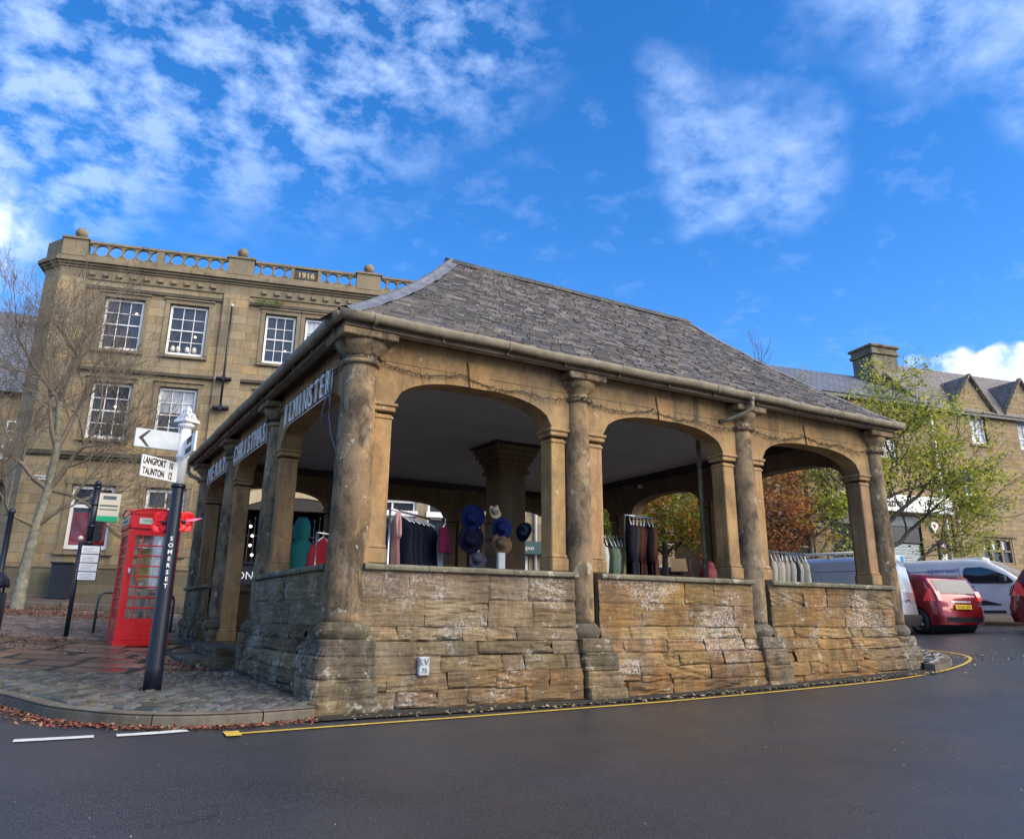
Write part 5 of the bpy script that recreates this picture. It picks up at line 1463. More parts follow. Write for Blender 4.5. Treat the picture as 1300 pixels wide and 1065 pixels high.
# ---- big artificial poppies tied to the post
def poppy(name, pos, face, size, label, pinkleaf=False):
    P = empty(name, pos, 0, label=label, cat='poppy', group='remembrance poppies tied to the fingerpost')
    f = Vector(face).normalized(); q = f.to_track_quat('Y', 'Z').to_matrix().to_4x4()
    for i in range(4):
        t = PI / 4 + i * PI / 2; cx, cz = math.cos(t) * size * .42, math.sin(t) * size * .44
        b = MB(); n = 14; vs = [(cx, 0, cz)]; fs = []
        for ring in (1, 2, 3):
            for k in range(n):
                a = 2 * PI * k / n; rr = size * .60 * ring / 3
                vs.append((cx + math.cos(a) * rr, .022 * (ring / 3) ** 2 + .008 * math.sin(a * 3 + i) * ring / 3 + (.012 if i % 2 else 0), cz + math.sin(a) * rr * .95))
        for k in range(n): fs.append((0, 1 + k, 1 + (k + 1) % n))
        for ring in (0, 1):
            for k in range(n): fs.append((1 + ring * n + k, 1 + ring * n + (k + 1) % n, 1 + (ring + 1) * n + (k + 1) % n, 1 + (ring + 1) * n + k))
        vs = [q @ Vector(v) for v in vs]
        b.add(vs, fs, True); o = b.build('petal', M['poppy'], P)
        mod = o.modifiers.new('s', 'SOLIDIFY'); mod.thickness = .002
    b = MB(); b.ball((0, 0, 0), size * .2, sc=(1, .5, 1)); o = b.build('centre', M['black'], P); o.matrix_local = Matrix.Translation(q @ Vector((0, .03, 0))) @ q
    if pinkleaf:
        b = MB(); vs = [(0, .05, 0), (-size * .8, .07, size * .10), (-size * 1.5, .08, size * .42), (-size * .7, .06, size * .32)]
        b.add([q @ Vector(v) for v in vs], [(0, 1, 2, 3)]); o = b.build('pink_leaf', M['pink'], P); mod = o.modifiers.new('s', 'SOLIDIFY'); mod.thickness = .005
    return P
side_r = Vector((-d2c.y, d2c.x, 0))
if side_r.x < 0: side_r = -side_r
poppy('poppy', Vector((SX, SY, 1.06)) + side_r * -.10 - d2c * .10, d2c + side_r * -.25, .155, 'left red poppy half hidden behind the black fingerpost')
poppy('poppy', Vector((SX, SY, 1.08)) + side_r * .10 - d2c * .085, d2c + side_r * .45, .14, 'right red poppy with a pink leaf on the black fingerpost', True)

# ---- bus stop pole with flag and timetable
BX, BY = -2.38, 8.85; BZ = G(BX, BY) + .11
B_ = empty('bus_stop', (BX, BY, BZ), math.radians(-6), label='black bus stop pole with cream flag sign and white timetable panels', cat='bus stop')
zb = lambda z: z - BZ
b = MB(); b.tube([(0, 0, 0), (0, 0, zb(1.35))], .042, 12); b.tube([(.13, 0, zb(1.22)), (.13, 0, zb(2.42))], .060, 14)
b.tube([(0, 0, zb(1.30)), (.13, 0, zb(1.30))], .03, 8)
for z, r_ in ((1.30, .085), (1.62, .08), (2.05, .075), (2.38, .075)): b.lathe([(.05, zb(z)), (r_, zb(z) + .02), (r_, zb(z) + .05), (.05, zb(z) + .07)], 14, .13, 0)
b.ball((.13, 0, zb(2.50)), .065); b.build('pole', M['navy'], B_)
b = MB(); b.ball((-.02, 0, zb(1.42)), .05); b.build('finial', M['offwhite'], B_)
b = MB(); b.bbox(.02, .36, -.062, -.035, zb(.62), zb(1.30), .004); nb = b.build('timetable', M['black'], B_)
for i in range(4):
    b = MB(); b.box(.035, .345, -.067, -.063, zb(.635 + i * .165), zb(.635 + i * .165 + .145)); p_ = b.build('paper', M['white_sign'], nb)
    b = MB()
    for j in range(4): b.box(.06, .06 + R.uniform(.15, .25), -.0685, -.0675, zb(.66 + i * .165 + j * .026), zb(.666 + i * .165 + j * .026))
    b.build('print', M['steel_green'], p_)
b = MB(); b.bbox(.19, .58, -.02, .02, zb(1.76), zb(2.32), .006); fl_ = b.build('flag_sign', simple('cream', (.62, .56, .42), .45, var=.04), B_)
b = MB(); b.box(.20, .57, -.024, -.0205, zb(1.765), zb(1.87)); b.build('green_band', simple('bus_green', (.0, .38, .16), .45, var=.03), fl_)
b = MB(); b.box(.26, .50, -.024, -.0205, zb(2.20), zb(2.27)); b.box(.22, .54, -.024, -.0205, zb(2.06), zb(2.09)); b.box(.22, .54, -.0242, -.0205, zb(1.99), zb(2.01)); b.build('print', M['steel_green'], fl_)

# ---- galvanised cycle hoops
for (p, q, lab) in (((-1.86, 10.1), (-1.0, 10.35), 'green grey metal cycle hoop left of the telephone box'), ((-.95, 10.5), (-.30, 10.75), 'green grey metal cycle hoop right of the telephone box')):
    b = MB(); P0, P1 = Vector((*p, 0)), Vector((*q, 0)); d = (P1 - P0)
    z0 = G(*p) + .1; zt = z0 + .84
    def pt(s, z): v = P0 + d * s; return (v.x, v.y, z)
    b.tube([pt(0, z0), pt(0, zt - .16), pt(.03, zt - .06), pt(.12, zt), pt(.88, zt), pt(.97, zt - .06), pt(1, zt - .16), pt(1, z0)], .028, 10)
    b.build('cycle_hoop', M['steel_green'], None, label=lab, cat='cycle hoop', group='metal cycle hoops by the telephone box')

# ---- litter bins and posts
def bin_(x, y, lab, h=.95, r=.28):
    z = G(x, y) + .11
    e = empty('litter_bin', (x, y, z), 0, label=lab, cat='litter bin', group='black litter bins on the left pavement')
    b = MB(); b.lathe([(r * .9, 0), (r * .92, .05), (r, .08), (r, h * .66)], 20); b.build('drum', M['navy'], e)
    b = MB(); b.lathe([(r * 1.06, h * .74), (r * 1.08, h * .78), (r * 1.0, h * .86), (r * .7, h * .95), (0.02, h)], 20)
    for k in range(4): b.tube([(math.cos(k * PI / 2 + .6) * r * .93, math.sin(k * PI / 2 + .6) * r * .93, h * .64), (math.cos(k * PI / 2 + .6) * r * .93, math.sin(k * PI / 2 + .6) * r * .93, h * .77)], .02, 6)
    b.build('hood', M['navy'], e)
bin_(-3.72, 7.95, 'round navy litter bin cut by the left edge of the photograph', 1.16, .30)
u_, d_ = fp(-.45, -.55); zq = G(u_, d_) + .23
e = empty('planter_box', (u_, d_, zq), math.radians(-14.5), label='black box bin standing against the stone wall under the window', cat='bin')
b = MB(); b.bbox(-.27, .27, -.2, .2, .0, .98, .02); b.build('body', M['black'], e)
b = MB(); b.bbox(-.30, .30, -.23, .23, .98, 1.04, .012); b.build('lid', M['black'], e)
z = G(-3.75, 13.8) + .11
e = empty('lamp_column', (-3.80, 13.8, z), 0, label='plain black metal column at the left edge behind the tree trunk', cat='post')
b = MB(); b.lathe([(.10, 0), (.10, .5), (.07, .55), (.065, 2.35), (.08, 2.37), (.08, 2.43), (.02, 2.47)], 14); b.build('shaft', M['navy'], e)

# ---- lettered frames for the festive lights along the left side
def light_sign(word, y0, y1, lab):
    e = empty('light_sign', (-.12, (y0 + y1) / 2, 2.73), 0, label=lab, cat='light sign', group='festive lettered light frames on the hall')
    L = y1 - y0; h = .33
    b = MB()
    for z in (0, h): b.tube([(0, -L / 2, z), (0, L / 2, z)], .008, 6)
    for s in (-1, 1): b.tube([(0, s * L / 2, 0), (0, s * L / 2, h)], .008, 6)
    n = len(word)
    b.build('frame', M['white'], e)
    # letters run from far (left in view) to near (right in view)
    for i, c in enumerate(word):
        yy = L / 2 - L * (i + .5) / n
        t = text_obj('letter', c, M['white'], e, (-.012, yy, h / 2), (PI / 2, 0, -PI / 2), .46, .010, sx=L / n / .37 * .98)
    for i in range(1, n):
        b = MB(); yy = L / 2 - L * i / n; b.tube([(.0, yy, 0), (.0, yy, h)], .004, 4); b.build('tie_wire', M['offwhite'], e)
light_sign('ILMINSTER', .72, 3.0, 'silvery lettered light frame nearest the corner column')
light_sign('CHRISTMAS', 4.1, 6.6, 'middle silvery lettered light frame between two columns')
light_sign('MERRY', 7.3, 9.3, 'farthest and shortest silvery lettered light frame')
b = MB(); b.tube([(-.14, .75, 2.85), (-.13, .68, 2.62), (-.12, .72, 2.42), (-.1, .66, 2.2), (-.08, .5, 1.98), (-.05, .36, 1.80)], .009, 6)
b.tube([(-.14, .75, 2.8), (-.16, .9, 2.55), (-.14, .98, 2.42), (-.14, 1.05, 2.42)], .007, 5); b.tube([(-.14, .78, 2.85), (-.17, .62, 2.7), (-.14, .66, 2.5), (-.12, .78, 2.42)], .006, 5)
b.build('hanging_cable', simple('cable_blue', (.12, .18, .24), .5), None, label='blue grey cable dangling beside the corner column', cat='cable')

# ---- dark garland of string lights swagged along the arches
def garland(paths, lab):
    b = MB(); r = random.Random(5)
    for path in paths:
        P = [Vector(p) for p in path]
        pts = []
        for i in range(len(P) - 1):
            n = max(4, int((P[i + 1] - P[i]).length / .05))
            for k in range(n):
                t = k / n; q = P[i].lerp(P[i + 1], t); sag = .10 * min(1, (P[i + 1] - P[i]).length / 1.5)
                q.z -= sag * 4 * t * (1 - t); pts.append(q + Vector((r.gauss(0, .004), r.gauss(0, .004), r.gauss(0, .006))))
        pts.append(P[-1]); b.tube(pts, .006, 4)
        for q in pts:
            for _ in range(3):
                d = Vector((r.gauss(0, 1), r.gauss(0, 1), r.gauss(0, 1) - .2)).normalized() * r.uniform(.02, .06)
                b.tube([q, q + d * .6, q + d], [.004, .003, .006], 3)
    return b.build('string_lights', M['black'], None, label=lab, cat='string lights')
fy = -.085
ring = lambda cx, cy, rr, z, a0, a1: [(cx + math.cos(a0 + (a1 - a0) * i / 8) * rr, cy + math.sin(a0 + (a1 - a0) * i / 8) * rr, z) for i in range(9)]
garland([ring(0, 0, .245, 3.0, -PI * 1.1, -.1), [(.22, -.09, 2.99), (1.35, fy, 3.0), (2.3, fy, 2.93), (3.02, -.13, 2.93)], ring(3.2, 0, .205, 2.95, -PI + .2, -.2), [(3.4, -.09, 2.93), (4.55, fy, 2.99), (5.4, fy, 2.95), (6.24, -.12, 2.92)], ring(6.42, 0, .205, 2.94, -PI + .2, -.2), [(6.62, -.09, 2.93), (7.9, fy, 3.0), (8.8, fy, 2.95), (9.58, -.12, 2.92)], ring(9.75, 0, .205, 2.94, -PI + .2, .2)],
        'black wire string lights swagged across the road side arches')
garland([[(-.10, .3, 3.06), (-.1, 1.2, 3.14), (-.1, 2.2, 3.12), (-.1, 3.55, 3.06)], ring(0, 3.75, .20, 3.0, PI * .6, PI * 1.4), [(-.1, 3.95, 3.05), (-.1, 5.4, 3.14), (-.1, 6.8, 3.05)], ring(0, 7.0, .20, 3.0, PI * .6, PI * 1.4), [(-.1, 7.2, 3.05), (-.1, 8.4, 3.12), (-.1, 9.8, 3.05)]],
        'black wire string lights bunched above the lettered frames')
# ================================================================= RIGHT-HAND SHOP BUILDING
Bm = empty('shop_building', (26.81, 10.93, 0), math.radians(-11.2), label='long golden stone shop building with gabled dormers, chimney and a white fascia sign', cat='building')
HB = [(-.42, .60, 6.50, 7.80), (4.98, 5.92, 7.55, 8.92), (7.86, 8.9, 7.50, 8.92), (4.5, 6.3, 2.32, 3.46), (-3.42, 1.30, .4, 4.16), (-5.95, -4.35, .6, 3.45), (3.9, 4.7, 5.2, 6.3), (9.8, 11.2, 2.3, 3.5), (11.5, 12.5, 7.5, 8.9)]
b = MB(); holed_wall(b, -6.8, 2.4, -.5, 9.12, HB, depth=.3); holed_wall(b, 2.4, 16, -.5, 8.95, HB, depth=.3)
b.add([(-6.8, 0, -.5), (-6.8, 6, -.5), (-6.8, 6, 9.1), (-6.8, 3, 11.1), (-6.8, 0, 9.1)], [(0, 1, 2, 3, 4)])
b.add([(2.45, -.01, 8.8), (2.45, 2.5, 11.75), (2.45, 5.2, 8.8)], [(0, 1, 2)])
b.add([(16, 0, -.5), (16, 5.2, -.5), (16, 5.2, 8.8), (16, 2.5, 11.7), (16, 0, 8.8)], [(0, 1, 2, 3, 4)])
b.add([(-6.8, 6, -.5), (16, 5.2, -.5), (16, 5.2, 8.8), (-6.8, 6, 8.8)], [(0, 1, 2, 3)])
b.build('wall', M['ashB'], Bm, fixn=False)
b = MB(); b.add([(-7.0, -.25, 9.08), (2.44, -.25, 9.08), (2.44, 3.0, 11.17), (-7.0, 3.0, 11.17), (2.44, 6.2, 9.08), (-7.0, 6.2, 9.08)], [(0, 1, 2, 3), (3, 2, 4, 5)])
b.build('roof', M['tiles_blue'], Bm, fixn=False)
b = MB(); b.add([(2.35, -.25, 8.92), (16.2, -.25, 8.92), (16.2, 2.5, 11.82), (2.35, 2.5, 11.82), (16.2, 5.4, 8.9), (2.35, 5.4, 8.9)], [(0, 1, 2, 3), (3, 2, 4, 5)])
b.add([(2.35, -.25, 8.8), (2.35, 2.5, 11.7), (2.35, 2.5, 11.82), (2.35, -.25, 8.92), (2.5, -.25, 8.8), (2.5, 2.5, 11.7)], [(0, 1, 2, 3), (0, 4, 5, 1)])
b.build('roof', M['tiles_brown'], Bm, fixn=False)
b = MB(); b.box(-6.9, 2.35, -.20, -.0, 8.93, 9.06); b.box(2.36, 16, -.20, .0, 8.78, 8.90); b.build('eaves_gutter', M['black'], Bm)
def gable(u0, u1, zb, zt, name='dormer'):
    m = (u0 + u1) / 2; b = MB()
    b.add([(u0 + .12, -.04, zb), (u1 - .12, -.04, zb), (u1 - .12, -.04, zb + .15), (m + .12, -.04, zt - .1), (m - .12, -.04, zt - .1), (u0 + .12, -.04, zb + .15)], [(0, 1, 2, 3, 4, 5)])
    o = b.build(name, M['ashB'], Bm)
    b = MB()
    for s, ue in ((-1, u0), (1, u1)):
        vs = [(ue, -.14, zb - .05), (m, -.14, zt), (m, 1.55, zt), (ue, .1, zb - .05)]
        b.add(vs + [(x, y, z + .09) for x, y, z in vs], [(0, 1, 2, 3), (4, 5, 6, 7), (0, 1, 5, 4), (0, 3, 7, 4)])
    b.build('dormer_roof', M['tiles_brown'], o)
    b = MB()
    n = 7
    for s, ue in ((-1, u0), (1, u1)):
        for i in range(n):
            t = (i + .1) / n; t2 = (i + .95) / n; xa, xb = ue + (m - ue) * t, ue + (m - ue) * t2; za, zb_ = zb + (zt - zb) * t, zb + (zt - zb) * t2
            b.add([(xa, -.20, za + .05), (xb, -.20, zb_ + .05), (xb, -.20, zb_ + .17), (xa, -.20, za + .17), (xa, -.0, za + .05), (xb, -.0, zb_ + .05), (xb, .0, zb_ + .17), (xa, .0, za + .17)], [(0, 1, 2, 3), (3, 2, 6, 7), (0, 4, 5, 1), (0, 3, 7, 4), (1, 5, 6, 2)])
    b.build('coping', M['trimA'], o)
gable(3.95, 6.55, 8.93, 10.62); gable(7.05, 9.75, 8.93, 10.75); gable(10.9, 13.4, 8.93, 10.7)
b = MB(); b.bbox(1.85, 3.35, 1.9, 3.2, 9.8, 12.0, .03); b.bbox(1.77, 3.43, 1.82, 3.28, 12.0, 12.14, .02); b.bbox(1.83, 3.37, 1.88, 3.22, 12.14, 12.36, .02); b.bbox(1.74, 3.46, 1.79, 3.31, 12.36, 12.48, .02)
ch_ = b.build('chimney', stone('chimney_stone', [(.10, .08, .05), (.16, .13, .08), (.22, .17, .10)], washamt=.5, lichen=.5, grime=.6, tint=False), Bm)
b = MB(); b.tube([(1.83, 1.9, 11.5), (1.3, 1.85, 11.5)], .015, 5)
for i in range(4): b.tube([(1.65 - i * .1, 1.86, 11.35), (1.65 - i * .1, 1.86, 11.65)], .010, 4)
b.tube([(1.75, 1.88, 11.2), (1.75, 1.88, 11.9)], .015, 5); b.build('aerial', M['black'], ch_)
sash(Bm, -.40, .58, 6.52, 7.78, cols=3, rows=4, fw=.06); sash(Bm, 5.0, 5.9, 7.57, 8.90, cols=2, rows=3, pane='blind'); sash(Bm, 7.88, 8.88, 7.52, 8.90, cols=2, rows=3, pane='blind'); sash(Bm, 11.5, 12.5, 7.5, 8.88, cols=2, rows=3)
sash(Bm, 3.9, 4.7, 5.2, 6.3, cols=2, rows=2); sash(Bm, 9.8, 11.2, 2.3, 3.5, cols=3, rows=2)
w = MB()
for i in range(3):
    for j in range(2): pass
w.box(4.5, 4.62, .02, .14, 2.32, 3.46); w.box(6.18, 6.3, .02, .14, 2.32, 3.46); w.box(4.62, 6.18, .02, .14, 3.36, 3.46); w.box(4.62, 6.18, .02, .14, 2.32, 2.42)
for u in (5.10, 5.66): w.box(u - .05, u + .05, .03, .13, 2.42, 3.36)
w.box(4.62, 6.18, .035, .13, 2.85, 2.93); w_ = w.build('mullioned_window', stone('mullion', [(.2, .14, .09), (.28, .2, .13), (.34, .25, .16)], tint=False), Bm)
p = MB(); p.box(4.6, 6.2, .12, .125, 2.4, 3.4); p.build('pane', M['pane'], w_)
p = MB()
for u in (4.64, 5.17, 5.73): p.box(u, u + .16, .10, .118, 2.96, 3.34)
p.build('curtain', M['offwhite'], w_)
for q in ((4.2, 6.6, 3.47, 3.56), (-.6, .8, 6.38, 6.49), (4.8, 6.1, 7.43, 7.54)):
    b = MB(); b.box(q[0], q[1], -.06, .0, q[2], q[3]); b.build('ledge', M['trimA'], Bm)
b = MB(); b.tube([(2.62, -.12, 8.8), (2.62, -.10, 4.9), (2.62, -.10, .8)], .055, 8)
for z in (7.6, 6.2, 4.8, 3.4): b.tube([(2.62, -.10, z), (2.62, -.10, z + .08)], .075, 8)
b.build('white_drainpipe', M['white'], Bm)
b = MB(); b.tube([(2.9, -.10, 8.8), (2.9, -.10, .8)], .05, 8); b.build('drainpipe', M['black'], Bm)
b = MB(); b.tube([(3.35, -.1, 5.0), (3.35, -.1, .8)], .03, 8); b.build('conduit', M['offwhite'], Bm)
# white fascia sign over the shop
b = MB(); b.bbox(-3.38, 2.90, -.32, -.05, 4.26, 4.94, .02); sg = b.build('fascia_sign', M['white_sign'], Bm)
text_obj('sign_letters', 'The', M['ink'], sg, (-2.52, -.325, 4.60), (PI / 2, 0, 0), .50, .01, font_bold=.006, sx=.86)
text_obj('sign_letters', 'co-operative', M['ink'], sg, (-.90, -.325, 4.60), (PI / 2, 0, 0), .50, .01, font_bold=.006, sx=.86)
text_obj('sign_letters', 'food', M['ink'], sg, (1.95, -.325, 4.62), (PI / 2, 0, 0), .50, .01, font_bold=.006)
b = MB(); b.box(-3.40, 1.28, .05, .12, 3.72, 4.14); b.build('shutter_box', simple('shutter_grey', (.10, .12, .14), .5), Bm)
def shutter(u0, u1, z0, z1, mat, name):
    b = MB(); z = z0
    while z < z1 - .02:
        b.add([(u0, .16, z), (u1, .16, z), (u1, .10, z + .10), (u0, .10, z + .10), (u1, .16, z + .13), (u0, .16, z + .13)], [(0, 1, 2, 3), (3, 2, 4, 5)]); z += .15
    return b.build(name, mat, Bm, fixn=False)
shutter(-3.38, -1.22, .5, 3.7, simple('shutter_dark', (.045, .055, .07), .4), 'roller_shutter')
shutter(-.95, 1.22, 2.0, 3.05, M['offwhite'] if False else simple('louvre_white', (.55, .60, .60), .5), 'louvre_panel')
b = MB(); b.box(-.95, 1.22, .10, .14, .4, 2.0); b.build('shopfront', M['black'], Bm)
b = MB(); b.box(-.95, 1.22, .06, .10, 3.06, 3.7); b.build('shop_header', M['black'], Bm)
b = MB(); b.box(-1.2, -.98, -.05, .12, .4, 4.14); b.build('shop_pier', M['ashB'], Bm)
b = MB(); b.box(-4.25, -3.44, -.12, -.003, -.4, 4.24); b.build('shop_pier', M['pale_stone'] if False else M['ashB'], Bm)
b = MB(); b.lathe([(.26, 0), (.26, .05), (.2, .06)], 18); q = b.build('round_badge', M['navy'], Bm); q.rotation_euler = (PI / 2, 0, 0); q.location = (-.62, .05, 2.85)
b = MB(); b.lathe([(.17, 0), (.17, .07), (.1, .075)], 18); q2 = b.build('badge_centre', M['white_sign'], q)
b = MB(); b.box(-.35, .15, -.04, -.0, 1.7, 2.55); nb_ = b.build('blue_notice', simple('notice_pale', (.45, .62, .72), .5), Bm); b = MB(); b.box(-.05, .11, -.05, -.04, 2.1, 2.5); b.build('notice_block', simple('notice_blue', (.03, .22, .5), .5), nb_)
# notice board by the drainpipe and the shield alarm box
b = MB(); b.bbox(2.05, 2.50, -.07, -.0, 2.3, 3.15, .01); nb2 = b.build('notice_board', M['black'], Bm)
b = MB(); b.lathe([(.15, 0), (.15, .02)], 16); q = b.build('notice_disc', simple('disc_pink', (.55, .35, .40), .5), nb2); q.rotation_euler = (PI / 2, 0, 0); q.location = (2.27, -.07, 2.92)
b = MB(); b.box(2.12, 2.43, -.078, -.071, 2.36, 2.66); b.build('notice_paper', M['offwhite'], nb2)
b = MB(); b.prism([(1.75, 3.95), (2.12, 3.95), (2.12, 3.75), (1.93, 3.5), (1.75, 3.75)], -.10, -.0, 'y'); sh = b.build('alarm_box', M['white_sign'], Bm)
b = MB(); b.prism([(1.86, 3.86), (2.0, 3.86), (2.0, 3.78), (1.93, 3.66), (1.86, 3.78)], -.108, -.101, 'y'); b.build('alarm_mark', M['poppy'], sh)
# low lean-to shop window with pale strip blinds left of the pier
w = MB(); w.box(-5.95, -4.35, .12, .16, .5, 3.45); w.build('dark_glazing', M['pane'], Bm)
w = MB()
for z in (2.3, 2.7, 3.05, 3.35): w.box(-5.93, -4.37, .07, .11, z, z + .05)
w.build('strip_light', simple('strip_cream', (.75, .68, .52), .5), Bm)
b = MB(); b.add([(-6.8, -1.1, 3.35), (-4.3, -1.1, 3.35), (-4.3, -.02, 4.3), (-6.8, -.02, 4.3)], [(0, 1, 2, 3)]); b.add([(-6.8, -1.1, 3.27), (-4.3, -1.1, 3.27), (-4.3, -.02, 4.2), (-6.8, -.02, 4.2)], [(0, 1, 2, 3)]); b.build('canopy', M['tiles_blue'], Bm)
b = MB(); b.box(-6.6, -5.2, -.3, -.05, .9, 2.2); b.build('teal_hoarding', simple('hoarding', (.10, .30, .30), .5), Bm)

# a far terrace closing the street behind
for (x, y, rz, L, h, lab, rm) in ((14.5, 34, -12, 13, 6.5, 'distant low stone terrace closing the street behind the hall', 'tiles_brown'), (29, 34, -20, 14, 7.5, 'distant taller stone terrace behind the autumn trees', 'tiles_blue')):
    e = empty('distant_terrace', (x, y, .8), math.radians(rz), label=lab, cat='terrace')
    b = MB(); b.box(0, L, 0, 7, -2, h); b.build('wall', M['ashB'], e)
    b = MB(); b.add([(-.3, -.3, h - .05), (L + .3, -.3, h - .05), (L + .3, 3.5, h + 2.6), (-.3, 3.5, h + 2.6), (L + .3, 7.3, h - .05), (-.3, 7.3, h - .05)], [(0, 1, 2, 3), (3, 2, 4, 5), (0, 3, 5), (1, 4, 2)]); b.build('roof', M[rm], e)
    for k in range(4):
        for zz_ in (1.2, 4.0): sash(e, 1 + k * 3, 2.1 + k * 3, zz_, zz_ + 1.4, y=-.05, cols=2, rows=2)

# ================================================================= TREES
def grow(b, p, d, L, r, lev, maxlev, rng, tips, nch, spread, upb, minr=.004, wob=.18):
    n = 4 if lev < maxlev else 3
    pts = [p.copy()]; rad = [r]; q = p.copy(); dd = d.normalized()
    for i in range(n):
        dd = (dd + Vector((rng.gauss(0, wob), rng.gauss(0, wob), rng.gauss(0, wob) + upb * .25))).normalized()
        q = q + dd * (L / n); pts.append(q.copy()); rad.append(max(minr, r * (1 - .55 * (i + 1) / n)))
    b.tube(pts, rad, 8 if lev == 0 else 6 if lev < 2 else 4 if lev < 3 else 3, caps=False)
    if lev >= maxlev:
        tips.append((pts[-1], dd)); tips.append((pts[-2], dd)); return
    k = nch[min(lev, len(nch) - 1)]
    for i in range(k):
        t = .35 + .65 * (i + rng.random()) / k; idx = min(n - 1, int(t * n)); f = t * n - idx
        s = pts[idx].lerp(pts[idx + 1], min(1, f)); base = (pts[idx + 1] - pts[idx]).normalized()
        a = rng.random() * 2 * PI; pv = base.orthogonal().normalized(); pv = Matrix.Rotation(a, 3, base) @ pv
        nd = (base * math.cos(spread) + pv * math.sin(spread) + Vector((0, 0, upb * .3))).normalized()
        rr = max(minr, (rad[idx] * .62) * rng.uniform(.7, 1.0))
        grow(b, s, nd, L * rng.uniform(.5, .78), rr, lev + 1, maxlev, rng, tips, nch, spread, upb, minr, wob)
    grow(b, pts[-1], dd, L * .72, rad[-1], lev + 1, maxlev, rng, tips, nch, spread, upb, minr, wob)

def leaves(b, centres, n_per, rad, size, cols, rng, droop=.3):
    for c in centres:
        cc = rng.choice(cols)
        for _ in range(n_per):
            q = c + Vector((rng.gauss(0, rad), rng.gauss(0, rad), rng.gauss(0, rad * .8)))
            a = Vector((rng.gauss(0, 1), rng.gauss(0, 1), rng.gauss(0, .6) - droop)).normalized(); w = a.orthogonal().normalized()
            w = Matrix.Rotation(rng.random() * 6.28, 3, a) @ w; s = size * rng.uniform(.6, 1.3)
            g = rng.uniform(.65, 1.35)
            b.add([q, q + a * s * .5 + w * s * .32, q + a * s, q + a * s * .5 - w * s * .32], [(0, 1, 2, 3)], False, (cc[0] * g, cc[1] * g, cc[2] * g, 1))

def tree(name, x, y, label, trunk, limbs, bark, seed, maxlev, nch, spread, upb, leaf=None, trad=.14, cat='tree', group=None, z=None, minr=.004, Lscale=1.0, clip=None):
    """trunk: height list of points relative to base; limbs: list of (height fraction index, direction, length, radius)"""
    rng = random.Random(seed); z = G(x, y) if z is None else z
    e = empty(name, (x, y, z), 0, label=label, cat=cat, group=group)
    b = MB(); pts = [Vector(p) for p in trunk]; n = len(pts)
    rad = [trad * (1 - .45 * i / (n - 1)) for i in range(n)]; rad[0] = trad * 1.5; pts2 = [pts[0], pts[0] + (pts[1] - pts[0]) * .12] + pts[1:]; rad2 = [rad[0] * 1.15, trad * 1.05] + rad[1:]
    b.tube(pts2, rad2, 12, caps=False)
    tb = MB(); tips = []
    for (i, d, L, r) in limbs:
        grow(b if False else tb, pts[i], Vector(d), L * Lscale, r, 0, maxlev, rng, tips, nch, spread, upb, minr)
    b.build('trunk', M[bark], e, fixn=False)
    tb.build('branches', M[bark] if leaf else M['twig'], e, fixn=False)
    if leaf:
        c, npc, rr, sz, cols, frac = leaf
        cs = [t[0] for t in tips if rng.random() < frac]
        if c: cs += c(rng)
        lb = MB(); leaves(lb, cs, npc, rr, sz, cols, rng); lb.build('crown', M['leaf'], e, fixn=False)
    return e, tips

# bare tree in front of the parapet building
tree('bare_tree', -3.36, 15.3, 'tall bare branching tree with lichened trunk at the left edge', [(0, 0, 0), (.02, .05, 1.2), (.10, .05, 2.2), (.22, .1, 3.2), (.25, .1, 4.3), (.12, .1, 5.6)],
     [(3, (.75, -.3, .65), 2.0, .085), (2, (.55, -.35, .45), 1.9, .06), (3, (-.7, .1, .7), 1.9, .075), (4, (-.5, -.3, .9), 1.8, .075), (4, (.5, .2, .9), 1.9, .075), (5, (-.15, 0, 1), 1.9, .07), (5, (.35, -.2, .9), 1.8, .06), (5, (-.5, .2, .7), 1.7, .06), (2, (-.8, -.3, .4), 1.6, .05), (3, (.9, .1, .35), 2.0, .055)],
     'bark_pale', 11, 4, [4, 5, 4, 4], .60, .28, None, trad=.15, minr=.0038)
# sparse yellow-green tree on the right
YG = [(.34, .36, .05), (.46, .43, .06), (.26, .32, .06), (.50, .46, .09), (.20, .27, .06)]
tree('sparse_tree', 21.4, 7.7, 'wide sparse tree with yellow green leaves beside the white van', [(0, 0, 0), (.0, 0, 1.4), (-.05, .0, 2.3), (-.1, 0, 3.0), (-.15, 0, 3.9), (-.1, 0, 4.8)],
     [(2, (.95, -.5, .55), 2.3, .085), (2, (-.5, .5, .8), 1.9, .07), (3, (.6, -.3, .9), 2.3, .08), (3, (-.7, .3, .7), 1.7, .06), (4, (.15, -.1, 1), 1.9, .06), (4, (.8, -.55, .45), 2.2, .06), (5, (-.4, .2, .9), 1.5, .05), (5, (.5, -.3, .8), 1.8, .05), (1, (1.0, -.55, .25), 2.5, .06)],
     'bark_dark', 21, 3, [4, 4, 4], .66, .12, (None, 12, .20, .115, YG, .62), trad=.15, minr=.007)
OR = [(.40, .15, .05), (.46, .22, .06), (.34, .12, .08), (.30, .20, .06), (.26, .10, .07)]
OG = [(.50, .28, .04), (.24, .25, .05), (.58, .24, .04), (.12, .16, .04), (.36, .33, .05), (.18, .20, .04)]
GR = [(.10, .18, .03), (.14, .24, .04), (.20, .28, .05), (.07, .12, .03)]
def cloud(cx, cy, cz, rx, ry, rz, n):
    def f(r):
        out = []
        while len(out) < n:
            p = Vector((r.uniform(-1, 1), r.uniform(-1, 1), r.uniform(-1, 1)))
            if .25 < p.length < 1 and noise.noise(p * 1.8 + Vector((cx, 0, 0))) > -.22: out.append(Vector((cx + p.x * rx, cy + p.y * ry, cz + p.z * rz)))
        return out
    return f
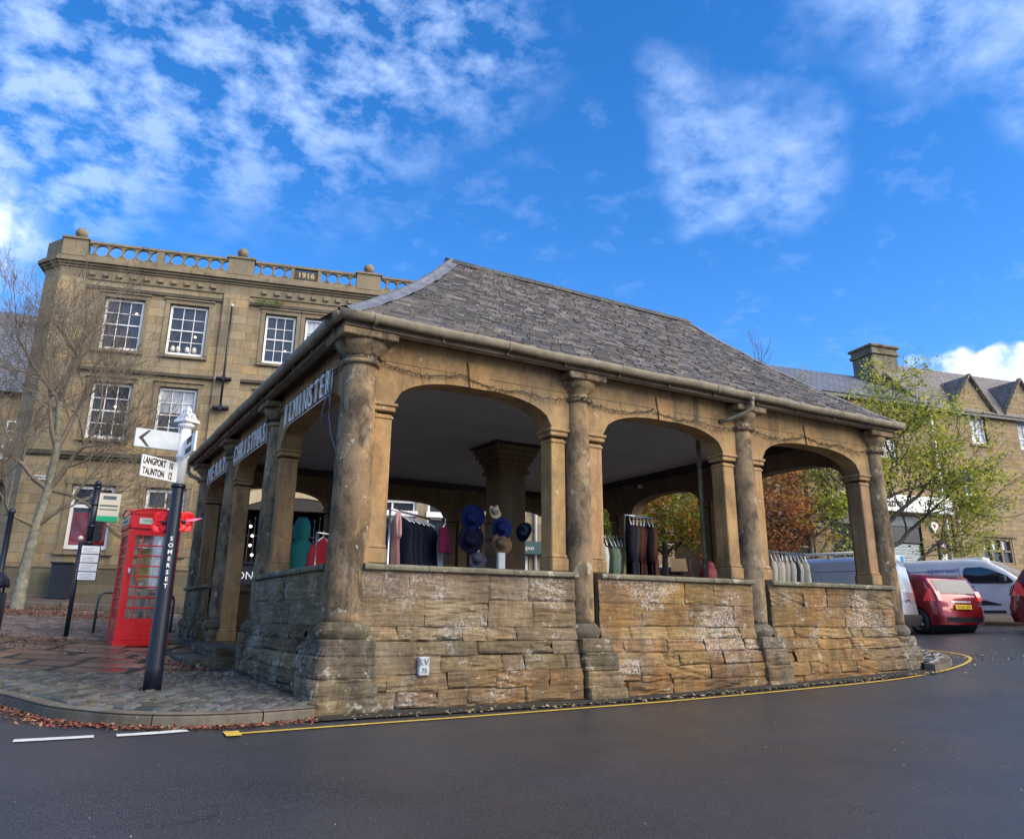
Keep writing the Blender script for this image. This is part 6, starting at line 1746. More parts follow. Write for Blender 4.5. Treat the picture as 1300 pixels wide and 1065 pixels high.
tree('orange_tree', 17.9, 9.3, 'dense orange leaved tree seen through the right arch', [(0, 0, 0), (0, 0, 1.2), (.05, 0, 2.2), (0, 0, 3.2)],
     [(1, (.6, .2, .8), 1.2, .05), (2, (-.6, -.2, .8), 1.2, .05), (2, (.3, -.6, .8), 1.2, .05), (3, (0, .2, 1), 1.1, .04)], 'bark_dark', 31, 2, [3, 3], .7, .2, (cloud(-.15, 0, 3.7, 1.35, 1.35, 1.7, 430), 16, .13, .11, OR, .8), trad=.09)
tree('autumn_tree', 17.3, 14.3, 'spreading tree of mixed green and orange leaves seen through the middle arch', [(0, 0, 0), (0, 0, 1.2), (.05, 0, 2.0), (0, 0, 3.4)],
     [(2, (.9, -.2, .6), 1.6, .07), (2, (-.8, .2, .6), 1.6, .07), (3, (.3, -.6, .8), 1.6, .06), (3, (-.1, .3, 1), 1.5, .05)], 'bark_dark', 33, 2, [3, 3], .7, .15, (cloud(.2, 0, 3.9, 2.9, 2.6, 1.9, 720), 16, .18, .14, OG, .8), trad=.15)
tree('green_tree', 14.6, 15.6, 'small dense green tree seen through the arch left of the clothes rails', [(0, 0, 0), (0, 0, 1.0), (0, 0, 2.0), (0, 0, 2.8)],
     [(1, (.6, .2, .8), 1.2, .05), (2, (-.6, -.2, .8), 1.1, .05), (3, (0, .2, 1), 1.1, .04)], 'bark_dark', 35, 2, [3, 3], .7, .2, (cloud(0, 0, 3.0, 1.9, 1.9, 1.7, 420), 16, .16, .12, GR, .8), trad=.1)
tree('bare_tree', 19.5, 9.35, 'small bare tree with pale trunk seen through the right arch', [(0, 0, 0), (.0, 0, 1.5), (.03, .0, 2.6), (.02, 0, 3.6), (.05, 0, 4.9), (.05, 0, 6.0)],
     [(1, (.45, -.25, .9), 1.8, .06), (2, (-.7, .35, .7), 1.3, .04), (2, (.8, -.5, .6), 1.5, .045), (3, (-.6, .3, .7), 1.2, .04), (3, (.6, -.3, .8), 1.2, .04), (4, (.3, -.3, .9), 1.2, .03), (4, (-.4, .3, .8), 1.2, .03), (5, (.1, 0, 1), 1.2, .03)],
     'bark_pale', 41, 3, [3, 4, 4], .65, .3, (None, 3, .12, .10, YG, .35), trad=.10, minr=.006)
for i, (x, y, h, r_, lab) in enumerate(((24, 27, 4.5, 3.0, 'far mixed tree behind the autumn tree'), (13.0, 27.5, 4.0, 2.6, 'far green tree in the street behind the hall'))):
    tree('far_tree', x, y, lab, [(0, 0, 0), (0, 0, 1.5), (0, 0, 3)], [(1, (.6, .2, .8), 1.5, .07), (2, (-.6, -.2, .8), 1.5, .06)], 'bark_dark', 50 + i, 2, [3, 3], .7, .2, (cloud(0, 0, h, r_, r_, 2.2, 420), 12, .25, .2, OG if i == 0 else GR, .8), trad=.15, group='trees in the street behind')
# tall twigs poking over the shop roof
tree('bare_tree', 31.0, 20.5, 'bare twigs of a tree rising behind the blue slate roof', [(0, 0, 0), (0, 0, 4), (.1, 0, 8), (0, 0, 10.5)], [(3, (.3, 0, 1), 1.6, .05), (3, (-.3, 0, 1), 1.6, .05), (3, (.05, .1, 1), 2.2, .05), (2, (-.5, .1, 1), 2.4, .05)], 'bark_dark', 61, 2, [3, 3], .35, .5, None, trad=.2, minr=.012)

# ================================================================= FALLEN LEAVES
def litter(name, spots, label, cols, size=(.03, .06)):
    b = MB(); xy = [(x, y) for x, y, o in spots]; z = garr(xy); r = random.Random(3)
    for (x, y, o), h in zip(spots, z):
        a = r.random() * 6.28; s = r.uniform(*size); u = Vector((math.cos(a), math.sin(a), r.gauss(0, .25))); w = Vector((-math.sin(a), math.cos(a), r.gauss(0, .25)))
        c = r.choice(cols); g = r.uniform(.6, 1.3); q = Vector((x, y, h + o + abs(r.gauss(0, .008)) + .008))
        b.add([q - u * s * .5, q + w * s * .3, q + u * s * .5 + Vector((0, 0, r.uniform(0, .012))), q - w * s * .3], [(0, 1, 2, 3)], False, (c[0] * g, c[1] * g, c[2] * g, 1))
    return b.build(name, M['leaf_litter'], None, label=label, cat='leaves', kind='stuff', fixn=False)
LC = [(.24, .055, .035), (.17, .05, .03), (.30, .14, .06), (.12, .045, .03), (.33, .20, .09), (.20, .04, .03)]
r = random.Random(77); sp = []
KP = [(x, y) for x, y in KERB if x > -5]
for _ in range(1900):
    i = r.randrange(len(KP) - 1); t = r.random(); x = KP[i][0] + (KP[i + 1][0] - KP[i][0]) * t; y = KP[i][1] + (KP[i + 1][1] - KP[i][1]) * t
    dx, dy = KP[i + 1][0] - KP[i][0], KP[i + 1][1] - KP[i][1]; L = math.hypot(dx, dy); nx, ny = dy / L, -dx / L
    dens = 1.0 if x < -2 else .6
    if r.random() > dens: continue
    d = abs(r.gauss(0, .13 if x < -2.3 else .07)) + .02; sp.append((x + nx * d, y + ny * d, .0))
litter('fallen_leaves', sp, 'red brown fallen leaves drifted along the curved kerb', LC)
sp = []
for _ in range(4200):
    x = r.uniform(-6, -.1); y = 13.6 - (x + 1) * .30 + r.gauss(0, .55)
    sp.append((x, y, .135))
for _ in range(1200): sp.append((r.uniform(-5, -1.9), 15.4 + r.gauss(0, .5), .135))
litter('fallen_leaves', sp, 'red brown leaf drift on the setts before the far kerb', LC)
sp = [(-.95 + r.gauss(0, .16), 4.25 + r.gauss(0, .35), .13) for _ in range(260)] + [(r.uniform(-5, .1), r.uniform(3, 12), .13) for _ in range(450)] + [(r.uniform(-3.6, -2.4), r.uniform(6.5, 9), .13) for _ in range(300)]
litter('fallen_leaves', sp, 'scattered leaves on the wet flagstones and by the step', LC)
sp = [(r.uniform(-.3, 10), r.gauss(-.72, .07), .01) for _ in range(420)] + [(12.2 + r.gauss(0, .7), .3 + r.gauss(0, .35), .0) for _ in range(160)] + [(r.uniform(9, 24), r.uniform(-1, 7), .0) for _ in range(420)]
litter('fallen_leaves', sp, 'small pale leaves strewn over the dark tarmac by the hall wall and cars', [(.35, .25, .12), (.4, .33, .2), (.25, .15, .07)])
sp = [(r.uniform(-4, 6), r.uniform(-5.5, -1), .0) for _ in range(130)]
litter('road_grit', sp, 'tiny pale grit and leaf scraps on the near tarmac', [(.20, .18, .16), (.14, .11, .09), (.22, .15, .07)], (.008, .022))
# ================================================================= VEHICLES
def seg_d(px, pz, a, c):
    ax, az_ = a; cx, cz = c; dx, dz = cx - ax, cz - az_; L2 = dx * dx + dz * dz or 1e-9
    t = max(0, min(1, ((px - ax) * dx + (pz - az_) * dz) / L2)); return math.hypot(px - ax - dx * t, pz - az_ - dz * t)

class Vehicle:
    """body lofted from a side outline (x forward, z up) with wheel-arch notches"""
    def __init__(s, e, outline, W, belt, tumble, wheels, wr, mat, plan=.16, rr=.07, sillz=.2):
        s.e, s.W, s.belt, s.tumble, s.plan, s.rr = e, W, belt, tumble, plan, rr
        s.x0 = min(p[0] for p in outline); s.x1 = max(p[0] for p in outline); s.out = outline
        s.wheels, s.wr = wheels, wr
        bottom = []
        for wx in sorted(wheels):
            R_ = wr * 1.16
            a0 = math.asin(max(-1, min(1, (sillz - wr) / R_)))
            for k in range(13):
                a = PI - a0 - (PI - 2 * a0) * k / 12; bottom.append((wx + R_ * math.cos(a), wr + R_ * math.sin(a)))
        s.poly = outline + bottom[::-1]      # outline runs rear-bottom -> over the roof -> front-bottom, arches come back
        s.mat = mat
        s.body()
    def w(s, x, z, extra=0):
        t = (x - s.x0) / (s.x1 - s.x0)
        w = s.W / 2 - max(0, z - s.belt) * s.tumble - s.plan * (abs(2 * t - 1) ** 5) - .05 * max(0, (.45 - z)) 
        w -= .018 * math.cos((z - .35) * 4.5) ** 2 * .6
        d = min(seg_d(x, z, s.out[i], s.out[i + 1]) for i in range(len(s.out) - 1))
        if d < s.rr: w -= s.rr - math.sqrt(max(0, s.rr ** 2 - (s.rr - d) ** 2))
        return w + extra
    def patch(s, poly, step=.09):
        bm = bmesh.new(); bm.faces.new([bm.verts.new((x, 0, z)) for x, z in poly])
        for ax, lo, hi in ((0, min(p[0] for p in poly), max(p[0] for p in poly)), (2, min(p[1] for p in poly), max(p[1] for p in poly))):
            c = lo + step * .5
            while c < hi:
                co = Vector((c, 0, 0)) if ax == 0 else Vector((0, 0, c)); no = Vector((1, 0, 0)) if ax == 0 else Vector((0, 0, 1))
                bmesh.ops.bisect_plane(bm, geom=bm.verts[:] + bm.edges[:] + bm.faces[:], plane_co=co, plane_no=no); c += step
        return bm
    def body(s):
        bm = s.patch(s.poly, .075); bm.verts.index_update(); n = len(bm.verts)
        V = [v.co.copy() for v in bm.verts]; ws = [s.w(v.x, v.z) for v in V]
        b = MB(); vs = [(v.x, -w, v.z) for v, w in zip(V, ws)] + [(v.x, w, v.z) for v, w in zip(V, ws)]
        fs = []
        for f in bm.faces:
            ix = [v.index for v in f.verts]; fs.append(tuple(ix)); fs.append(tuple(i + n for i in ix[::-1]))
        for e in bm.edges:
            if len(e.link_faces) == 1: a, c = e.verts[0].index, e.verts[1].index; fs.append((a, c, c + n, a + n))
        bm.free(); b.add(vs, fs, True)
        s.o = b.build('body', s.mat, s.e); 
        m = s.o.modifiers.new('wn', 'EDGE_SPLIT'); m.split_angle = math.radians(50)
        # dark wheel wells
        for wx in s.wheels:
            k = MB(); k.tube([(wx, -s.W / 2 + .16, s.wr), (wx, s.W / 2 - .16, s.wr)], s.wr * 1.15, 20); k.build('wheel_well', M['rubber'], s.e)
    def side(s, name, poly, mat, sides=(-1, 1), off=.006, parent=None):
        for sd_ in sides:
            bm = s.patch(poly, .08); b = MB(); bm.verts.index_update()
            b.add([(v.co.x, sd_ * (s.w(v.co.x, v.co.z, off)), v.co.z) for v in bm.verts], [tuple(v.index for v in f.verts) for f in bm.faces], True); bm.free()
            b.build(name, mat, parent or s.e, fixn=False)
    def across(s, name, pts, inset, mat, off=.008, ycols=8, parent=None, y0=-1, y1=1):
        """a panel following the outline between two points, spanning the width"""
        b = MB(); n = len(pts); vs = []; 
        for i, (x, z) in enumerate(pts):
            a = Vector(pts[max(0, i - 1)]); c = Vector(pts[min(n - 1, i + 1)]); d = (c - a).normalized(); nx, nz = -d.y, d.x
            w = s.w(x, z) - inset + .0
            w = max(.05, s.W / 2 - max(0, z - s.belt) * s.tumble - s.plan * .8 * (abs(2 * (x - s.x0) / (s.x1 - s.x0) - 1) ** 5) - inset)
            for k in range(ycols + 1): vs.append((x + nx * off, w * (y0 + (y1 - y0) * k / ycols), z + nz * off))
        m = ycols + 1; b.add(vs, [(i * m + j, i * m + j + 1, (i + 1) * m + j + 1, (i + 1) * m + j) for i in range(n - 1) for j in range(ycols)], True)
        return b.build(name, mat, parent or s.e, fixn=False)
    def roll(s, spokes=5):
        for wx in s.wheels:
            for sd_ in (-1, 1):
                r = s.wr; y = sd_ * (s.W / 2 - .115)
                b = MB(); prof = [(r * .62, -.10), (r * .93, -.10), (r, -.075), (r, .075), (r * .93, .10), (r * .68, .10), (r * .62, .06)]
                b.lathe(prof, 28, cap=False); o = b.build('tyre', M['rubber'], s.e)
                b = MB(); b.lathe([(r * .68, .09), (r * .64, .095), (r * .60, .07), (r * .60, -.06)], 28, cap=False)
                for k in range(spokes):
                    for dd in (-.11, .11):
                        a = 2 * PI * k / spokes; ca, sa = math.cos(a + dd), math.sin(a + dd)
                        b.tube([(math.cos(a) * r * .1, math.sin(a) * r * .1, .065), (ca * r * .62, sa * r * .62, .075)], [.03, .018], 5)
                b.lathe([(r * .16, .04), (r * .16, .075), (r * .08, .085), (.001, .085)], 14, cap=False)
                q = b.build('rim', M['alloy'], o)
                b = MB(); b.lathe([(.001, -.02), (r * .6, -.02), (r * .6, .0)], 20, cap=False); b.build('brake_disc', M['black_plastic'], o, fixn=False)
                o.location = (wx, y, r); o.rotation_euler = (-PI / 2 * sd_, 0, 0)

def hatch(name, loc, deg, mat, label, group, scale=1.0, plate=True, cat='car'):
    x, y = loc; e = empty(name, (x, y, G(x, y) + .0), math.radians(deg), label=label, cat=cat, group=group, scale=scale)
    out = [(0.02, .22), (-.03, .40), (.0, .62), (.03, .80), (.07, .92), (.14, 1.06), (.36, 1.38), (.52, 1.47), (1.2, 1.53), (1.9, 1.49), (2.35, 1.42), (2.72, 1.22), (3.10, .98), (3.5, .90), (3.82, .80), (3.95, .62), (3.97, .40), (3.92, .22)]
    v = Vehicle(e, out, 1.72, .95, .15, [.66, 3.16], .31, mat)
    v.side('side_window', [(.72, 1.02), (.66, 1.22), (.86, 1.36), (1.2, 1.41), (1.28, 1.41), (1.28, .97)], M['car_glass'])
    v.side('side_window', [(1.34, .97), (1.34, 1.41), (2.0, 1.40), (2.35, 1.32), (2.70, 1.10), (2.80, .98), (2.8, .95)], M['car_glass'])
    v.across('rear_window', [(.10, .985), (.14, 1.06), (.335, 1.345)], .16, M['rear_glass'], off=.012)
    v.across('windscreen', [(2.38, 1.40), (2.72, 1.22), (3.06, 1.0)], .12, M['windscreen'], off=.012)
    v.side('tail_light', [(.07, .80), (.12, .92), (.20, 1.10), (.26, 1.12), (.36, .92), (.42, .80)], M['lamp_red'], off=.012)
    for y0, y1 in ((-1, -.80), (.80, 1)): v.across('tail_light', [(.035, .80), (.07, .92), (.13, 1.04)], .04, M['lamp_red'], off=.022, ycols=3, y0=y0, y1=y1)
    v.across('spoiler_shadow', [(.38, 1.39), (.48, 1.445)], .30, M['black_plastic'], off=.016)  # black trim strip coloured as the spoiler's shadow above the rear window
    v.side('headlight', [(3.45, .80), (3.50, .88), (3.76, .80), (3.86, .68), (3.7, .66)], M['alloy'], off=.012)
    v.across('rear_bumper', [(.03, .24), (.0, .34), (-.025, .41)], .16, M['black_plastic'], off=.014)
    v.across('grille', [(3.975, .56), (3.985, .40), (3.95, .28)], .45, M['black_plastic'], off=.014)
    v.across('tailgate_strip', [(.025, .755), (.035, .80)], .42, M['alloy'], off=.018)
    if plate:
        p = MB(); p.bbox(-.055, -.02, -.26, .26, .60, .71, .004); po = p.build('number_plate', M['plate_yellow'], e)
        text_obj('plate_letters', 'WX60 HPV', M['ink'], po, (-.0565, 0, .652), (PI / 2, 0, -PI / 2), .10, .001, sx=.9)
    b = MB(); b.tube([(.10, .0, .99), (.14, .18, 1.06), (.19, .36, 1.10)], [.014, .010, .006], 5); b.build('rear_wiper', M['black'], e)
    b = MB()
    for s_ in (-1, 1): b.bbox(2.55, 2.68, s_ * .98 - .08, s_ * .98 + .08, .95, 1.09, .03)
    b.build('door_mirror', mat, e)
    for s_ in (-1, 1):
        b = MB(); b.bbox(1.42, 1.60, s_ * (v.w(1.5, .86) + .012) - .012, s_ * (v.w(1.5, .86) + .012) + .012, .845, .875, .006); b.build('door_handle', mat, e)
    b = MB()
    for s_ in (-1, 1):
        for xx in (1.31, 2.55): b.tube([(xx, s_ * (v.w(xx, z) + .001), z) for z in (.30, .5, .7, .9)], .004, 4)
    b.build('door_seam', M['black'], e)
    v.side('sill_trim', [(1.10, .20), (1.10, .27), (2.72, .27), (2.72, .20)], M['black_plastic'], off=.006)
    v.roll(5); return e

def van(name, loc, deg, mat, label, L=4.4, H=1.79, W=1.85, letters=False, rack=False, cat='van'):
    x, y = loc; e = empty(name, (x, y, G(x, y)), math.radians(deg), label=label, cat=cat, group='vans parked beyond the hall')
    h = H
    out = [(0.03, .26), (-.04, .40), (-.03, .60), (.02, 1.0), (.09, h * .80), (.16, h - .10), (.30, h - .01), (1.0, h + .01), (2.2, h), (2.70, h - .05), (3.10, h * .83), (3.45, 1.20), (3.62, 1.08), (4.05, .98), (4.28, .84), (4.38, .62), (4.40, .40), (4.34, .24)]
    v = Vehicle(e, out, W, 1.05, .11, [.78, 3.50], .33, mat, plan=.12, rr=.08)
    v.side('cab_window', [(2.02, 1.08), (2.06, h - .32), (2.12, h - .26), (2.55, h - .25), (2.80, h - .33), (3.20, 1.26), (3.34, 1.10), (3.3, 1.06), (2.6, 1.05)], M['car_glass'])
    v.across('windscreen', [(2.78, h - .10), (3.10, h * .83), (3.46, 1.19)], .10, M['windscreen'], off=.012)
    v.side('lower_cladding', [(1.2, .46), (1.2, .56), (1.35, .66), (1.9, .66), (2.55, .58), (2.95, .47), (2.95, .44)], M['black_plastic'], off=.012)
    v.side('sill', [(1.24, .22), (1.24, .30), (3.04, .30), (3.04, .22)], M['black_plastic'], off=.008)
    v.side('tail_light', [(-.0, .92), (.05, 1.30), (.09, 1.36), (.14, 1.30), (.10, .92)], M['lamp_red'], off=.010)
    v.side('headlight', [(3.96, .84), (4.05, .94), (4.26, .80), (4.33, .66), (4.14, .70)], M['alloy'], off=.012)
    v.side('rear_panel_groove', [(.34, h - .36), (.36, h - .34), (1.88, h - .34), (1.88, h - .35)], M['steel_green'], off=.006)
    v.across('rear_bumper', [(.02, .28), (-.05, .40), (-.05, .54)], .02, M['black_plastic'], off=.03)
    v.across('rear_window', [(.035, 1.08), (.075, h * .76), (.11, h - .22)], .16, M['blind'] if not letters else M['car_glass'], off=.012)
    b = MB(); b.box(.02, .03, -.005, .005, .6, 1.0)
    for s_ in (-1, 1):
        for xx in (1.95, 3.22): b.tube([(xx, s_ * (v.w(xx, z) + .001), z) for z in (.35, .6, .85, 1.05) if z < 1.2] + ([(xx, s_ * (v.w(xx, z) + .001), z) for z in (1.3, h - .22)] if xx < 2 else []), .005, 4)
    b.build('door_seam', M['black'], e)
    for s_ in (-1, 1):
        b = MB(); yy = s_ * (v.w(2.1, .98) + .014); b.bbox(2.08, 2.30, min(yy, yy + .0) - .012, yy + .012, .965, .998, .006); b.build('door_handle', M['black_plastic'], e)
        b = MB(); b.bbox(3.02, 3.20, s_ * (W / 2 + .12) - .09, s_ * (W / 2 + .12) + .09, 1.08, 1.26, .03); b.build('door_mirror', M['black_plastic'], e)
    b = MB(); b.bbox(-.075, -.045, -.10, .10, .86, .90, .006); b.build('tailgate_handle', M['black'], e)
    if letters:
        # right-hand side lettering and a violet wedge at the rear quarter
        wy = -(v.w(1.2, 1.45) + .012)
        t = text_obj('side_letters', 'openreach', M['purple'], e, (1.50, wy, 1.47), (PI / 2 - .11, 0, 0), .21, .002, sx=1.02)
        v.side('violet_wedge', [(.14, 1.20), (.22, 1.50), (.32, 1.66), (.62, 1.34), (.80, 1.20)], M['purple'], sides=(-1,), off=.007)
        b = MB(); b.bbox(1.7, 2.5, -.35, .35, h + .0, h + .07, .01); b.build('roof_hatch', M['offwhite'], e)
    if rack:
        b = MB()
        for xx in (.5, 1.5, 2.4):
            b.tube([(xx, -W / 2 + .12, h - .02), (xx, -W / 2 + .12, h + .09), (xx, W / 2 - .12, h + .09), (xx, W / 2 - .12, h - .02)], .018, 6)
        b.build('roof_bars', M['black'], e)
        b = MB(); b.tube([(.2, .55, h + .13), (2.75, .55, h + .13)], .032, 8); b.tube([(.2, .40, h + .13), (2.75, .40, h + .13)], .028, 8); b.build('roof_pole', M['offwhite'], e)
    v.roll(6); return e
hatch('parked_car', (17.55, 3.30), 77, M['car_red'], 'bright red hatchback seen from behind between the two vans', 'cars parked beyond the hall')
van('parked_van', (21.3, 7.3), -76, M['van_white'], 'white panel van with small violet lettering on its side', letters=True)
van('parked_van', (15.75, 3.65), 106, M['van_silver'], 'silver grey panel van with roof bars half hidden by the end column', H=1.93, rack=True)
hatch('parked_car', (18.75, 2.6), -72, M['car_maroon'], 'dark maroon car cut off by the right edge of the photograph', 'cars parked beyond the hall', scale=1.08)
for (x, y, dg, mt, lab) in ((20.5, 17.5, 200, simple('car_blue', (.12, .2, .3), .3, metal=.4), 'pale blue car far off in the street behind the hall'), (18.2, 20.5, 190, M['van_white'], 'white car far off in the street behind the hall'), (22.5, 21, 195, simple('car_grey', (.2, .2, .22), .3, metal=.4), 'grey car far off in the street behind the hall')):
    hatch('parked_car', (x, y), dg, mt, lab, 'cars parked in the street behind', plate=False)

# ================================================================= MARKET STALL GOODS INSIDE THE HALL
def rail(p, q, z, label, legs=True, mat='chrome'):
    P, Q = Vector((*p, 0)), Vector((*q, 0)); e = empty('clothes_rail', (P.x, P.y, FLOOR), math.atan2((Q - P).y, (Q - P).x), label=label, cat='clothes rail', group='metal clothes rails in the hall')
    L = (Q - P).length; h = z - FLOOR
    b = MB(); b.tube([(0, 0, h), (L, 0, h)], .016, 8); b.build('bar', M[mat], e)
    for x in (0, L):
        b = MB(); b.tube([(x, 0, .08), (x, 0, h + .01)], .016, 8); b.build('upright', M[mat], e)
        b = MB(); b.tube([(x, -.28, .07), (x, .28, .07)], .016, 8)
        for s in (-.28, .28): b.ball((x, s, .03), .03)
        b.build('foot', M[mat], e)
    return e
def garment(pos, ang, zt, length, w, col, label, group, thick=.09, sleeves=True, flare=1.15, name='hanging_coat', cat='coat', hanger='white', seed=0, lean=0.0):
    """one coat or dress on its hanger; its shoulders run along ang"""
    r = random.Random(seed + int(pos[0] * 97)); e = empty(name, (pos[0], pos[1], zt), ang, label=label, cat=cat, group=group)
    b = MB(); n = 20; rows = 14; vs = []; fs = []
    for j in range(rows + 1):
        t = j / rows; z = -.045 - t * length
        hw = w / 2 * (min(1, .30 + .85 * (t * 7) ** .6 * .62) if t < .16 else (.96 - .10 * math.sin(min(1, (t - .16) * 2.2) * PI) + (flare - 1) * max(0, t - .3)))
        th = thick * (.45 + .7 * min(1, t * 3))
        if j == 0: hw = w * .13; th = thick * .4
        for k in range(n):
            a = 2 * PI * k / n; ca, sa = math.cos(a), math.sin(a)
            fold = 1 + .5 * t * math.sin(a * 5 + seed * 1.7 + t) + .3 * t * math.sin(a * 9 + seed)
            vs.append((hw * ca * (1 + .03 * math.sin(a * 5 + seed)), th / 2 * sa * fold + .01 * math.sin(t * 5 + seed), z - (.06 * abs(ca) if t < .12 else 0) - .012 * math.sin(a * 4 + seed) * t))
    for j in range(rows):
        for k in range(n): fs.append((j * n + k, j * n + (k + 1) % n, (j + 1) * n + (k + 1) % n, (j + 1) * n + k))
    fs.append(tuple(range(n)))
    b.add(vs, fs, True, (*col, 1))
    o = b.build('cloth_body', M['cloth'], e)
    if sleeves:
        for s in (-1, 1):
            k = MB(); pts = [(s * w * .40, 0, -.20), (s * w * .50, .0, -.32), (s * w * .54, .015, -.52), (s * w * .52, .03, -.74)]
            k.tube(pts, [.055, .062, .055, .042], 10, col=(col[0] * .9, col[1] * .9, col[2] * .9, 1)); k.build('sleeve', M['cloth'], e)
    k = MB(); k.tube([(-w * .34, 0, -.15), (-w * .15, 0, -.09), (0, 0, -.05), (w * .15, 0, -.09), (w * .34, 0, -.15)], .011, 6); k.tube([(0, 0, -.05), (0, 0, -.01), (.015, 0, .012), (0, 0, .03), (-.016, 0, .018)], .004, 5)
    k.build('hanger', M[hanger], e); return e
def fill(p, q, z, items, group, w=.44, yaw=PI / 2, **kw):
    P, Q = Vector((*p, 0)), Vector((*q, 0)); a = math.atan2((Q - P).y, (Q - P).x); n = len(items)
    for i, (c, L, lab) in enumerate(items):
        t = (i + .6) / (n + .2); s = P.lerp(Q, t); garment((s.x, s.y), a + yaw + R.uniform(-.12, .12), z, L, w * (.38 if lab.startswith('slim') else R.uniform(.92, 1.08)), c, lab, group, seed=i, **kw)
# first bay: dark gowns
rail((1.10, 1.55), (2.05, 2.30), 1.44, 'silver clothes rail carrying dark navy gowns in the first bay')
nv = (.012, .016, .035)
fill((1.16, 1.60), (1.98, 2.25), 1.44, [((.32, .17, .16), .95, 'slim dusty pink gown at the outer end of the first rail'), (nv, 1.15, 'first navy gown behind the dusty pink one'), ((.010, .014, .030), 1.15, 'second navy gown on the first bay rail, broad shouldered'), ((.014, .018, .04), 1.12, 'third navy gown near the middle of the first bay rail'), ((.008, .010, .02), 1.15, 'near black gown in the middle of the dark row'), ((.012, .016, .032), 1.1, 'navy gown beyond the near black one'), ((.010, .012, .03), 1.15, 'last navy gown at the inner end of the first rail')], 'dark gowns on the first rail', w=.50, sleeves=False)
b = MB(); b.tube([(0, 0, 0), (.02, 0, -.12), (.03, .0, -.30), (.02, 0, -.36), (-.02, 0, -.34), (-.03, 0, -.14), (-.02, 0, -.01)], [.02, .022, .022, .024, .022, .022, .02], 8); b.build('scarf', simple('scarf_pink', (.55, .30, .28), .8), None, label='looped pale pink scarf hung on the silver rail', cat='scarf', loc=(1.20, 1.46, 1.40))
garment((2.05, 1.75), .7, 1.36, .42, .36, (.10, .008, .035), 'short plum purple top hanging past the dark gowns', None, name='plum_blouse', cat='blouse', sleeves=False, hanger='white')
# hat stand
H_ = empty('hat_stand', (2.68, 1.75, FLOOR), 0, label='upright wooden stand covered in felt hats in the first bay', cat='hat stand')
b = MB(); b.bbox(-.035, .035, -.03, .03, 0, 1.93, .006); b.build('post', simple('stand_wood', (.22, .11, .055), .6), H_)
b = MB(); b.bbox(-.25, .25, -.04, .04, 0, .05, .006); b.bbox(-.04, .04, -.25, .25, .05, .10, .006); b.build('foot', M['dark_wood'], H_)
b = MB()
for z in (1.0, 1.3, 1.55, 1.8): b.tube([(-.16, -.03, z + .03), (0, -.03, z), (.16, -.03, z + .03)], .011, 6)
b.build('peg', M['dark_wood'], H_)
def hat(pos, face, R_, col, label, crown=.09, spinr=0, band=(.01, .01, .012), name='felt_hat'):
    e = empty(name, pos, 0, label=label, cat='hat', group='felt hats hung on the stand')
    q = Vector(face).normalized().to_track_quat('Z', 'Y'); e.rotation_mode = 'QUATERNION'; e.rotation_quaternion = q
    b = MB(); n = 26; cr_ = R_ * .52
    prof = [(R_ * .30, crown * 1.02, .55), (cr_ * .86, crown * 1.12, 1), (cr_, crown * .55, 1), (cr_ * 1.04, .01, 1), (R_ * .78, .0, 1), (R_, .02, 1), (R_ * .985, .008, 1), (R_ * .7, -.012, 1), (cr_ * .95, -.01, 1)]
    vs = [(0, 0, crown * .86)]; fs = []
    for (rr, z, _) in prof:
        for k in range(n):
            a = 2 * PI * k / n; dent = -.02 * math.cos(a * 2) if z > crown * .9 else 0
            vs.append((math.cos(a) * rr * .90, math.sin(a) * rr * 1.04, z + dent + (.02 * math.cos(a * 2 + 1) if rr > R_ * .75 else 0)))
    fs += [(0, 1 + k, 1 + (k + 1) % n) for k in range(n)]
    for j in range(len(prof) - 1):
        for k in range(n): fs.append((1 + j * n + k, 1 + j * n + (k + 1) % n, 1 + (j + 1) * n + (k + 1) % n, 1 + (j + 1) * n + k))
    b.add(vs, fs, True, (*col, 1)); b.build('felt', M['cloth'], e)
    b = MB(); b.lathe([(cr_ * 1.06, .012), (cr_ * 1.05, .035)], n, fx=.90, cap=False, col=(*band, 1)); o = b.build('band', M['cloth'], e, fixn=False)
fc = (-.35, -.9, .1)
hat((2.44, 1.62, 1.42), (-.5, -.8, .25), .20, (.007, .016, .085), 'large royal blue hat upper left on the stand')
hat((2.93, 1.62, 1.30), (-.1, -.95, .2), .18, (.008, .020, .11), 'deep blue hat right of the wooden post')
hat((2.40, 1.58, 1.10), (-.45, -.85, .2), .21, (.008, .010, .03), 'very dark navy wide hat below the royal blue one')
hat((2.90, 1.56, 1.05), (-.2, -.9, .35), .17, (.20, .13, .08), 'brown fedora low on the right of the stand', band=(.06, .04, .03))
hat((2.80, 1.62, 1.52), (.1, -.85, .5), .11, (.55, .45, .30), 'small cream hat at the top of the stand')
hat((2.50, 1.56, .80), (-.3, -.8, .5), .14, (.10, .10, .14), 'grey knitted hat at the bottom of the stand', name='knitted_hat')
hat((3.34, 1.62, 1.26), (-.75, -.4, .2), .15, (.010, .018, .04), 'dark hat tilted against the inner pilaster')
b = MB(); b.bbox(-.06, .06, -.03, .03, -.12, .12, .01); b.build('price_card', M['white_sign'], None, label='white price card hanging below the brown fedora', cat='card', loc=(2.86, 1.50, .80))
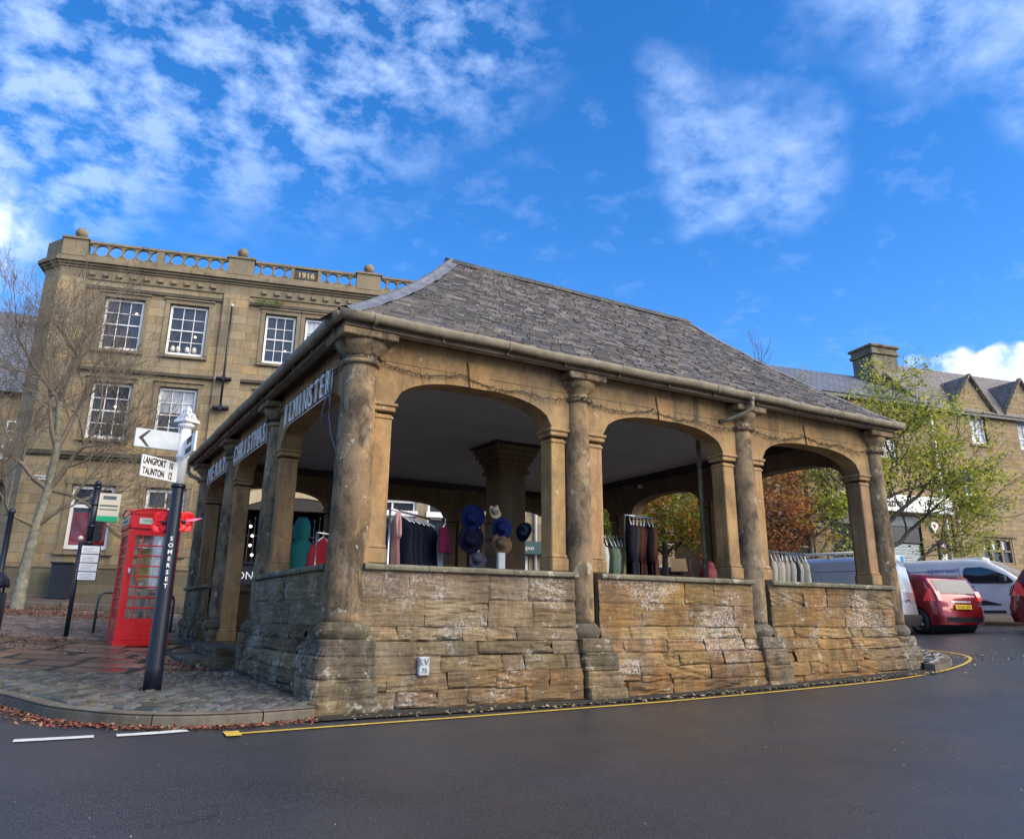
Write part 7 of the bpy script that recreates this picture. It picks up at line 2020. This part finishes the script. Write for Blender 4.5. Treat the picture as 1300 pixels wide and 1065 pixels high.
# second bay: mixed coats
rail((4.35, 1.35), (5.10, 1.45), 1.25, 'low steel clothes rail of green and pale shirts in the second bay')
fill((4.40, 1.35), (5.12, 1.45), 1.25, [((.05, .04, .04), .75, 'dark shirt at the outer end of the low rail'), ((.01, .01, .014), .75, 'black shirt second on the low rail'), ((.55, .56, .50), .75, 'pale grey shirt on the low rail'), ((.03, .03, .03), .72, 'spotted black shirt on the low rail'), ((.10, .16, .11), .75, 'sage green shirt on the low rail'), ((.16, .20, .14), .75, 'light olive green shirt on the low rail'), ((.03, .035, .04), .72, 'charcoal shirt near the end of the low rail'), ((.42, .36, .14), .75, 'straw yellow shirt at the inner end of the low rail')], 'shirts on the low rail', w=.44, yaw=PI / 2 - .6)
rail((5.08, 1.35), (5.75, 1.45), 1.62, 'tall steel clothes rail of dark jackets in the second bay')
fill((5.16, 1.37), (5.78, 1.45), 1.60, [((.015, .015, .022), .95, 'black jacket first on the tall rail'), ((.01, .014, .05), .92, 'dark blue jacket on the tall rail'), ((.05, .045, .04), .95, 'charcoal jacket with fur hem on the tall rail'), ((.10, .035, .02), .90, 'chestnut brown jacket in the middle of the tall rail'), ((.06, .02, .018), .92, 'oxblood jacket on the tall rail'), ((.012, .012, .016), .95, 'second black jacket on the tall rail'), ((.16, .06, .03), .92, 'tan brown coat at the inner end of the tall rail')], 'jackets on the tall rail', w=.66, yaw=PI / 2 - .8)
c_ = empty('wooden_chair', (6.38, 1.55, FLOOR), math.radians(-40), label='dark wooden chair with a tan panel back standing by the wall', cat='chair')
wd = simple('chair_wood', (.09, .035, .02), .45)
for sx in (-1, 1):
    for sy in (-1, 1): b = MB(); b.bbox(sx * .19 - .02, sx * .19 + .02, sy * .18 - .02, sy * .18 + .02, 0, 1.18 if sy < 0 else 1.45, .005); b.build('leg', wd, c_)
b = MB(); b.bbox(-.20, .20, -.20, .20, 1.10, 1.16, .01); b.bbox(-.19, .19, -.19, .19, .80, .83, .005); b.build('shelf', wd, c_)
b = MB(); b.add([(-.14, -.19, 1.22), (.14, -.19, 1.22), (.12, .0, 1.44), (-.12, .0, 1.44), (-.14, -.16, 1.20), (.14, -.16, 1.20), (.12, .03, 1.42), (-.12, .03, 1.42)], [(0, 1, 2, 3), (4, 5, 6, 7), (0, 1, 5, 4), (3, 2, 6, 7), (0, 3, 7, 4), (1, 2, 6, 5)]); b.build('back_panel', simple('tan_panel', (.42, .30, .17), .6), c_)
b = MB(); b.ball((0, 0, .18), .20, 20, sc=(1, .7, 1.0)); b.ball((0.02, 0, .36), .10, 12, sc=(1, .8, 1)); b.build('cloth_bag', simple('crimson', (.14, .006, .02), .7), None, label='crimson cloth bag standing on the sill right of the chair', cat='bag', loc=(6.88, 1.35, .50))
tb_ = empty('display_table', (6.9, 1.4, FLOOR), 0, label='plain trestle table holding the crimson bag', cat='table')
b = MB(); b.bbox(-.45, .45, -.3, .3, .88, .92, .006); b.build('table_top', M['dark_wood'], tb_)
for sx in (-1, 1):
    for sy in (-1, 1): b = MB(); b.box(sx * .40 - .02, sx * .40 + .02, sy * .25 - .02, sy * .25 + .02, 0, .88); b.build('leg', M['dark_wood'], tb_)
# third bay: pale knitwear
rail((8.25, 1.30), (9.35, 1.35), 1.18, 'dark steel clothes rail of pale tops in the third bay', mat='steel_green')
pc = [(.45, .42, .34), (.32, .29, .24), (.52, .47, .38), (.20, .19, .18), (.46, .40, .32), (.50, .48, .42), (.03, .03, .032), (.55, .53, .46), (.40, .36, .28), (.58, .55, .48)]
nm_ = ['oatmeal top at the outer end of the third bay rail', 'taupe top second on the third bay rail', 'cream top third on the third bay rail', 'slate grey top on the third bay rail', 'biscuit top in the middle of the third bay rail', 'ivory top beside the biscuit one', 'black cardigan among the pale tops', 'off white top just past the black cardigan', 'fawn top near the inner end of the pale rail', 'white top at the inner end of the pale rail']
fill((8.30, 1.30), (9.40, 1.35), 1.18, [(c, .70, l) for c, l in zip(pc, nm_)], 'pale tops on the third rail', w=.50, yaw=PI / 2 - .8)

# teal hooded cloak on a dress stand, seen from behind through the left side
T = empty('hooded_cloak', (.62, 4.12, FLOOR), math.radians(25), label='teal hooded cloak on a dress stand inside the left opening', cat='cloak')
b = MB(); n = 26; rows = []
for z, rx, ry in ((.15, .34, .28), (.5, .32, .26), (.9, .30, .23), (1.2, .28, .20), (1.42, .27, .17), (1.54, .24, .14), (1.60, .16, .12), (1.64, .10, .10)):
    rows.append([(math.cos(2 * PI * k / n) * rx * (1 + .05 * math.sin(k * 2.4) * (1.6 - z)), math.sin(2 * PI * k / n) * ry * (1 + .05 * math.sin(k * 1.9) * (1.6 - z)), z) for k in range(n)])
b.add([v for r_ in rows for v in r_], [(i * n + k, i * n + (k + 1) % n, (i + 1) * n + (k + 1) % n, (i + 1) * n + k) for i in range(len(rows) - 1) for k in range(n)], True, (.022, .20, .21, 1)); b.build('cloak', M['cloth'], T)
b = MB(); rows = []
for t in range(10):
    a = PI * t / 9; z = 1.80 - .21 * math.cos(a) if False else 1.60 + .40 * t / 9; rr = .135 * math.sin(min(PI * .96, .45 + a * .75)) ** .6
    rows.append([(math.cos(2 * PI * k / n) * rr * .95, math.sin(2 * PI * k / n) * rr * 1.15 + .02, z) for k in range(n)])
b.add([v for r_ in rows for v in r_], [(i * n + k, i * n + (k + 1) % n, (i + 1) * n + (k + 1) % n, (i + 1) * n + k) for i in range(9) for k in range(n)] + [tuple(9 * n + k for k in range(n))], True, (.03, .24, .245, 1)); b.build('hood', M['cloth'], T)
b = MB(); b.tube([(0, 0, 0), (0, 0, 1.5)], .02, 8); b.lathe([(.22, 0), (.20, .03), (.02, .05)], 16); b.build('dress_stand', M['dark_wood'], T)
garment((.58, 2.85), .4, 1.18, .55, .40, (.30, .02, .035), 'red top on a white hanger beside the corner column', None, name='red_blouse', cat='blouse', sleeves=True)
rail((.45, 2.75), (1.6, 3.6), 1.18, 'steel clothes rail with the red top by the left parapet')

# make sure every thing carries what it needs
for o in bpy.data.objects:
    if o.parent is None and o.type in ('MESH', 'EMPTY') and 'group' in o and not o['group']: del o['group']
